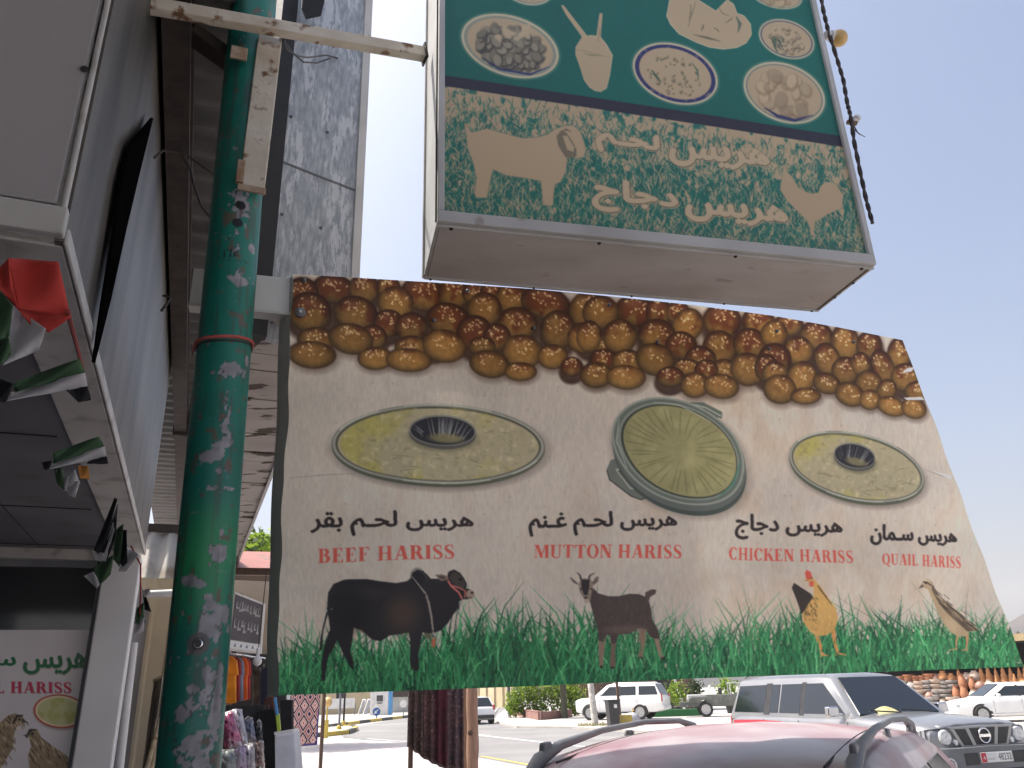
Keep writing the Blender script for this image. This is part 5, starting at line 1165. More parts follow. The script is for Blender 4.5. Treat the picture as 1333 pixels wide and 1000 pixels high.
mb = MB(); pts = [(2.512, .092*math.cos(a), .945+.092*math.sin(a)) for a in np.linspace(0, 2*math.pi, 29)]; mb.tube(pts, .013, 8, caps=False); mb.build('emblem_ring', M['chrome'], gr, local=True, smooth=60)
mb = MB(); mb.box((2.514, 0, .945), (.02, .20, .042)); mb.build('emblem_bar', M['chrome'], gr, local=True, bevel=.004)
for sg in (1, -1):
    mb = MB(); mb.prism([(2.44, sg*.50, 1.06), (2.415, sg*.72, 1.055), (2.30, sg*.90, 1.03), (2.30, sg*.90, .84), (2.42, sg*.70, .82), (2.45, sg*.40, .82)], (.03, 0, 0)); hl = mb.build('headlight', M['bumper_grey'], suv, local=True, bevel=.008)
    mb = MB(); mb.lathe([(0, .03), (.05, .035), (.088, .03), (.1, .015), (.103, 0)], (2.455, sg*.63, .94), 24, rot=rotx); mb.build('lens', M['lamp_clear'], hl, local=True, smooth=40)
    mb = MB(); mb.lathe([(0, .03), (.035, .03), (.045, 0)], (2.462, sg*.485, .875), 14, rot=rotx); mb.build('lens', M['lamp_clear'], hl, local=True, smooth=40)
    mb = MB(); mb.prism([(2.335, sg*.86, 1.035), (2.24, sg*.945, 1.02), (2.24, sg*.945, .86), (2.335, sg*.86, .845)], (.03, 0, 0)); mb.build('lens', M['lamp_clear'], hl, local=True, bevel=.006)
mb = MB(); loft(mb, [(x, [(0, .36), (w*.9, .36), (w, .44), (w+.01, .62), (w, .76), (w-.03, .81), (0, .82)]+[(-y, z) for y, z in reversed([(w*.9, .36), (w, .44), (w+.01, .62), (w, .76), (w-.03, .81)])]) for x, w in ((2.62, .62), (2.585, .80), (2.5, .92), (2.3, .965), (2.05, .965))]); bu = mb.build('bumper', M['bumper_grey'], suv, local=True, smooth=40)
for y0, y1, z0, z1 in ((.29, .52, .60, .75), (-.52, -.29, .60, .75), (-.50, .50, .44, .545)):
    mb = MB(); mb.box((2.612, (y0+y1)/2, (z0+z1)/2), (.03, y1-y0, z1-z0)); mb.build('air_slot', M['black_plastic'], bu, local=True, bevel=.01)
for sg in (1, -1):
    mb = MB(); mb.lathe([(0, .02), (.05, .022), (.058, .012), (.062, .03), (.082, .032), (.09, .0)], (2.575, sg*.745, .62), 22, rot=Matrix.Rotation(.22*sg, 3, 'Z')@rotx); mb.build('fog_lamp', M['lamp_clear'], bu, local=True, smooth=40)
mb = MB(); mb.box((2.635, 0, .685), (.016, .54, .125)); pl_ = mb.build('number_plate', M['plate_white'], suv, local=True, bevel=.004)
mb = MB(); mb.box((2.6455, -.225, .685), (.006, .082, .115)); mb.build('red_band', M['plate_red'], pl_, local=True)
def letters(parent, txt, fn3, mat, name='lettering', bold=.0):
    V, T, sz = text_tris(txt, bold); mb = MB(); mb.add([fn3(x, y) for x, y in V], [tuple(int(i) for i in t) for t in T]); return mb.build(name, mat, parent, local=True, fix=False)
letters(pl_, '48232', lambda x, y: (2.6445, .02+.225*x, .645+.085*y), M['black_plastic'], 'number')
letters(pl_, '4', lambda x, y: (2.650, -.24+.035*x, .66+.045*y), M['plate_white'], 'number')
letters(pl_, 'U.A.E', lambda x, y: (2.6445, -.165+.11*x, .655+.02*y), M['black_plastic'], 'number')
for sg in (1,):
    for a, b in (((1.05, .48), (.98, -.02)), ((1.06, -.10), (1.0, -.62))):
        mb = MB(); mb.beam((a[0]+.06, a[1], 1.225), (b[0]+.05, b[1], 1.265), .022, .02); mb.build('wiper', M['black_plastic'], suv, local=True)
mb = MB(); mb.grid(lambda a, b: (1.035-.11*b, -.42+.66*a, 1.205+.012*math.sin(a*7)+.10*b*(.6+.4*math.sin(a*5))), 16, 4); mb.build('dash_cloth', M['dash_cloth'], suv, local=True)
for sg in (1, -1):
    mb = MB(); mb.tube([(.15, sg*.62, 1.83), (.0, sg*.63, 1.86), (-2.1, sg*.63, 1.86), (-2.3, sg*.62, 1.82)], .018, 8); mb.build('roof_rail', M['grey_plastic'], suv, local=True, smooth=50)
    mb = MB(); mb.prism([(-.75, sg*.962, 1.085), (-1.55, sg*.962, 1.02), (-2.35, sg*.958, 1.03), (-2.35, sg*.958, 1.08), (-1.5, sg*.962, 1.10)], (0, -.004*sg, 0)); mb.build('red_stripe', M['plate_red'], suv, local=True)
    mb = MB(); mb.box((-2.56, sg*.82, 1.0), (.05, .13, .3)); mb.build('tail_light', M['lamp_red'], suv, local=True, bevel=.01)
# white large SUV across the road
a, b = atz(838, 936), atz(778, 937); fwd = (b-a).normalized(); c = (a+b)/2
wsuv = vehicle('white_suv', 'large clean white SUV parked across the road behind the black bin', (c.x-fwd.x*.2, c.y-fwd.y*.2, 0), math.atan2(fwd.y, fwd.x), dict(paint=M['paint_white'], crown=.03,
    stations=[(2.72, .6, 1.0, .82), (2.66, .45, 1.12, .95), (2.4, .38, 1.2, 1.03), (1.6, .36, 1.26, 1.06), (.5, .34, 1.29, 1.06), (-1.2, .34, 1.29, 1.06), (-2.3, .40, 1.29, 1.05), (-2.66, .5, 1.27, 1.0), (-2.72, .58, 1.2, .92)],
    house=(1.5, .62, -2.3, -2.66, 1.98, .80, 1.28, 1.06), windows=[[(1.05, .10), (-.12, .10), (-.12, .88), (.5, .88)], [(-.22, .10), (-1.15, .10), (-1.15, .88), (-.22, .88)], [(-1.32, .10), (-2.48, .10), (-2.32, .86), (-1.32, .88)]],
    pillars=[(-.12, -.22)], mirror=(1.0, 1.38), handles=[(-.02, 1.1), (-1.1, 1.1)], seams=[-.17, -1.22, 1.1], wheels=[1.75, -1.35], wr=.42))
for sg in (1, -1):
    mb = MB(); mb.box((-2.69, sg*.93, 1.18), (.07, .16, .42)); mb.build('tail_light', M['lamp_red'], wsuv, local=True, bevel=.015)
    mb = MB(); mb.box((2.66, sg*.78, 1.0), (.1, .34, .17)); mb.build('headlight', M['lamp_clear'], wsuv, local=True, bevel=.02)
    mb = MB(); mb.box((.2, sg*1.06, .40), (2.4, .12, .05)); mb.build('side_step', M['black_plastic'], wsuv, local=True)
    mb = MB(); mb.tube([(.3, sg*.74, 2.0), (.2, sg*.75, 2.04), (-2.0, sg*.75, 2.04), (-2.1, sg*.74, 1.99)], .02, 8); mb.build('roof_rail', M['chrome'], wsuv, local=True, smooth=50)
mb = MB(); mb.box((2.70, 0, .82), (.06, 1.1, .3)); mb.build('grille', M['chrome'], wsuv, local=True, bevel=.01)
mb = MB(); mb.box((-2.70, 0, .62), (.12, 1.9, .2)); mb.build('bumper', M['paint_white'], wsuv, local=True, bevel=.02)
mb = MB(); mb.box((-2.735, 0, .98), (.014, .52, .13)); mb.build('number_plate', M['plate_white'], wsuv, local=True)
# white saloon on the right
p = atz(1330, 940); sed = vehicle('white_saloon', 'white saloon car parked in front of the pottery display', (p.x+.2, p.y+.95, 0), R(174), dict(paint=M['paint_white'], crown=.03,
    stations=[(2.42, .35, .66, .68), (2.34, .26, .74, .80), (2.0, .22, .84, .88), (1.2, .2, .95, .90), (.3, .2, .96, .90), (-1.2, .2, .97, .90), (-1.7, .22, 1.0, .89), (-2.2, .28, .99, .86), (-2.36, .35, .9, .78)],
    house=(1.25, .38, -1.05, -1.85, 1.47, .62, .95, .90), windows=[[(.85, .08), (-.1, .08), (-.1, .86), (.3, .86)], [(-.18, .08), (-1.05, .08), (-.95, .84), (-.18, .86)]],
    pillars=[(-.1, -.18)], mirror=(.75, 1.0), handles=[(-.02, .82), (-.95, .82)], seams=[-.14, -1.0, .95], wheels=[1.45, -1.4], wr=.32))
for sg in (1, -1):
    mb = MB(); mb.box((2.28, sg*.66, .66), (.2, .3, .12)); mb.build('headlight', M['lamp_clear'], sed, local=True, bevel=.03)
    mb = MB(); mb.box((.0, sg*.905, .30), (2.5, .02, .05)); mb.build('side_trim', M['chrome'], sed, local=True)
# white hatchback driving off, mostly behind the wooden post
p = atz(613, 944); hb = vehicle('white_hatchback', 'small white hatchback driving away, mostly hidden by the wooden post', (p.x, p.y+1.9, 0), R(112), dict(paint=M['paint_white'], crown=.03,
    stations=[(1.9, .3, .7, .6), (1.8, .25, .8, .76), (1.3, .22, .92, .84), (.6, .2, .95, .85), (-.8, .2, .95, .85), (-1.6, .24, .95, .83), (-1.82, .3, .92, .78), (-1.88, .36, .86, .7)],
    house=(1.1, .4, -1.4, -1.78, 1.5, .6, .94, .85), windows=[[(.7, .08), (-.2, .08), (-.2, .86), (.3, .86)], [(-.3, .08), (-1.2, .08), (-1.1, .84), (-.3, .86)]], mirror=(.7, 1.0), wheels=[1.2, -1.15], wr=.30))
for sg in (1, -1):
    mb = MB(); mb.box((-1.85, sg*.7, .92), (.08, .14, .28)); mb.build('tail_light', M['lamp_red'], hb, local=True, bevel=.015)
mb = MB(); mb.box((-1.9, 0, .42), (.1, 1.4, .2)); mb.build('bumper', M['black_plastic'], hb, local=True, bevel=.02)
# old open-bodied four wheel drive, side on
p = atz(919, 933); jp = thing('old_jeep', 'old dark olive jeep with pale windscreen frame, left of the silver four wheel drive', 'car', (p.x, p.y, 0), R(172))
mb = MB(); mb.box((-1.5, 0, .92), (2.9, 1.5, .62)); mb.box((-.3, 0, .72), (3.6, 1.3, .3)); mb.build('body', M['paint_olive'], jp, local=True, bevel=.03)
mb = MB(); mb.box((.45, 0, 1.12), (1.15, 1.05, .28), taper=.93); mb.build('bonnet', pm('jeep_bonnet', (.42, .43, .41), (.34, .35, .33), 3, .45), jp, local=True, bevel=.06)
for sg in (1, -1):
    mb = MB(); P = [(-.55, .72), (-.45, 1.12), (.75, 1.12), (.95, 1.0), (.98, .8), (.55, .8)]+[(.0+.5*math.cos(q), .46+.5*math.sin(q)) for q in np.linspace(.6, 2.5, 9)]; mb.prism([(x, sg*.80, z) for x, z in P], (0, -.34*sg, 0)); mb.build('wing', M['paint_olive'], jp, local=True, bevel=.02)
    mb = MB(); mb.lathe([(0, .03), (.09, .02), (.11, 0)], (.98, sg*.62, .92), 16, rot=rotx); mb.build('headlight', M['lamp_clear'], jp, local=True)
    for x in (.0, -2.35): wheel(jp, x, sg*.68, .42, .2, 5)
mb = MB()
for sg in (1, -1, 0): mb.beam((-.2, sg*.68, 1.2), (-.42, sg*.66, 1.74), .06, .05)
for z, x in ((1.26, -.22), (1.74, -.42)): mb.beam((x, -.7, z), (x, .7, z), .06, .06)
mb.build('windscreen_frame', M['white_plain'], jp, local=True, bevel=.01)
mb = MB(); mb.prism([(-.23, -.64, 1.29), (-.23, .64, 1.29), (-.40, .64, 1.7), (-.40, -.64, 1.7)], (.012, 0, .004)); mb.build('windscreen', pm('jeep_glass', (.45, .47, .46), (.38, .4, .4), 5, .15), jp, local=True)
mb = MB()
for x in (-1.55, -2.85):
    for sg in (1, -1): mb.beam((x, sg*.7, 1.2), (x, sg*.68, 1.86), .05, .05)
    mb.beam((x, -.7, 1.86), (x, .7, 1.86), .05, .05)
for sg in (1, -1): mb.beam((-1.55, sg*.68, 1.86), (-2.85, sg*.68, 1.86), .05, .05)
mb.build('hoop_frame', M['white_plain'], jp, local=True)
mb = MB(); mb.box((1.08, 0, .62), (.1, 1.6, .14)); mb.build('bumper', M['grey_plastic'], jp, local=True, bevel=.02)
for y in (.3, -.3):
    mb = MB(); mb.box((-1.0, y, 1.35), (.14, .45, .5)); mb.box((-.85, y, 1.15), (.4, .45, .12)); mb.build('seat', M['black_plastic'], jp, local=True, bevel=.03)
# dusty maroon estate in front: only its roof shows
e30 = Vector((math.sin(R(30)), math.cos(R(30)), 0)); r30 = Vector((e30.y, -e30.x, 0))
KX = 1.12
rc_ = (e30*4.02-r30*1.02)*KX
red = vehicle('red_estate', 'dusty maroon estate car with roof rails, cut off by the bottom edge', (rc_.x, rc_.y, 0), R(60), dict(paint=M['paint_maroon'], roofpaint=M['paint_maroon'], crown=.03,
    stations=[(x*KX, a_, b2, w*KX) for x, a_, b2, w in [(2.2, .36, .70, .66), (2.1, .26, .8, .80), (1.7, .22, .92, .88), (.9, .2, .98, .89), (-.9, .2, .98, .89), (-1.75, .24, .98, .87), (-2.06, .34, .94, .80), (-2.12, .4, .86, .72)]],
    house=(1.35*KX, .72*KX, -1.2*KX, -1.85*KX, 1.411, .60*KX, .96, .89*KX), roof=lambda u: .062*math.sin(u*math.pi), windows=[[(x*KX, f) for x, f in q] for q in [[(.95, .10), (.0, .10), (.0, .88), (.55, .88)], [(-.1, .10), (-.95, .10), (-.95, .88), (-.1, .88)], [(-1.03, .10), (-1.65, .10), (-1.4, .84), (-1.03, .88)]]],
    mirror=(.95, 1.02), handles=[(.08, .86), (-.95, .86)], seams=[-.05, -1.1, 1.1], wheels=[1.5, -1.45], wr=.33))
for sg in (1, -1):
    P = [(-1.28, 1.40), (-1.18, 1.455), (-1.0, 1.495), (-.6, 1.528), (-.1, 1.54), (.4, 1.525), (.62, 1.49), (.72, 1.43)]
    mb = MB(); mb.tube([(x*KX, sg*.555*KX, 1.68-(1.68-z+.012)*KX) for x, z in P], [.024, .03, .022, .015, .014, .016, .024, .022], 10); rl = mb.build('roof_rail', M['grey_plastic'], red, local=True, smooth=50)
    for x in (-1.12, -.3, .55):
        mb = MB(); mb.box((x*KX, sg*.555*KX, 1.45), (.10, .03, .06), taper=.8); mb.build('rail_foot', M['grey_plastic'], rl, local=True, bevel=.01)
    mb = MB(); mb.tube([((-1.2+1.95*k/12)*KX, sg*.47*KX, 1.397+.070*math.sin(math.pi*(k/12)*.9+.15)) for k in range(13)], .005, 5); mb.build('roof_seam', M['black_rubber'], red, local=True)
    mb = MB(); mb.box((-2.21, sg*.83, .92), (.2, .14, .28)); mb.build('tail_light', M['lamp_red'], red, local=True, bevel=.02)
    mb = MB(); mb.box((2.32, sg*.68, .72), (.2, .3, .14)); mb.build('headlight', M['lamp_clear'], red, local=True, bevel=.02)
# ------------------------------------------------------------ ground, road, pavement
M['ground'] = pm('ground', (.42, .405, .385), (.36, .345, .325), .35, .9, bump=.15, bscale=8, c3=(.33, .31, .285), s3=.9, lo3=.58, hi3=.75)
M['asphalt'] = pm('asphalt', (.165, .163, .163), (.205, .2, .2), .4, .85, bump=.1, bscale=30, c3=(.26, .25, .24), s3=.18, lo3=.55, hi3=.7, stretch=(1, 1, 1))
M['yellow_paint'] = pm('yellow_paint', (.56, .40, .06), (.44, .33, .08), 3, .6); M['black_paint'] = pm('black_paint', (.03, .03, .03), (.06, .06, .06), 3, .6); M['road_white'] = pm('road_white', (.70, .70, .68), (.55, .55, .54), 2, .7)
bk, n, l, b = newmat('brick_paving')
tc = n.new('ShaderNodeTexCoord'); mp = n.new('ShaderNodeMapping'); mp.inputs['Rotation'].default_value = (0, 0, -ST); l.new(tc.outputs['Object'], mp.inputs[0])
bt = n.new('ShaderNodeTexBrick'); l.new(mp.outputs[0], bt.inputs[0]); bt.inputs['Scale'].default_value = 1; bt.inputs['Brick Width'].default_value = .22; bt.inputs['Row Height'].default_value = .11; bt.inputs['Mortar Size'].default_value = .006
bt.inputs['Color1'].default_value = (.45, .415, .415, 1); bt.inputs['Color2'].default_value = (.39, .36, .36, 1); bt.inputs['Mortar'].default_value = (.22, .2, .19, 1); l.new(bt.outputs[0], b.inputs['Base Color']); b.inputs['Roughness'].default_value = .85
def sheet_poly(name, pts, z, mat):
    mb = MB(); mb.poly([(p[0], p[1], z) for p in pts]); return tag(mb.build(name, mat), kind='structure')
g = MB(); g.quad((-6000, -6000, 0), (6000, -6000, 0), (6000, 6000, 0), (-6000, 6000, 0)); tag(g.build('ground', M['ground']), kind='structure')
g = lambda u, v: atz(u, v, 0.0)
tY = WS(g(657, 992))[0]; tF = WS(g(760, 950))[0]; tL = WS(g(700, 966))[0]
brick = [SW(-9, -25), SW(tY-.15, -25), g(612, 984.5), g(540, 967.5), g(470, 963.5), g(400, 962), SW(-9, 40)]
sheet_poly('brick_pavement', brick, .005, bk)
road = [SW(tY, -60), g(617, 985.5), g(575, 974), g(540, 967), g(470, 963), g(448, 960.5), g(443, 957), g(452, 951), g(470, 944.5), g(500, 939), g(535, 934.5), g(575, 929), g(612, 923.5), g(640, 918.5), g(664, 915.5), g(672, 917), g(660, 922), g(650, 929), g(645, 934), g(646, 938.5), g(655, 943), g(675, 946.5), SW(tF, WS(g(720, 949))[1]), SW(tF, -60)]
sheet_poly('road', road, .009, M['asphalt'])
sheet_poly('side_lane', [g(330, 954), g(443, 957.2), g(449, 953.2), g(425, 953), g(330, 949)], .009, M['asphalt'])
def strip(name, a, b, w, mat, z=.014):
    a = Vector((a.x, a.y, 0)); b = Vector((b.x, b.y, 0)); d = (b-a).normalized(); nn = Vector((-d.y, d.x, 0))*w/2
    mb = MB(); mb.quad(*[p+UP*z for p in (a-nn, b-nn, b+nn, a+nn)]); return tag(mb.build(name, mat), kind='structure')
sA = WS(g(617, 957)); strip('lane_line', SW(tL, -50), SW(tL, sA[1]), .16, M['road_white'])
strip('edge_line', SW(tY+.22, -50), g(617, 985.2)+Vector((.2, .0, 0)), .13, M['yellow_paint']); strip('edge_line', g(640, 930), g(652, 920), .2, M['road_white'])
strip('edge_line', g(478, 962), g(545, 967), .12, M['road_white'])
# worn white stain band at the junction
def kerb(name, pts, w=.16, h=.16, seg=1.6, mats=(0, 1)):
    mb = MB(); k = 0
    for a, b in zip(pts[:-1], pts[1:]):
        L = (b-a).length; m = max(1, int(L/seg))
        for i in range(m):
            p0 = a+(b-a)*(i/m); p1 = a+(b-a)*((i+.985)/m); mb.beam(Vector((p0.x, p0.y, h/2)), Vector((p1.x, p1.y, h/2)), w, h, mi=mats[k % len(mats)]); k += 1
    return tag(mb.build(name, [M['black_paint'], M['yellow_paint'], M['concrete']]), kind='structure')
kerb('kerb', [g(380, 954), g(424, 948), g(450, 944.5), g(480, 940.5), g(534, 934)], .3, .2, 2.6)
kerb('kerb', [g(534, 934), g(575, 928.6), g(612, 923), g(640, 918)], .3, .18, 4, (2,))
kerb('kerb', [g(655, 916.5), g(648, 923), g(643, 930), g(642.5, 935), g(645, 940), g(655, 944.3), g(675, 948), SW(tF+.1, WS(g(720, 950))[1]), SW(tF+.1, -30)], .14, .10, 3, (2,))
isl = [g(385, 961.5), g(425, 959), g(452, 956), g(461, 952.6), g(463, 950.5), g(458, 948.5), g(446, 948.6), g(385, 953)]
mb = MB(); mb.prism([(p.x, p.y, .02) for p in isl], (0, 0, .13)); tag(mb.build('island_top', M['concrete']), kind='structure')
kerb('kerb', isl, .24, .2, 2.2)
# ------------------------------------------------------------ greenery
def leafmats(nm, cs):
    out = []
    for c in cs:
        m = pm('%s_leaf' % nm, c, tuple(x*.75 for x in c), 9, .6, spec=.3); n = m.node_tree.nodes; l = m.node_tree.links; b = n['Principled BSDF']
        tr = n.new('ShaderNodeBsdfTranslucent'); l.new(b.inputs['Base Color'].links[0].from_socket, tr.inputs[0]); mx = n.new('ShaderNodeMixShader'); mx.inputs[0].default_value = .45
        l.new(b.outputs[0], mx.inputs[1]); l.new(tr.outputs[0], mx.inputs[2]); l.new(mx.outputs[0], n['Material Output'].inputs[0]); out.append(m)
    return out
LG = leafmats('bright', [(.22, .33, .035), (.30, .42, .05), (.14, .23, .03)]); LD = leafmats('dark', [(.05, .085, .03), (.07, .11, .04), (.035, .06, .025)]); LY = leafmats('dry', [(.34, .28, .12), (.26, .24, .09), (.18, .20, .06)])
def leaves(mb, c, r, n, sz, rr, mats=3, hollow=.35):
    c = Vector(c)
    for _ in range(n):
        d = Vector((rr.gauss(0, 1), rr.gauss(0, 1), rr.gauss(0, 1))).normalized()*(hollow+(1-hollow)*rr.random()**.6)
        k = 1+.22*math.sin(d.x*7+d.z*5)+.15*math.sin(d.y*11)
        p = c+Vector((d.x*r[0]*k, d.y*r[1]*k, d.z*r[2]*k))
        a = Vector((rr.gauss(0, 1), rr.gauss(0, 1), rr.gauss(0, .6))).normalized(); b2 = a.cross(Vector((rr.gauss(0, 1), rr.gauss(0, 1), rr.gauss(0, 1)))).normalized()
        s = sz*rr.uniform(.6, 1.3); mi = rr.randrange(mats)
        mb.add([p-a*s, p+b2*s*.45, p+a*s, p-b2*s*.45], [(0, 1, 2, 3)], mi)
def tree(label, loc, h, cr, mats, seed, nl=3000, name='tree', cat='tree', group=None):
    rr = random.Random(seed); t = thing(name, label, cat, tuple(loc), 0, group); mb = MB(); o = Vector(loc)
    top = o+UP*h*.62; mb.tube([o, o+UP*h*.3+Vector((.1, .05, 0)), top], [h*.035, h*.028, h*.018], 8); cs = []
    for k in range(7):
        a = k*.9+rr.random(); q = top+Vector((math.cos(a)*cr*.6, math.sin(a)*cr*.6, h*.12*rr.random()+h*.05)); mb.tube([top-UP*h*.2*rr.random(), (top+q)/2+UP*.1, q], [h*.014, h*.009, h*.004], 6); cs.append(q)
    mb.build('trunk', M['wood_dark'], t, smooth=50); mb = MB()
    for q in cs+[top+UP*h*.18]: leaves(mb, q, (cr*.5, cr*.5, cr*.4), nl//8, h*.022, rr)
    mb.build('crown', mats, t, fix=False); return t
def frond(mb, o, d, L, droop, rr, mi=0, w=.5):
    d = Vector(d).normalized(); pts = []; side = d.cross(UP).normalized()
    for k in range(10):
        f = k/9; pts.append(Vector(o)+d*L*f+UP*(L*(.45*f-droop*f*f)))
    mb.tube(pts, [L*.012*(1-.8*k/9) for k in range(10)], 5, mi=2)
    for k in range(1, 10):
        for j in range(3):
            f = (k+j/3)/10; i = min(int(f*9), 8); p = pts[i]+(pts[i+1]-pts[i])*(f*9-i)
            for sg in (-1, 1):
                ll = L*w*.5*math.sin(math.pi*min(1, f+.12))*rr.uniform(.8, 1.1)+.05; tip = p+side*sg*ll*.8+d*ll*.5-UP*ll*.45*rr.uniform(.5, 1.4); q = (pts[i+1]-pts[i]).normalized()*L*.014
                mb.add([p-q, p+q, tip], [(0, 1, 2)], mi+rr.randrange(2))
# bush in a low brick planter
rr = random.Random(21)
p = g(712, 934); bs = thing('flowering_bush', 'large bright green flowering bush behind the low brick planter', 'bush', tuple(p))
mb = MB(); sc = (p-CAMO).length/FPX; ctr = p+Vector((0, 1.0, 1.1)); rgt = Vector((1, 0, 0))
for du, dz, r in ((-32, 1.3, 1.2), (-18, 1.7, 1.3), (0, 1.55, 1.3), (18, 1.7, 1.3), (30, 1.5, 1.15), (-38, .7, .8), (-10, .7, 1.1), (22, .7, 1.2), (36, .9, .9)): leaves(mb, p+rgt*du*sc+Vector((0, 1.2, dz)), (r*.85, .9, r*.75), 900, .12, rr, 3, .25)
mb.build('foliage', LG, bs, fix=False)
mb = MB()
for k in range(9): q = p+rgt*(k-4)*.4+Vector((0, 1.2, 0)); mb.tube([q, q+Vector((.1*math.sin(k), 0, 1.3))], .03, 5)
mb.build('stem', M['wood_dark'], bs)
mb = MB()
for k in range(46): q = p+rgt*rr.uniform(-2.0, 2.0)+Vector((0, rr.uniform(.1, .5), rr.uniform(.7, 1.3))); mb.lathe([(0, -.04), (.05, 0), (0, .04)], q, 5)
bl = mb.build('blossom', M['white_plain'], bs); bl['kind'] = 'stuff'
p2 = g(735, 935); pm_ = thing('young_palm', 'young date palm with dry drooping fronds standing in the flowering bush', 'palm', tuple(p2))
mb = MB(); mb.tube([p2, p2+UP*1.0, p2+UP*2.3], [.24, .20, .22], 10); mb.build('trunk', pm('palm_trunk', (.10, .10, .07), (.06, .065, .045), 12, .9, bump=.6, bscale=14), pm_); mb = MB()
for k in range(22):
    a = k*2.4; frond(mb, p2+UP*2.3, (math.cos(a), math.sin(a)*.8-.2, .25), rr.uniform(2.0, 2.9), rr.uniform(.75, 1.15), rr)
mb.build('fronds', [LY[0], LY[1], LY[2]], pm_, fix=False)
pa, pb2 = g(668, 931), g(703, 937.5)
bq, n, l, b = newmat('planter_brick'); tc = n.new('ShaderNodeTexCoord'); bt = n.new('ShaderNodeTexBrick'); l.new(tc.outputs['Object'], bt.inputs[0]); bt.inputs['Scale'].default_value = 4; bt.inputs['Color1'].default_value = (.27, .11, .085, 1); bt.inputs['Color2'].default_value = (.19, .085, .07, 1); bt.inputs['Mortar'].default_value = (.3, .25, .22, 1); l.new(bt.outputs[0], b.inputs['Base Color']); b.inputs['Roughness'].default_value = .9
pt2 = thing('brick_planter', 'low red brick planter wall at the foot of the flowering bush', 'planter', tuple(pa)); mb = MB(); pa.z = pb2.z = .24; mb.beam(pa, pb2, .25, .48); q = pb2+Vector((2.2, 4.2, 0)); mb.beam(pb2+Vector((.06, .13, 0)), q, .25, .476); mb.build('wall', bq, pt2); mb = MB(); mb.beam(pa+UP*.26, pb2+UP*.26, .3, .05); mb.build('coping', bq, pt2)
# shops, walls and trees far across the road
def building(name, label, u0, u1, v, d0, h, mats, depth=6, cat='building', win=(), roofc='concrete'):
    a = atd(u0, v, d0); b = atd(u1, v, d0); a.z = b.z = 0; x = (b-a).normalized(); y = Vector((-x.y, x.x, 0)); L = (b-a).length
    t = thing(name, label, cat, tuple(a), math.atan2(x.y, x.x)); mb = MB(); mb.box((L/2, depth/2, h/2), (L, depth, h)); mb.build('wall', mats, t, local=True)
    mb = MB(); mb.box((L/2, depth/2, h+.1), (L+.3, depth+.3, .2)); mb.build('roof', M[roofc], t, local=True)
    for (f0, f1, z0, z1, mt) in win:
        mb = MB(); mb.box(((f0+f1)/2*L, -.02, (z0+z1)/2), ((f1-f0)*L, .08, z1-z0)); w = mb.build('window', M[mt], t, local=True); mb = MB(); mb.box(((f0+f1)/2*L, -.03, z0-.04), ((f1-f0)*L+.1, .14, .07)); mb.build('sill', M['concrete'], w, local=True)
    return t
M['beige_wall'] = pm('beige_wall', (.52, .43, .28), (.45, .37, .24), .8, .9, bump=.05); M['brown_wall'] = pm('brown_wall', (.13, .075, .06), (.07, .05, .04), 1.4, .9, bump=.3, c3=(.22, .15, .12), s3=5); M['grey_wall'] = pm('grey_wall', (.42, .42, .40), (.34, .34, .33), .9, .9)
building('beige_building', 'beige building behind the blue and white kiosk', 384, 489, 920, 98, 6.0, M['beige_wall'], win=((.12, .30, 1.0, 2.3, 'grey_plastic'), (.5, .62, 1.0, 2.3, 'glass')))
building('grey_building', 'unfinished grey building right of the blue and white kiosk', 505, 590, 920, 96, 6.5, M['grey_wall'], win=((.06, .34, 1.6, 2.9, 'brown_steel'), (.5, .8, 1.6, 2.9, 'brown_steel')))
wl_ = thing('boundary_wall', 'beige boundary wall with piers along the bend of the road', 'wall', tuple(g(640, 916))); mb = MB(); a = atd(596, 910, 118); b_ = atd(668, 905, 104); a.z = b_.z = 1.3; mb.beam(a, b_, .3, 2.6); mb.build('panel', M['beige_wall'], wl_)
for k in range(8):
    mb = MB(); q = a+(b_-a)*k/7; mb.box((q.x, q.y-.1, 1.42), (.5, .5, 2.84)); mb.build('pier', M['beige_wall'], wl_)
building('carpet_shop', 'dark brown shop behind the large white SUV', 742, 905, 905, 66, 4.6, M['brown_wall'], win=((.03, .16, .6, 2.4, 'wood_dark'), (.70, .86, .4, 2.6, 'black_steel')), roofc='brown_steel')
hd_ = thing('hoarding', 'long pale hoarding panel in front of the beige building', 'hoarding', tuple(atd(440, 920, 92))); mb = MB(); a = atd(421, 917, 92); b_ = atd(462, 915, 92); mb.beam(a, b_, .1, 1.0); mb.build('panel', M['white_plain'], hd_)
for q in (a, b_, (a+b_)/2):
    mb = MB(); mb.tube([Vector((q.x, q.y+.1, 0)), Vector((q.x, q.y+.1, q.z))], .06, 6); mb.build('post', M['grey_plastic'], hd_)
for i, (u, w, lb) in enumerate(((468, 5, 'white panel leaning on the beige building, left of a pair'), (475, 6, 'white framed panel leaning on the beige building, right of a pair'))):
    q = g(u, 930); t = thing('leaning_board', lb, 'panel', tuple(q), 0, 'white panels by the beige building'); mb = MB(); mb.beam(q, q+Vector((.3, 1.0, 1.5)), w*.08, .06, up=(0, 1, 0)); mb.build('sheet', M['white_plain'], t); mb = MB(); mb.beam(q+Vector((.02, -.05, .1)), q+Vector((.3, .93, 1.4)), w*.05, .05, up=(0, 1, 0)); mb.build('backing', M['grey_plastic'], t)
M['kiosk_blue'] = pm('kiosk_blue', (.08, .30, .58), (.06, .24, .5), 2, .4)
q0 = g(489, 931); q1_ = g(503.5, 931); kx = (q1_-q0); kw = kx.length; ks = thing('kiosk', 'white and blue kiosk with a small dark screen beside the beige building', 'kiosk', tuple((q0+q1_)/2)); c0 = (q0+q1_)/2
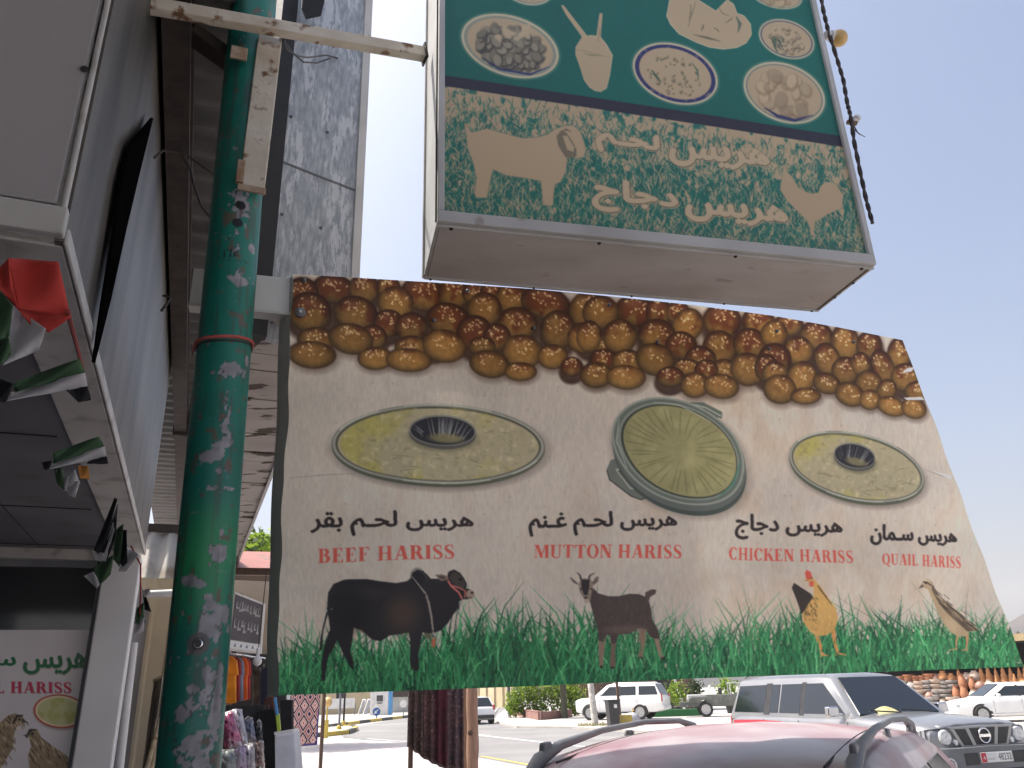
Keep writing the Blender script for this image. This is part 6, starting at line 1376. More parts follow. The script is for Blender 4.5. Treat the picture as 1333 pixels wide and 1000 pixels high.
mb = MB(); mb.box(c0+UP*1.15, (kw*.72, 1.0, 2.3)); mb.build('cabinet', M['white_plain'], ks, bevel=.03)
for sg in (-1, 1):
    mb = MB(); mb.box(c0+Vector((sg*kw*.43, 0, 1.1)), (kw*.13, 1.02, 2.2)); mb.build('side_panel', M['kiosk_blue'] if sg > 0 else M['white_plain'], ks)
mb = MB(); mb.box(c0+Vector((-.1, -.52, 1.55)), (.62, .05, .55)); mb.build('screen', M['glass'], ks); mb = MB(); mb.box(c0+Vector((0, 0, 2.36)), (kw, 1.05, .12)); mb.build('canopy', M['kiosk_blue'], ks); mb = MB(); mb.box(c0+Vector((-.1, -.56, 1.1)), (.5, .12, .12)); mb.build('shelf', M['grey_plastic'], ks)
# signs and posts
def disc_sign(label, u, vd, vb, rpx, mat, arrow):
    q = g(u, vb); k = (q-CAMO).length/FPX; z = atd(u, vd, math.hypot(q.x, q.y)).z; t = thing('road_sign', label, 'road sign', tuple(q)); mb = MB(); mb.tube([q, q+UP*(z-.05)], .045, 8); mb.build('post', M['grey_plastic'], t)
    c = Vector((q.x, q.y-.07, z)); rot = Matrix.Rotation(math.pi/2, 3, 'X'); mb = MB(); mb.lathe([(0, .02), (rpx*k*.96, .02), (rpx*k, 0), (rpx*k, -.02), (0, -.02)], c, 28, rot=rot); d = mb.build('disc', mat, t)
    if arrow:
        mb = MB(); s = rpx*k; mb.prism([c+Vector((x*s, -.03, y*s)) for x, y in ((.55, .45), (.4, .6), (-.2, .02), (-.2, .32), (-.45, .1), (-.58, -.5), (.02, -.4), (.2, -.2), (-.06, -.16))], (0, .008, 0)); mb.build('arrow', M['white_plain'], d)
M['sign_blue'] = pm('sign_blue', (.015, .09, .33), (.02, .1, .3), 4, .4)
disc_sign('round blue road sign with white arrow at the kerb in front of the kiosk', 490, 926.5, 938.5, 4.6, M['sign_blue'], True)
disc_sign('round pale road sign seen from behind, right of the kiosk', 525, 916.5, 932, 4.2, M['white_plain'], False)
def post(name, label, u, vb, h, r, mat, cat='post', lean=(0, 0), extra=None):
    q = g(u, vb); t = thing(name, label, cat, tuple(q)); mb = MB(); mb.tube([q, q+Vector((lean[0]*.5, lean[1]*.5, h/2)), q+Vector((lean[0], lean[1], h))], [r, r*.92, r*.8], 10); mb.build('shaft', mat, t, smooth=50)
    if extra: extra(q, t)
    return q, t
def lampx(q, t):
    top = q+UP*7.0; mb = MB(); mb.tube([top, top+Vector((-.6, -.3, .5)), top+Vector((-1.6, -.7, .6))], .05, 8); mb.build('arm', M['grey_plastic'], t); mb = MB(); mb.box(top+Vector((-1.9, -.8, .58)), (.7, .28, .14), .4); mb.build('lamp_head', M['grey_plastic'], t, bevel=.03); mb = MB(); mb.lathe([(.22, 0), (.22, .03), (.14, .06), (.12, .3)], q, 12); mb.build('foot', M['concrete'], t)
post('street_lamp', 'pale grey street lamp post left of the flowering bush', 663, 934.5, 7.0, .13, M['grey_plastic'], 'street lamp', extra=lampx)
def base_y(q, t): mb = MB(); mb.lathe([(.13, 0), (.13, .3), (.1, .34)], q, 10); mb.build('foot', M['yellow_paint'], t)
post('street_pole', 'tall thin grey pole standing on the striped traffic island', 441, 953.5, 6.5, .06, M['grey_plastic'], 'pole', extra=base_y)
post('dark_post', 'short dark post with yellow foot at the striped kerb', 447, 946, 2.4, .07, M['black_steel'], extra=base_y)
def ball(q, t):
    mb = MB(); mb.lathe([(0, 1.75)]+[(.22*math.sin(R(a)), 1.53+.22*math.cos(R(a))) for a in range(20, 170, 20)]+[(.05, 1.3)], q, 14); mb.build('globe', M['bulb_yellow'], t, smooth=60); mb = MB(); mb.box(q+UP*.38, (.17, .17, .76)); mb.build('sleeve', M['yellow_paint'], t)
post('bollard_lamp', 'yellow bollard lamp with a pale globe beside the patterned carpet', 424, 961, 1.35, .05, M['yellow_paint'], 'bollard', extra=ball)
def tuft(q, t):
    mb = MB(); rq = random.Random(2)
    for k in range(160):
        a = rq.random()*6.28; r0 = .9*rq.random()**.5; p = q+Vector((math.cos(a)*r0, math.sin(a)*r0, 0)); mb.add([p+Vector((-.02, 0, 0)), p+Vector((.02, 0, 0)), p+Vector((rq.gauss(0, .1), rq.gauss(0, .1), rq.uniform(.06, .22)))], [(0, 1, 2)], rq.randrange(3))
    tag(mb.build('dry_grass', LY, t, fix=False), kind='stuff')
M['pole_concrete'] = pm('pole_concrete', (.48, .46, .43), (.36, .34, .31), 3, .85, bump=.1, c3=(.6, .58, .55), s3=4)
post('utility_pole', 'thick pale utility pole with dry grass at its foot before the white SUV', 775, 944.5, 6.5, .17, M['pole_concrete'], 'pole', lean=(-.35, .2), extra=tuft)
post('tree_stake', 'thin grey wooden trunk standing right of the black bin', 808, 943, 4.5, .085, M['wood_dark'], 'trunk', lean=(-.1, .1), extra=None)
post('leaning_pole', 'thin white pole leaning beside the old olive jeep', 893, 929, 3.2, .09, M['white_plain'], 'pole', lean=(-.75, .2))
# wheelie bin, carton and bag
q = g(799, 947.5); bn = thing('rubbish_bin', 'tall black wheeled bin in front of the white SUV', 'bin', tuple(q)); mb = MB(); mb.box(q+UP*.62, (.46, .55, 1.1), .2, taper=1.18); mb.build('bin_body', M['black_plastic'], bn, bevel=.03); mb = MB(); mb.box(q+UP*1.2, (.62, .7, .07), .2); mb.box(q+Vector((0, .34, 1.17)), (.5, .06, .06), .2); mb.build('lid', M['black_plastic'], bn, bevel=.02)
for sg in (-1, 1):
    mb = MB(); mb.lathe([(0, -.03), (.1, -.03), (.1, .03), (0, .03)], q+Vector((sg*.24, .25, .1)), 14, rot=Matrix.Rotation(math.pi/2, 3, 'Y')); mb.build('wheel', M['black_rubber'], bn)
mb = MB(); mb.box(q+Vector((.12, -.31, .95)), (.14, .02, .16), .2); mb.build('sticker', M['white_plain'], bn)
q = g(813, 946.5); t = thing('carton', 'yellow cardboard carton on the ground right of the black bin', 'carton', tuple(q)); M['carton'] = pm('carton', (.50, .37, .08), (.4, .3, .1), 4, .8); mb = MB(); mb.box(q+UP*.26, (.72, .5, .5), .1); mb.build('box', M['carton'], t); mb = MB(); mb.box(q+Vector((0, -.1, .53)), (.7, .3, .02), .1); mb.build('flap', M['carton'], t)
q = g(824, 945); t = thing('rubbish_bag', 'crumpled grey plastic bag beside the yellow carton', 'bag', tuple(q)); mb = MB()
mb.grid(lambda a, b: q+Vector((.36*math.sin(math.pi*b)*math.cos(6.283*a)*(1+.15*math.sin(a*31)), .3*math.sin(math.pi*b)*math.sin(6.283*a)*(1+.15*math.sin(a*23+b*9)), .3-.3*math.cos(math.pi*b)*(1+.1*math.sin(a*17)))), 24, 12); mb.build('bag', pm('bag_grey', (.42, .42, .46), (.3, .3, .34), 8, .35), t, smooth=70)
mb = MB(); mb.tube([q+UP*.58, q+Vector((.03, 0, .68)), q+Vector((.1, 0, .72))], [.04, .03, .06], 8); mb.build('knot', M['bulb_yellow'], t)
p = g(888, 933); hg = thing('turf_block', 'low green turf covered block behind the white SUV', 'turf block', tuple(p)); mb = MB(); mb.box(p+Vector((0, 1, .2)), (3.4, .8, .4)); mb.build('block', pm('turf', (.03, .16, .05), (.02, .11, .04), 30, .95, bump=.5), hg)
def plant(label, u, v, d, r, h, mats, seed, n=500):
    q = atd(u, v, d); q.z = 0; rq = random.Random(seed); t = thing('potted_plant', label, 'plant', tuple(q)); mb = MB(); mb.lathe([(.18, 0), (.26, .42), (.28, .42), (.28, .46), (.22, .46), (.22, .4)], q, 14); mb.build('pot', M['black_plastic'], t); mb = MB(); mb.tube([q+UP*.4, q+UP*(h*.6)], .03, 5); mb.build('stem', M['wood_dark'], t); mb = MB()
    leaves(mb, q+UP*h*.65, (r, r, h*.38), n, .12, rq, 3, .2); mb.build('foliage', mats, t, fix=False)
plant('bushy bright plant behind the bonnet of the olive jeep', 882, 915, 57, .7, 2.1, LG, 31); plant('dark leafy plant left of the jeep windscreen', 906, 910, 58, .6, 2.2, LD, 32); plant('bright green plant seen through the hoops of the jeep', 948, 905, 58, .8, 2.3, LG, 33); plant('dark plant against the brown shop', 872, 912, 62, .6, 1.9, LD, 34)
tree('leafy tree rising above the red stall roof between pole and banner', atd(344, 800, 34)*1+Vector((0, 0, -atd(344, 800, 34).z)), 9.0, 2.6, LG[:2]+[LD[1]], 41, 5200)
# ------------------------------------------------------------ pottery display on the right
pz = lambda u, v, d: atd(u, v, d)
fr_ = thing('pottery_shed', 'open shed with dark roof over the pottery display', 'shed', tuple(SW(WS(pz(1230, 900, 49))[0], WS(pz(1230, 900, 49))[1], 0)))
a = pz(1060, 880, 52); b_ = pz(1420, 880, 47); a.z = b_.z = 0; sxn = (b_-a).normalized(); syn = Vector((-sxn.y, sxn.x, 0)); sl = (b_-a).length; srz = math.atan2(sxn.y, sxn.x)
mb = MB(); mb.box(a+sxn*sl/2+syn*4.2+UP*1.7, (sl, .2, 3.4), srz); mb.build('back_wall', M['black_steel'], fr_)
mb = MB(); mb.box(a+sxn*sl/2+syn*2.6+UP*3.5, (sl+.5, 4.0, .16), srz); mb.build('roof', M['brown_steel'], fr_)
mb = MB(); mb.box(a+sxn*sl/2+syn*.5+UP*3.52, (sl+.5, .14, .34), srz); mb.build('roof_edge', pm('straw', (.42, .33, .19), (.3, .22, .12), 8, .9, stretch=(1, 1, 6), bump=.4), fr_)
for k in range(6):
    mb = MB(); q = a+sxn*sl*k/5+syn*1.75; mb.tube([q, q+UP*3.42], .07, 8); mb.build('post', M['wood_dark'], fr_)
stp = thing('display_steps', 'stepped dark plank stand carrying the pottery', 'stand', tuple(a)); ROWS = []
for k, (dy, z) in enumerate(((1.2, 1.45), (.55, 1.0), (-.1, .55), (-.75, .2))):
    mb = MB(); mb.box(a+sxn*sl/2+syn*dy+UP*(z-.04), (sl, .66, .08), srz); mb.build('step', M['wood_dark'], stp); mb = MB(); mb.box(a+sxn*sl/2+syn*(dy+.25)+UP*(z/2-.04), (sl, .06, z-.09), srz); mb.build('riser', M['black_steel'], stp); ROWS.append((dy, z))
TC = [pm('terracotta', (.42, .19, .10), (.34, .15, .08), 5, .8), pm('pale_clay', (.56, .45, .37), (.46, .36, .29), 5, .8), pm('grey_clay', (.26, .24, .22), (.36, .33, .31), 5, .7), pm('brown_glaze', (.22, .12, .09), (.3, .17, .13), 5, .45), pm('orange_clay', (.52, .26, .11), (.42, .2, .09), 5, .8)]
PROF = {'planter': [(.30, 0), (.40, .62), (.44, .62), (.44, .70), (.38, .70), (.36, .5), (0, .5)], 'bowl': [(.24, 0), (.42, .10), (.47, .22), (.47, .30), (.42, .30), (.36, .14), (0, .10)], 'jar': [(.16, 0), (.34, .24), (.37, .42), (.26, .66), (.15, .74), (.18, .84), (.14, .84), (.1, .7), (0, .68)], 'ball': [(.12, 0), (.34, .16), (.42, .38), (.34, .60), (.16, .72), (.16, .78), (.12, .78), (0, .7)], 'spire': [(.24, 0), (.27, .1), (.20, .34), (.22, .42), (.12, .66), (.14, .72), (.05, .96), (.06, 1.02), (0, 1.12)], 'tall': [(.16, 0), (.27, .3), (.3, .6), (.2, .95), (.13, 1.1), (.19, 1.24), (.15, 1.24), (.1, 1.1), (0, 1.08)]}
ADJ = {0: 'terracotta', 1: 'pale clay', 2: 'grey glazed', 3: 'dark brown', 4: 'orange clay'}; NAMES = {'planter': 'flower pot', 'bowl': 'bowl', 'jar': 'jar', 'ball': 'round pot', 'spire': 'spired incense burner', 'tall': 'tall vase'}
ORD = ['first', 'second', 'third', 'fourth', 'fifth', 'sixth', 'seventh', 'eighth', 'ninth', 'tenth', 'eleventh', 'twelfth', 'thirteenth', 'fourteenth', 'fifteenth', 'sixteenth', 'seventeenth', 'eighteenth', 'nineteenth', 'twentieth', 'twenty-first', 'twenty-second', 'twenty-third', 'twenty-fourth']
MES = {}
def pot(kind, ci, pos, sc, label, rz=0):
    key = (kind, ci)
    if key not in MES:
        mb = MB(); mb.lathe(PROF[kind], (0, 0, 0), 18); o = mb.build(NAMES[kind].replace(' ', '_'), TC[ci], smooth=50); MES[key] = o.data
    else: o = bpy.data.objects.new(NAMES[kind].replace(' ', '_'), MES[key]); col.objects.link(o)
    o.location = pos; o.scale = (sc, sc, sc); o.rotation_euler = (0, 0, rz); tag(o, label, NAMES[kind].split()[-1] if kind != 'spire' else 'incense burner', 'pottery for sale on the stepped stand')
rq = random.Random(77)
def along(u, dy):   # distance along the stand of a sighted column
    r = ray(u, 890); o = a+syn*dy; k = (o-CAMO).dot(syn)/r.dot(syn); return ((CAMO+r*k)-a).dot(sxn)
LV = ['top', 'second', 'third', 'lowest']
for row, (kinds, u0, u1, step) in enumerate(((['planter']*6+['ball', 'jar', 'jar', 'spire', 'jar', 'ball', 'spire', 'spire', 'spire', 'spire', 'spire', 'spire', 'spire', 'spire', 'spire'], 1166, 1420, 9.5), (['bowl', 'bowl', 'bowl', 'ball', 'bowl', 'bowl', 'bowl', 'bowl', 'bowl', 'tall', 'tall', 'ball', 'jar', 'spire', 'jar', 'spire', 'jar', 'ball', 'spire', 'jar'], 1150, 1410, 11.5), (['ball', 'bowl', 'bowl', 'bowl', 'ball', 'bowl', 'bowl', 'tall', 'tall', 'jar', 'ball', 'ball', 'jar', 'ball', 'jar', 'tall', 'ball', 'jar'], 1160, 1400, 11.5), (['bowl', 'bowl', 'jar', 'bowl', 'jar', 'bowl', 'ball', 'jar', 'jar', 'ball', 'jar', 'tall', 'jar', 'ball', 'bowl'], 1170, 1390, 13))):
    dy, z = ROWS[row]; u = u0
    for i, kd in enumerate(kinds):
        if u > u1: break
        x = along(u, dy); ci = {'planter': 0, 'spire': 4, 'tall': 0, 'bowl': rq.choice([1, 2, 2, 1]), 'ball': rq.choice([1, 2, 3]), 'jar': rq.choice([1, 0, 4])}[kd]; sc = rq.uniform(.62, .78)*(1.0 if kd != 'bowl' else 1.0); base = a+sxn*x+syn*dy+UP*z
        nst = 3 if kd == 'bowl' else 1
        for k in range(nst):
            pot(kd, ci, tuple(base+UP*k*.215*sc/.7+sxn*rq.uniform(-.03, .03)), sc, ('%s %s, %s from the left on the %s step' % (ADJ[ci], NAMES[kd], ORD[i], LV[row])) if nst == 1 else '%s bowl, %s of its stack, %s from the left on the %s step' % (ADJ[ci], ['bottom', 'middle', 'topmost'][k], ORD[i], LV[row]))
        u += step*rq.uniform(.9, 1.1)
q = pz(1326, 835, 75); q.z = 0; plm = thing('date_palm', 'date palm behind the pottery shed at the right edge', 'palm', tuple(q)); zt = pz(1326, 838, 75).z; mb = MB(); mb.tube([q, q+UP*zt*.5+Vector((.1, 0, 0)), q+UP*zt], [.26, .2, .2], 10); mb.build('trunk', M['wood_dark'], plm); mb = MB()
for k in range(30): an = k*2.4; frond(mb, q+UP*zt, (math.cos(an), math.sin(an), .3), rr.uniform(1.8, 2.5), rr.uniform(.3, 1.0), rr)
mb.build('fronds', [LD[1], LY[2], LD[0]], plm, fix=False)
# hills far off
rs = np.random.RandomState(31); mb = MB(); nz_ = rs.rand(400)
def ridge(a_, b2):
    az = R(-60+130*a_); D = 2300-700*b2 if b2 < .5 else 1950+900*(b2-.5); k = a_*60; i = int(k); f = k-i
    h = (nz_[i]*(1-f)+nz_[i+1]*f)*34+16*math.sin(a_*70)+3*math.sin(a_*310)+60*math.exp(-((a_*130-60-33.5)/4.5)**2)+55
    return Vector((math.sin(az)*D, math.cos(az)*D, max(-2, h*(1-abs(b2*2-1)**1.5)*(1+.05*math.sin(a_*300+b2*20))-2)))
mb.grid(ridge, 420, 14); tag(mb.build('hills', pm('hills', (.34, .27, .22), (.26, .21, .18), .012, .95, bump=0), smooth=30), kind='structure')
# ------------------------------------------------------------ the market stall between pole and banner
D0 = 11.6
stl = thing('market_stall', 'market stall with a rusty red roof between the green pole and the banner', 'market stall', tuple(g(330, 1000)*0+Vector((atd(330, 900, D0).x, atd(330, 900, D0).y, 0))))
M['red_tin'] = pm('red_tin', (.30, .10, .08), (.22, .08, .065), 2, .6, c3=(.16, .1, .08), s3=5, bump=.1); M['stall_wall'] = pm('stall_wall', (.55, .47, .36), (.44, .37, .28), 1.6, .8)
def PXq(mb, q, d, th=.02, mi=0):
    ds = d if isinstance(d, (list, tuple)) else [d]*len(q); mb.prism([atd(u, v, dd) for (u, v), dd in zip(q, ds)], (0, th, 0), mi)
mb = MB(); PXq(mb, [(236, 716), (520, 722), (520, 742), (236, 738)], [13.2, 13.2, 11.2, 11.2], .03); mb.build('roof', M['red_tin'], stl)
mb = MB(); PXq(mb, [(236, 738.5), (520, 742.5), (520, 750), (236, 747)], 11.25, .06); mb.build('roof_beam', M['wood_dark'], stl)
mb = MB(); PXq(mb, [(236, 748), (520, 752), (520, 764), (236, 752)], [11.3, 11.3, 13.6, 13.6], .02); mb.build('ceiling', M['wood_dark'], stl)
mb = MB(); PXq(mb, [(236, 745), (364, 749), (364, 990), (236, 990)], 14.0, .05); mb.build('back_wall', M['stall_wall'], stl)
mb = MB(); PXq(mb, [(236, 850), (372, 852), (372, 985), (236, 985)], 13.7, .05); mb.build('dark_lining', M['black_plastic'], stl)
for u in (352, 300):
    mb = MB(); q = atd(u, 900, 12.9); mb.tube([Vector((q.x, q.y, 0)), Vector((q.x, q.y, 3.2))], .04, 8); mb.build('post', M['wood_dark'], stl)
# dark sign board with rows of pale Arabic lettering (too blurred to read) and white foot strip
sb = thing('sign_board', 'dark framed sign board with pale Arabic lettering above the hanging shirts', 'sign board', tuple(atd(320, 845, 11.0)))
SBQ = [(307, 773), (342.5, 787), (337.5, 849), (299, 845)]
bl3 = lambda x, y, o=0: (lambda u, v: atd(u, v, 10.9+.5*x-o))(*((Vector((*SBQ[0], 0))*(1-x)+Vector((*SBQ[1], 0))*x)*(1-y)+(Vector((*SBQ[3], 0))*(1-x)+Vector((*SBQ[2], 0))*x)*y)[:2])
mb = MB(); mb.prism([bl3(-.04, -.03), bl3(1.04, -.03), bl3(1.04, 1.03), bl3(-.04, 1.03)], (0, .06, 0)); mb.build('frame', M['white_steel'], sb)
mb = MB(); mb.prism([bl3(0, .01, .02), bl3(1, .01, .02), bl3(1, .83, .02), bl3(0, .83, .02)], (0, .015, 0)); mb.build('panel', pm('board_brown', (.085, .07, .075), (.06, .05, .055), 3, .6), sb)
mb = MB(); mb.prism([bl3(0, .845, .02), bl3(1, .845, .02), bl3(1, .985, .02), bl3(0, .985, .02)], (0, .015, 0)); mb.build('panel', M['white_plain'], sb)
rq = random.Random(12); mb = MB()
for y0_, hh_, n_ in ((.13, .17, 9), (.47, .16, 8)):
    for k in range(n_):
        x0 = .07+.88*k/n_+rq.uniform(-.02, .02); w = rq.uniform(.55, 1.0)/n_; y0 = y0_+rq.uniform(-.02, .03); hh = hh_*rq.uniform(.6, 1.1)
        for kk in range(2): xx = x0+rq.random()*w*.5; mb.prism([bl3(xx, y0+hh*.2*rq.random(), .03), bl3(xx+.014, y0, .03), bl3(xx+.022, y0+hh, .03), bl3(xx+.004, y0+hh, .03)], (0, .004, 0))
        mb.prism([bl3(x0, y0+hh*.72, .03), bl3(x0+w, y0+hh*.66, .03), bl3(x0+w, y0+hh*.92, .03), bl3(x0, y0+hh, .03)], (0, .004, 0)); mb.prism([bl3(x0+w*.4, y0-hh*.16, .03), bl3(x0+w*.6, y0-hh*.2, .03), bl3(x0+w*.6, y0-hh*.05, .03), bl3(x0+w*.4, y0-hh*.02, .03)], (0, .004, 0))
for k in range(4): x0 = .15+.2*k; mb.prism([bl3(x0, .90, .03), bl3(x0+.03, .88, .03), bl3(x0+.05, .95, .03), bl3(x0-.03, .95, .03)], (0, .004, 0), 1)
mb.build('lettering', [pm('faded_white', (.36, .34, .33), (.26, .25, .24), 9, .7), M['grey_plastic']], sb)
# clothes
def cloth_m(nm, c, c2=None): return pm('cloth_'+nm, lin(c), lin(c2) if c2 else tuple(x*.7 for x in lin(c)), 7, .85, bump=.15, bscale=26)
rail = thing('clothes_rail', 'thin steel rail carrying the hanging shirts of the stall', 'rail', tuple(atd(310, 850, 11.3))); mb = MB(); mb.tube([atd(284, 849, 11.2), atd(345, 857, 11.9)], .012, 6); mb.build('rail', M['chrome'], rail)
for u in (296, 330):
    mb = MB(); q = atd(u, 850, 11.5); mb.tube([q, q+UP*.5], .006, 5); mb.build('hanger_rod', M['chrome'], rail)
def shirt(label, u0, u1, v0, v1, d, mat, nm='shirt'):
    t = thing(nm, label, nm, tuple(atd((u0+u1)/2, v1, d)), 0, 'shirts on the stall rail'); w = u1-u0; h = v1-v0; mb = MB()
    P = [(u0+.38*w, v0), (u0+.62*w, v0+.01*h), (u0+.95*w, v0+.10*h), (u0+1.05*w, v0+.40*h), (u0+.86*w, v0+.42*h), (u0+.88*w, v1), (u0+.5*w, v1+.02*h), (u0+.10*w, v1-.01*h), (u0+.12*w, v0+.42*h), (u0-.05*w, v0+.38*h), (u0+.08*w, v0+.09*h)]
    PXq(mb, P, [d, d, d+.04, d+.08, d+.02, d+.05, d-.03, d+.04, d, d+.05, d+.03], .07); mb.build('cloth', mat, t, bevel=.015)
    mb = MB(); mb.tube([atd(u0+.5*w, v0-3.5, d), atd(u0+.5*w, v0+1, d+.03), atd(u0+.2*w, v0+.07*h, d+.04), atd(u0+.8*w, v0+.07*h, d+.04), atd(u0+.5*w, v0+1, d+.03)], .006, 5); mb.build('hanger', M['grey_plastic'], t)
shirt('orange yellow shirt hanging nearest the green pole', 290, 308, 854, 915, 11.2, cloth_m('amber', (226, 138, 20), (196, 112, 16)))
shirt('dark red shirt hanging second, behind the orange yellow one', 301, 312, 855, 912, 11.32, cloth_m('wine', (134, 26, 30))); shirt('grey blue shirt hanging third on the stall rail', 306, 316, 856, 912, 11.42, cloth_m('slate', (126, 128, 146)))
shirt('orange shirt hanging fourth on the stall rail', 312, 322, 856, 911, 11.52, cloth_m('orange', (214, 92, 26))); shirt('bright red shirt hanging last on the stall rail', 317, 325, 857, 910, 11.6, cloth_m('scarlet', (168, 28, 28)))
def garment(label, P, d, mat, nm='garment', grp='dark garments at the back of the stall', th=.1):
    t = thing(nm, label, nm, tuple(atd(*P[-1], d)), 0, grp); mb = MB(); PXq(mb, P, d, th); mb.build('cloth', mat, t, bevel=.02); mb = MB(); u = sum(p[0] for p in P)/len(P); v = min(p[1] for p in P); mb.tube([atd(u, v-4, d), atd(u, v+2, d+.05)], .008, 5); mb.build('hanger', M['grey_plastic'], t)
garment('tan and black long garment under the white bulb', [(328, 871), (337, 868), (340, 880), (339, 922), (328, 926)], 12.2, cloth_m('tan', (112, 98, 86), (40, 36, 36))); garment('navy garment hanging beside the tan one', [(339, 872), (348, 868), (349, 915), (338, 922)], 12.0, cloth_m('navy', (38, 40, 58)), 'garment')
garment('brown garment piled under the navy one', [(345, 908), (356, 906), (357, 922), (340, 928)], 11.6, cloth_m('brown', (92, 58, 48))); garment('black clothes hanging below the banner, beside the patterned carpet', [(364, 911), (380, 911), (380, 955), (366, 955)], 11.0, cloth_m('black', (26, 25, 28)))
garment('black sack filling the gap beside the plastic wrapped bundles', [(334, 926), (356, 922), (364, 950), (360, 1010), (334, 1010)], 11.3, cloth_m('coal', (22, 22, 25)), 'sack', 'sacks in the stall', .3)
q = atd(335, 861, 11.0); t = thing('light_bulb', 'large white light bulb hanging beside the shirts', 'light bulb', tuple(q)); mb = MB(); r = .056; mb.lathe([(0, -r)]+[(r*math.sin(R(x)), -r*math.cos(R(x))) for x in range(20, 150, 15)]+[(.022, .062), (.022, .09), (.018, .1)], q, 18); mb.build('bulb', M['white_plain'], t, smooth=60); mb = MB(); mb.lathe([(.024, .09), (.026, .15), (.01, .17)], q, 12); mb.build('socket', M['white_plain'], t); mb = MB(); mb.tube([q+UP*.16, atd(341, 800, 11.1), atd(347, 745, 11.2)], .006, 5); mb.build('cord', M['cable'], t)
wrap, n, l, b = newmat('plastic_wrap'); b.inputs['Base Color'].default_value = (.62, .62, .66, 1)
def bundle(label, P, d, c, c2, seed):
    t = thing('wrapped_garment', label, 'wrapped garment', tuple(atd(*P[2], d)), 0, 'garments wrapped in clear plastic'); rq = random.Random(seed); m = pm('wrapped_%d' % seed, lin(c), lin(c2), 9, .22, coat=.6, c3=(.72, .72, .75), s3=4, lo3=.5, hi3=.62, bump=.5, bscale=22); mb = MB()
    def f(a_, b2):
        x = Vector((*P[0], 0))*(1-a_)+Vector((*P[1], 0))*a_; y = Vector((*P[3], 0))*(1-a_)+Vector((*P[2], 0))*a_; q = x*(1-b2)+y*b2
        return atd(q.x, q.y, d-.10*(max(0, math.sin(math.pi*a_))**.6*max(0, math.sin(math.pi*b2))**.5)+.012*math.sin(a_*19+b2*7+seed)+.012*math.sin(b2*23-a_*11))
    mb.grid(f, 10, 14); o = mb.build('wrap', m, t, smooth=80); so = o.modifiers.new('s', 'SOLIDIFY'); so.thickness = .03; so.offset = -1
    mb = MB(); mb.tube([f(.2, .03), f(.5, .0)+UP*.02, f(.8, .03)], .008, 5); mb.build('fold', M['white_plain'], t)
for i, (lb, P, d, c, c2) in enumerate((('pink patterned garment in clear plastic, leftmost of the upper row', [(288, 932), (301, 927), (314, 972), (296, 977)], 10.6, (190, 96, 130), (120, 60, 90)), ('pale grey garment in clear plastic, second in the upper row', [(301, 926), (312, 925), (321, 970), (311, 974)], 10.8, (190, 184, 190), (150, 146, 160)), ('blue grey garment in clear plastic, third in the upper row', [(316, 936), (329, 934), (335, 964), (319, 970)], 11.0, (110, 120, 146), (70, 76, 96)), ('dark grey rolled garment in plastic, last in the upper row', [(333, 939), (341, 939), (343, 974), (336, 978)], 11.1, (82, 86, 92), (54, 58, 64)),
                                       ('grey green garment in plastic, leftmost of the lower row', [(283, 980), (304, 978), (307, 1016), (283, 1018)], 10.3, (128, 134, 132), (90, 96, 94)), ('violet white garment in plastic, second in the lower row', [(304, 976), (318, 973), (320, 1014), (306, 1016)], 10.5, (176, 150, 180), (150, 146, 156)), ('white garment in plastic, third in the lower row', [(318, 972), (329, 969), (331, 1012), (320, 1014)], 10.6, (196, 192, 196), (150, 146, 150)), ('brown and white garment in plastic, last in the lower row', [(329, 968), (340, 966), (342, 1010), (331, 1012)], 10.7, (176, 150, 140), (120, 100, 96)))): bundle(lb, P, d, c, c2, i)
t = thing('display_table', 'low dark table under the plastic wrapped garments', 'table', tuple(atd(315, 1030, 10.9))); mb = MB(); PXq(mb, [(276, 1018), (345, 1012), (345, 1020), (276, 1026)], 10.5, .8); mb.build('top', M['wood_dark'], t)
for u in (280, 342):
    mb = MB(); q = atd(u, 1020, 10.9); mb.tube([Vector((q.x, q.y, 0)), q], .03, 6); mb.build('leg', M['wood_dark'], t)
t = thing('backing_board', 'dark board standing behind the wrapped garments', 'board', tuple(atd(315, 1000, 11.4))); mb = MB(); PXq(mb, [(280, 918), (345, 918), (345, 1020), (280, 1024)], 11.5, .04); mb.build('board', M['black_plastic'], t); mb = MB(); PXq(mb, [(280, 976), (345, 972), (345, 976), (280, 980)], 11.35, .2); mb.build('ledge', M['wood_dark'], t)
t = thing('plastic_sack', 'tall pale grey plastic covered bale leaning below the banner', 'bale', tuple(atd(372, 1010, 10.2))); mb = MB(); PXq(mb, [(357, 956), (382, 952), (389, 1040), (358, 1040)], [10.4, 10.4, 10.1, 10.1], .3); mb.build('cover', pm('pale_plastic', (.42, .43, .46), (.34, .35, .38), 4, .3, bump=.3, bscale=14), t, bevel=.03); mb = MB(); PXq(mb, [(357, 953), (382, 949), (382, 953), (357, 957)], 10.42, .26); mb.build('folded_top', M['white_plain'], t)
t = thing('reflective_strap', 'yellow green reflective strap hanging above the pale bale', 'strap', tuple(atd(362, 950, 10.7))); mb = MB(); PXq(mb, [(359, 931), (363, 929), (365, 950), (361, 954)], 10.7, .03); mb.build('strap', pm('hi_vis', (.42, .56, .05), (.36, .5, .04), 8, .5), t); mb = MB(); mb.tube([atd(358, 908, 10.7), atd(361, 931, 10.7)], .018, 6); mb.build('blue_cord', M['kiosk_blue'], t)
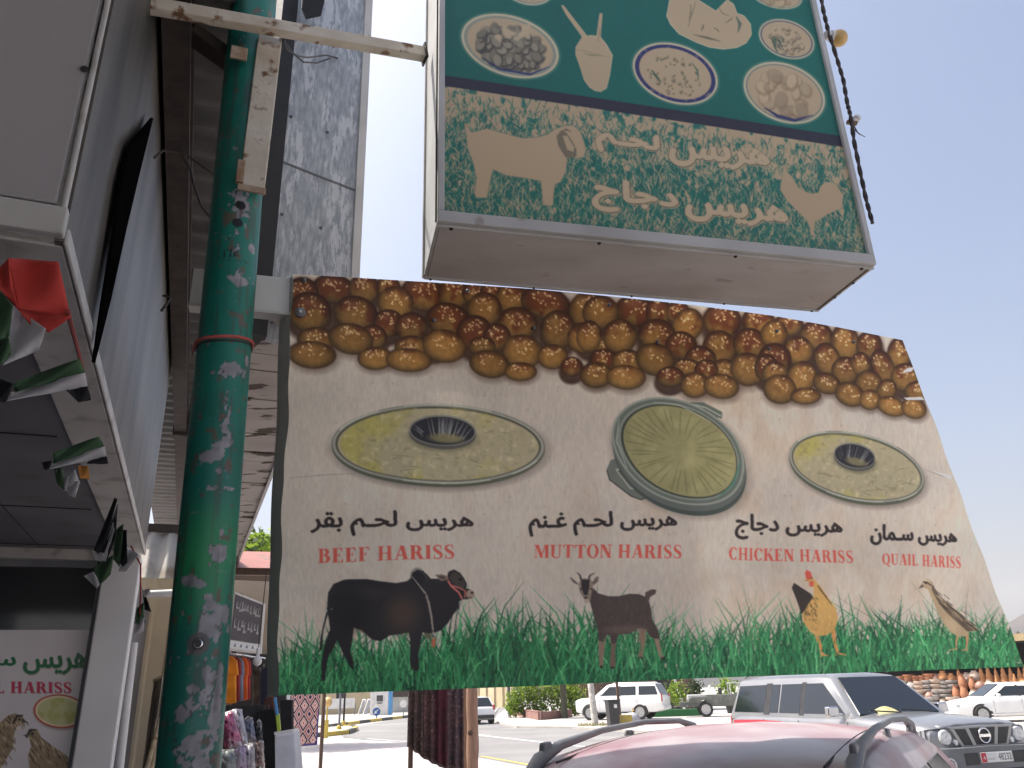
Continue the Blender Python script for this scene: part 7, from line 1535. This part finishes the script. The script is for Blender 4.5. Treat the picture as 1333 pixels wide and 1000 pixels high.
# patterned carpet on its rack
cpm, n, l, b = newmat('carpet_diamond'); tc = n.new('ShaderNodeTexCoord'); sx = n.new('ShaderNodeSeparateXYZ'); l.new(tc.outputs['Object'], sx.inputs[0])
def mth(op, a_, b2=None):
    m = n.new('ShaderNodeMath'); m.operation = op
    for i, v in enumerate((a_, b2)):
        if v is None: continue
        if isinstance(v, (int, float)): m.inputs[i].default_value = v
        else: l.new(v, m.inputs[i])
    return m.outputs[0]
fx = mth('ABSOLUTE', mth('SUBTRACT', mth('FRACT', mth('MULTIPLY', sx.outputs[0], 4.0)), .5)); fy = mth('ABSOLUTE', mth('SUBTRACT', mth('FRACT', mth('MULTIPLY', sx.outputs[2], 2.4)), .5)); dsum = mth('ADD', fx, fy)
rmp = n.new('ShaderNodeValToRGB'); l.new(dsum, rmp.inputs[0]); cr = rmp.color_ramp; cr.interpolation = 'CONSTANT'
for pos, c in ((.0, (150, 84, 80)), (.10, (206, 180, 170)), (.2, (170, 124, 122)), (.30, (205, 180, 172)), (.35, (26, 24, 46)), (.50, (200, 176, 170)), (.56, (150, 100, 100)), (.74, (190, 160, 156)), (.84, (30, 28, 52))):
    e = cr.elements.new(pos); e.color = (*lin(c), 1)
cr.elements.remove(cr.elements[0]) if cr.elements[0].color[0] == 0 and len(cr.elements) > 9 else None
l.new(rmp.outputs[0], b.inputs['Base Color']); b.inputs['Roughness'].default_value = .9
CD = 23.0; t = thing('patterned_carpet', 'red, cream and navy diamond carpet with blue border hanging on a rack', 'carpet', tuple(atd(400, 975, CD))); q0, q1_ = atd(378, 905, CD), atd(417, 905, CD); zb_ = atd(400, 972, CD).z
def cfn(a_, b2): q = q0*(1-a_)+q1_*a_; return Vector((q.x, q.y+.03*math.sin(a_*9+b2*2), q0.z+.2-(q0.z+.2-zb_)*b2+.03*a_*b2))
mb = MB(); mb.grid(cfn, 16, 16); o = mb.build('field', cpm, t, smooth=70); so = o.modifiers.new('s', 'SOLIDIFY'); so.thickness = .012
M['blue_border'] = pm('blue_border', (.05, .045, .20), (.035, .03, .13), 20, .9)
mb = MB(); mb.grid(lambda a_, b2: cfn(a_, .965+.035*b2)+Vector((0, -.014, 0)), 16, 1); mb.grid(lambda a_, b2: cfn(.95+.05*a_, b2)+Vector((0, -.012, 0)), 2, 16); mb.build('border', M['blue_border'], t)
mb = MB()
for k in range(40): q = cfn(k/39, 1.0); mb.tube([q, q+Vector((.01*math.sin(k), 0, -.06))], .008, 4)
tag(mb.build('fringe', M['white_plain'], t), kind='stuff')
t = thing('carpet_rack', 'dark wooden rack post carrying the patterned carpet', 'rack', tuple(atd(418, 990, CD))); mb = MB(); q = atd(418, 980, CD+.1); zq = atd(418, 992, CD).z; q.z = 0; mb.tube([q, q+UP*2.2], .05, 8); mb.build('post', M['wood_dark'], t); mb = MB(); mb.tube([q+UP*2.12, Vector((q0.x, q0.y+.1, 2.12))], .03, 6); mb.build('rail', M['wood_dark'], t); mb = MB(); qq = Vector((q0.x-.3, q0.y+.1, 0)); mb.tube([qq, qq+UP*2.2], .045, 8); mb.build('post', M['wood_dark'], t)
# rack of dark carpets
RD = 10.5; rk = thing('rug_rack', 'brown wooden rack carrying four dark rugs below the banner', 'rack', tuple(atd(570, 1000, RD)))
for u, r in ((604, .045), (535, .03)):
    mb = MB(); q = atd(u, 950, RD+.05); q.z = 0; mb.tube([q, q+UP*2.15], r, 8); mb.build('post', M['wood_dark'] if u < 600 else M['wood'], rk)
mb = MB(); q = atd(535, 900, RD+.05); q2 = atd(604, 900, RD+.05); mb.tube([Vector((q.x, q.y, 2.08)), Vector((q2.x, q2.y, 2.08))], .025, 6); mb.build('rail', M['wood_dark'], rk)
for u0, u1, vb0, vb1, c, c2, lb in ((533, 550, 972, 985, (.045, .03, .028), (.09, .06, .055), 'dark brown rug, leftmost of four on the wooden rack'), (549, 568, 985, 996, (.03, .022, .024), (.10, .05, .05), 'blackish brown rug, second of four on the wooden rack'), (566, 584, 994, 1004, (.10, .018, .032), (.045, .014, .02), 'deep red rug, third of four on the wooden rack'), (582, 602, 1000, 1004, (.04, .03, .045), (.10, .06, .06), 'dark violet grey rug, rightmost of four on the wooden rack')):
    t = thing('rug', lb, 'rug', tuple(atd((u0+u1)/2, vb1, RD)), 0, 'dark rugs on the wooden rack'); mb = MB()
    def rf(a_, b2):
        u = u0+(u1-u0)*a_; q = atd(u, 900, RD-.06); zb2 = atd(u, vb0+(vb1-vb0)*a_, RD-.06).z; return Vector((q.x, q.y+.035*math.sin(a_*12+u0)*(.3+b2), 2.12-(2.12-zb2)*b2))
    mb.grid(rf, 14, 12); o = mb.build('pile', pm('rug_%d' % u0, c, c2, 9, .95, c3=tuple(x*2.2 for x in c2), s3=30, lo3=.58, hi3=.64, bump=.2), t, smooth=70); so = o.modifiers.new('s', 'SOLIDIFY'); so.thickness = .014
    mb = MB(); mb.grid(lambda a_, b2: rf(a_, .97+.03*b2)+Vector((0, -.012, 0)), 14, 1); mb.build('border', pm('rug_border_%d' % u0, (.16, .11, .10), (.05, .03, .03), 40, .95), t)
q = atd(615, 950, 9.6); q.z = 0; t = thing('wooden_post', 'light brown round wooden post standing right of the dark rugs', 'post', tuple(q)); mb = MB(); mb.tube([q+UP*(.1*k)+Vector((.003*math.sin(k*1.1), 0, 0)) for k in range(26)], [.064+.002*math.sin(k*1.3)+(.005 if k in (11, 12) else 0) for k in range(26)], 12); mb.build('shaft', pm('post_wood', (.36, .22, .155), (.25, .145, .10), 6, .8, stretch=(6, 6, 1), bump=.35), t, smooth=60); mb = MB(); mb.lathe([(.02, 0), (.03, .012), (0, .02)], q+Vector((-.02, -.062, 1.28)), 8, rot=Matrix.Rotation(math.pi/2, 3, 'X')); mb.build('knot', M['wood_dark'], t)
# ------------------------------------------------------------ between the column and the pole: sheet fence, hanging sheet, bamboo
M['cream_sheet'] = pm('cream_sheet', (.66, .56, .38), (.56, .46, .31), 1.2, .6, bump=.04)
fa, fb = atd(150, 900, 11.6), atd(262, 900, 11.6); fa.z = fb.z = 0; fx_ = (fb-fa).normalized(); fy_ = Vector((-fx_.y, fx_.x, 0)); fw = (fb-fa).length; fz_ = atd(205, 757, 11.6).z
t = thing('sheet_fence', 'cream ribbed metal sheet fence between the column and the green pole', 'fence', tuple(fa)); mb = MB(); mb.grid(lambda a_, b2: fa+fx_*fw*a_+fy_*(-.03*max(0, min(1, 2.2*math.cos(a_*fw/.28*6.283)-1.0)))+UP*(fz_+.5)*b2, 160, 2); mb.build('sheet', M['cream_sheet'], t); mb = MB(); mb.box((fa+fb)/2+fy_*.06+UP*1.2, (fw, .05, .05), math.atan2(fx_.y, fx_.x)); mb.build('rail', M['brown_steel'], t)
ha, hb_ = atd(176, 720, 11.0), atd(262, 720, 11.0); hz0 = atd(205, 757, 11).z; hz1 = atd(205, 694, 11).z; hl_ = (hb_-ha); hl_.z = 0; hw_ = hl_.length; hl_.normalize()
t = thing('hanging_sheet', 'dirty white corrugated sheet hanging under the canopy above the cream fence', 'metal sheet', tuple(Vector((ha.x, ha.y, hz0)))); mb = MB(); mb.grid(lambda a_, b2: Vector((ha.x, ha.y, 0))+hl_*hw_*a_+Vector((-hl_.y, hl_.x, 0))*(.035*math.sin(a_*hw_/.22*6.283)-.3*(1-b2))+UP*(hz0-.0+(hz1-hz0)*b2+.10*a_*0), 120, 3); mb.build('sheet', pm('tin_pale', (.52, .50, .46), (.40, .38, .34), 1.6, .55, c3=(.25, .2, .15), s3=3, lo3=.56, hi3=.75), t); mb = MB(); mb.beam(Vector((ha.x, ha.y, hz1+.06)), Vector((ha.x, ha.y, hz1+.06))+hl_*hw_, .08, .10); mb.build('hanger_beam', M['brown_steel'], t)
M['bamboo'] = pm('bamboo', (.46, .36, .22), (.36, .27, .16), 6, .6, stretch=(1, 1, 4), bump=.1)
for i, (u0, u1, v1, lb) in enumerate(((166, 232, 852, 'leftmost and longest'), (174, 233, 862, 'second'), (182, 234, 876, 'third'), (190, 236, 900, 'fourth'), (196, 238, 884, 'rightmost'))):
    p0 = atd(u0, 985, 8.6); p0.z = 0; p1 = atd(u1, v1, 9.6); t = thing('bamboo_pole', 'tan bamboo pole leaning on the cream fence, %s of five' % lb, 'pole', tuple(p0), 0, 'bamboo poles leaning by the green pole'); p1 = p1+(p1-p0)*.25; P = [p0+(p1-p0)*k/8 for k in range(9)]; mb = MB(); mb.tube(P, .026, 8); mb.build('cane', M['bamboo'], t, smooth=60); mb = MB()
    for k in (2, 4, 6): dq = (p1-p0).normalized(); mb.tube([P[k]-dq*.01, P[k]+dq*.01], .03, 8)
    mb.build('node', M['wood'], t)
t = thing('canvas_drape', 'grey tan canvas drape hanging behind the bamboo poles', 'drape', tuple(atd(215, 1000, 10.4))); mb = MB(); mb.grid(lambda a_, b2: (lambda u, v: atd(u, v, 10.6+.09*math.sin(a_*14)+.05*math.sin(a_*31+b2*3)))(200-16*b2+34*a_, 888+120*b2-20*a_), 30, 12); mb.build('canvas', pm('canvas_tan', (.36, .31, .24), (.27, .23, .18), 3, .85, bump=.15), t, smooth=70); mb = MB(); mb.tube([atd(199, 887, 10.6), atd(236, 868, 10.6)], .02, 6); mb.build('hem_rope', M['bamboo'], t)
t = thing('sunlit_strip', 'thin white tube standing in for the sunlit strip just right of the aluminium column', 'pipe', tuple(atd(160, 1000, 8.2))); mb = MB(); p0 = atd(160, 990, 8.2); p0.z = 0; p1 = atd(174, 828, 8.2); mb.tube([p0, Vector((p1.x, p1.y, 2.2))], .045, 10); mb.build('pipe', M['white_plain'], t, smooth=60); mb = MB(); mb.lathe([(.05, 0), (.05, .05)], Vector((p0.x, p0.y, 1.1)), 12); mb.build('clip', M['grey_plastic'], t)  # white tube added in place of the sunlit strip beside the column
t = thing('white_bracket', 'short white pipe stub poking out above the bamboo poles', 'pipe', tuple(atd(205, 773, 9.5))); mb = MB(); mb.tube([atd(188, 774, 9.5), atd(228, 772, 9.5)], .04, 10); mb.build('pipe', M['white_plain'], t, smooth=60)
# ------------------------------------------------------------ the dusty air
hz, n, l, b = newmat('dusty_air'); n.remove(b); pv = n.new('ShaderNodeVolumePrincipled'); pv.inputs['Color'].default_value = (.90, .90, .93, 1); pv.inputs['Density'].default_value = .00028
l.new(pv.outputs[0], n['Material Output'].inputs['Volume'])
mb = MB(); mb.box((0, 0, 159), (6400, 6400, 322)); tag(mb.build('haze', hz), kind='stuff')
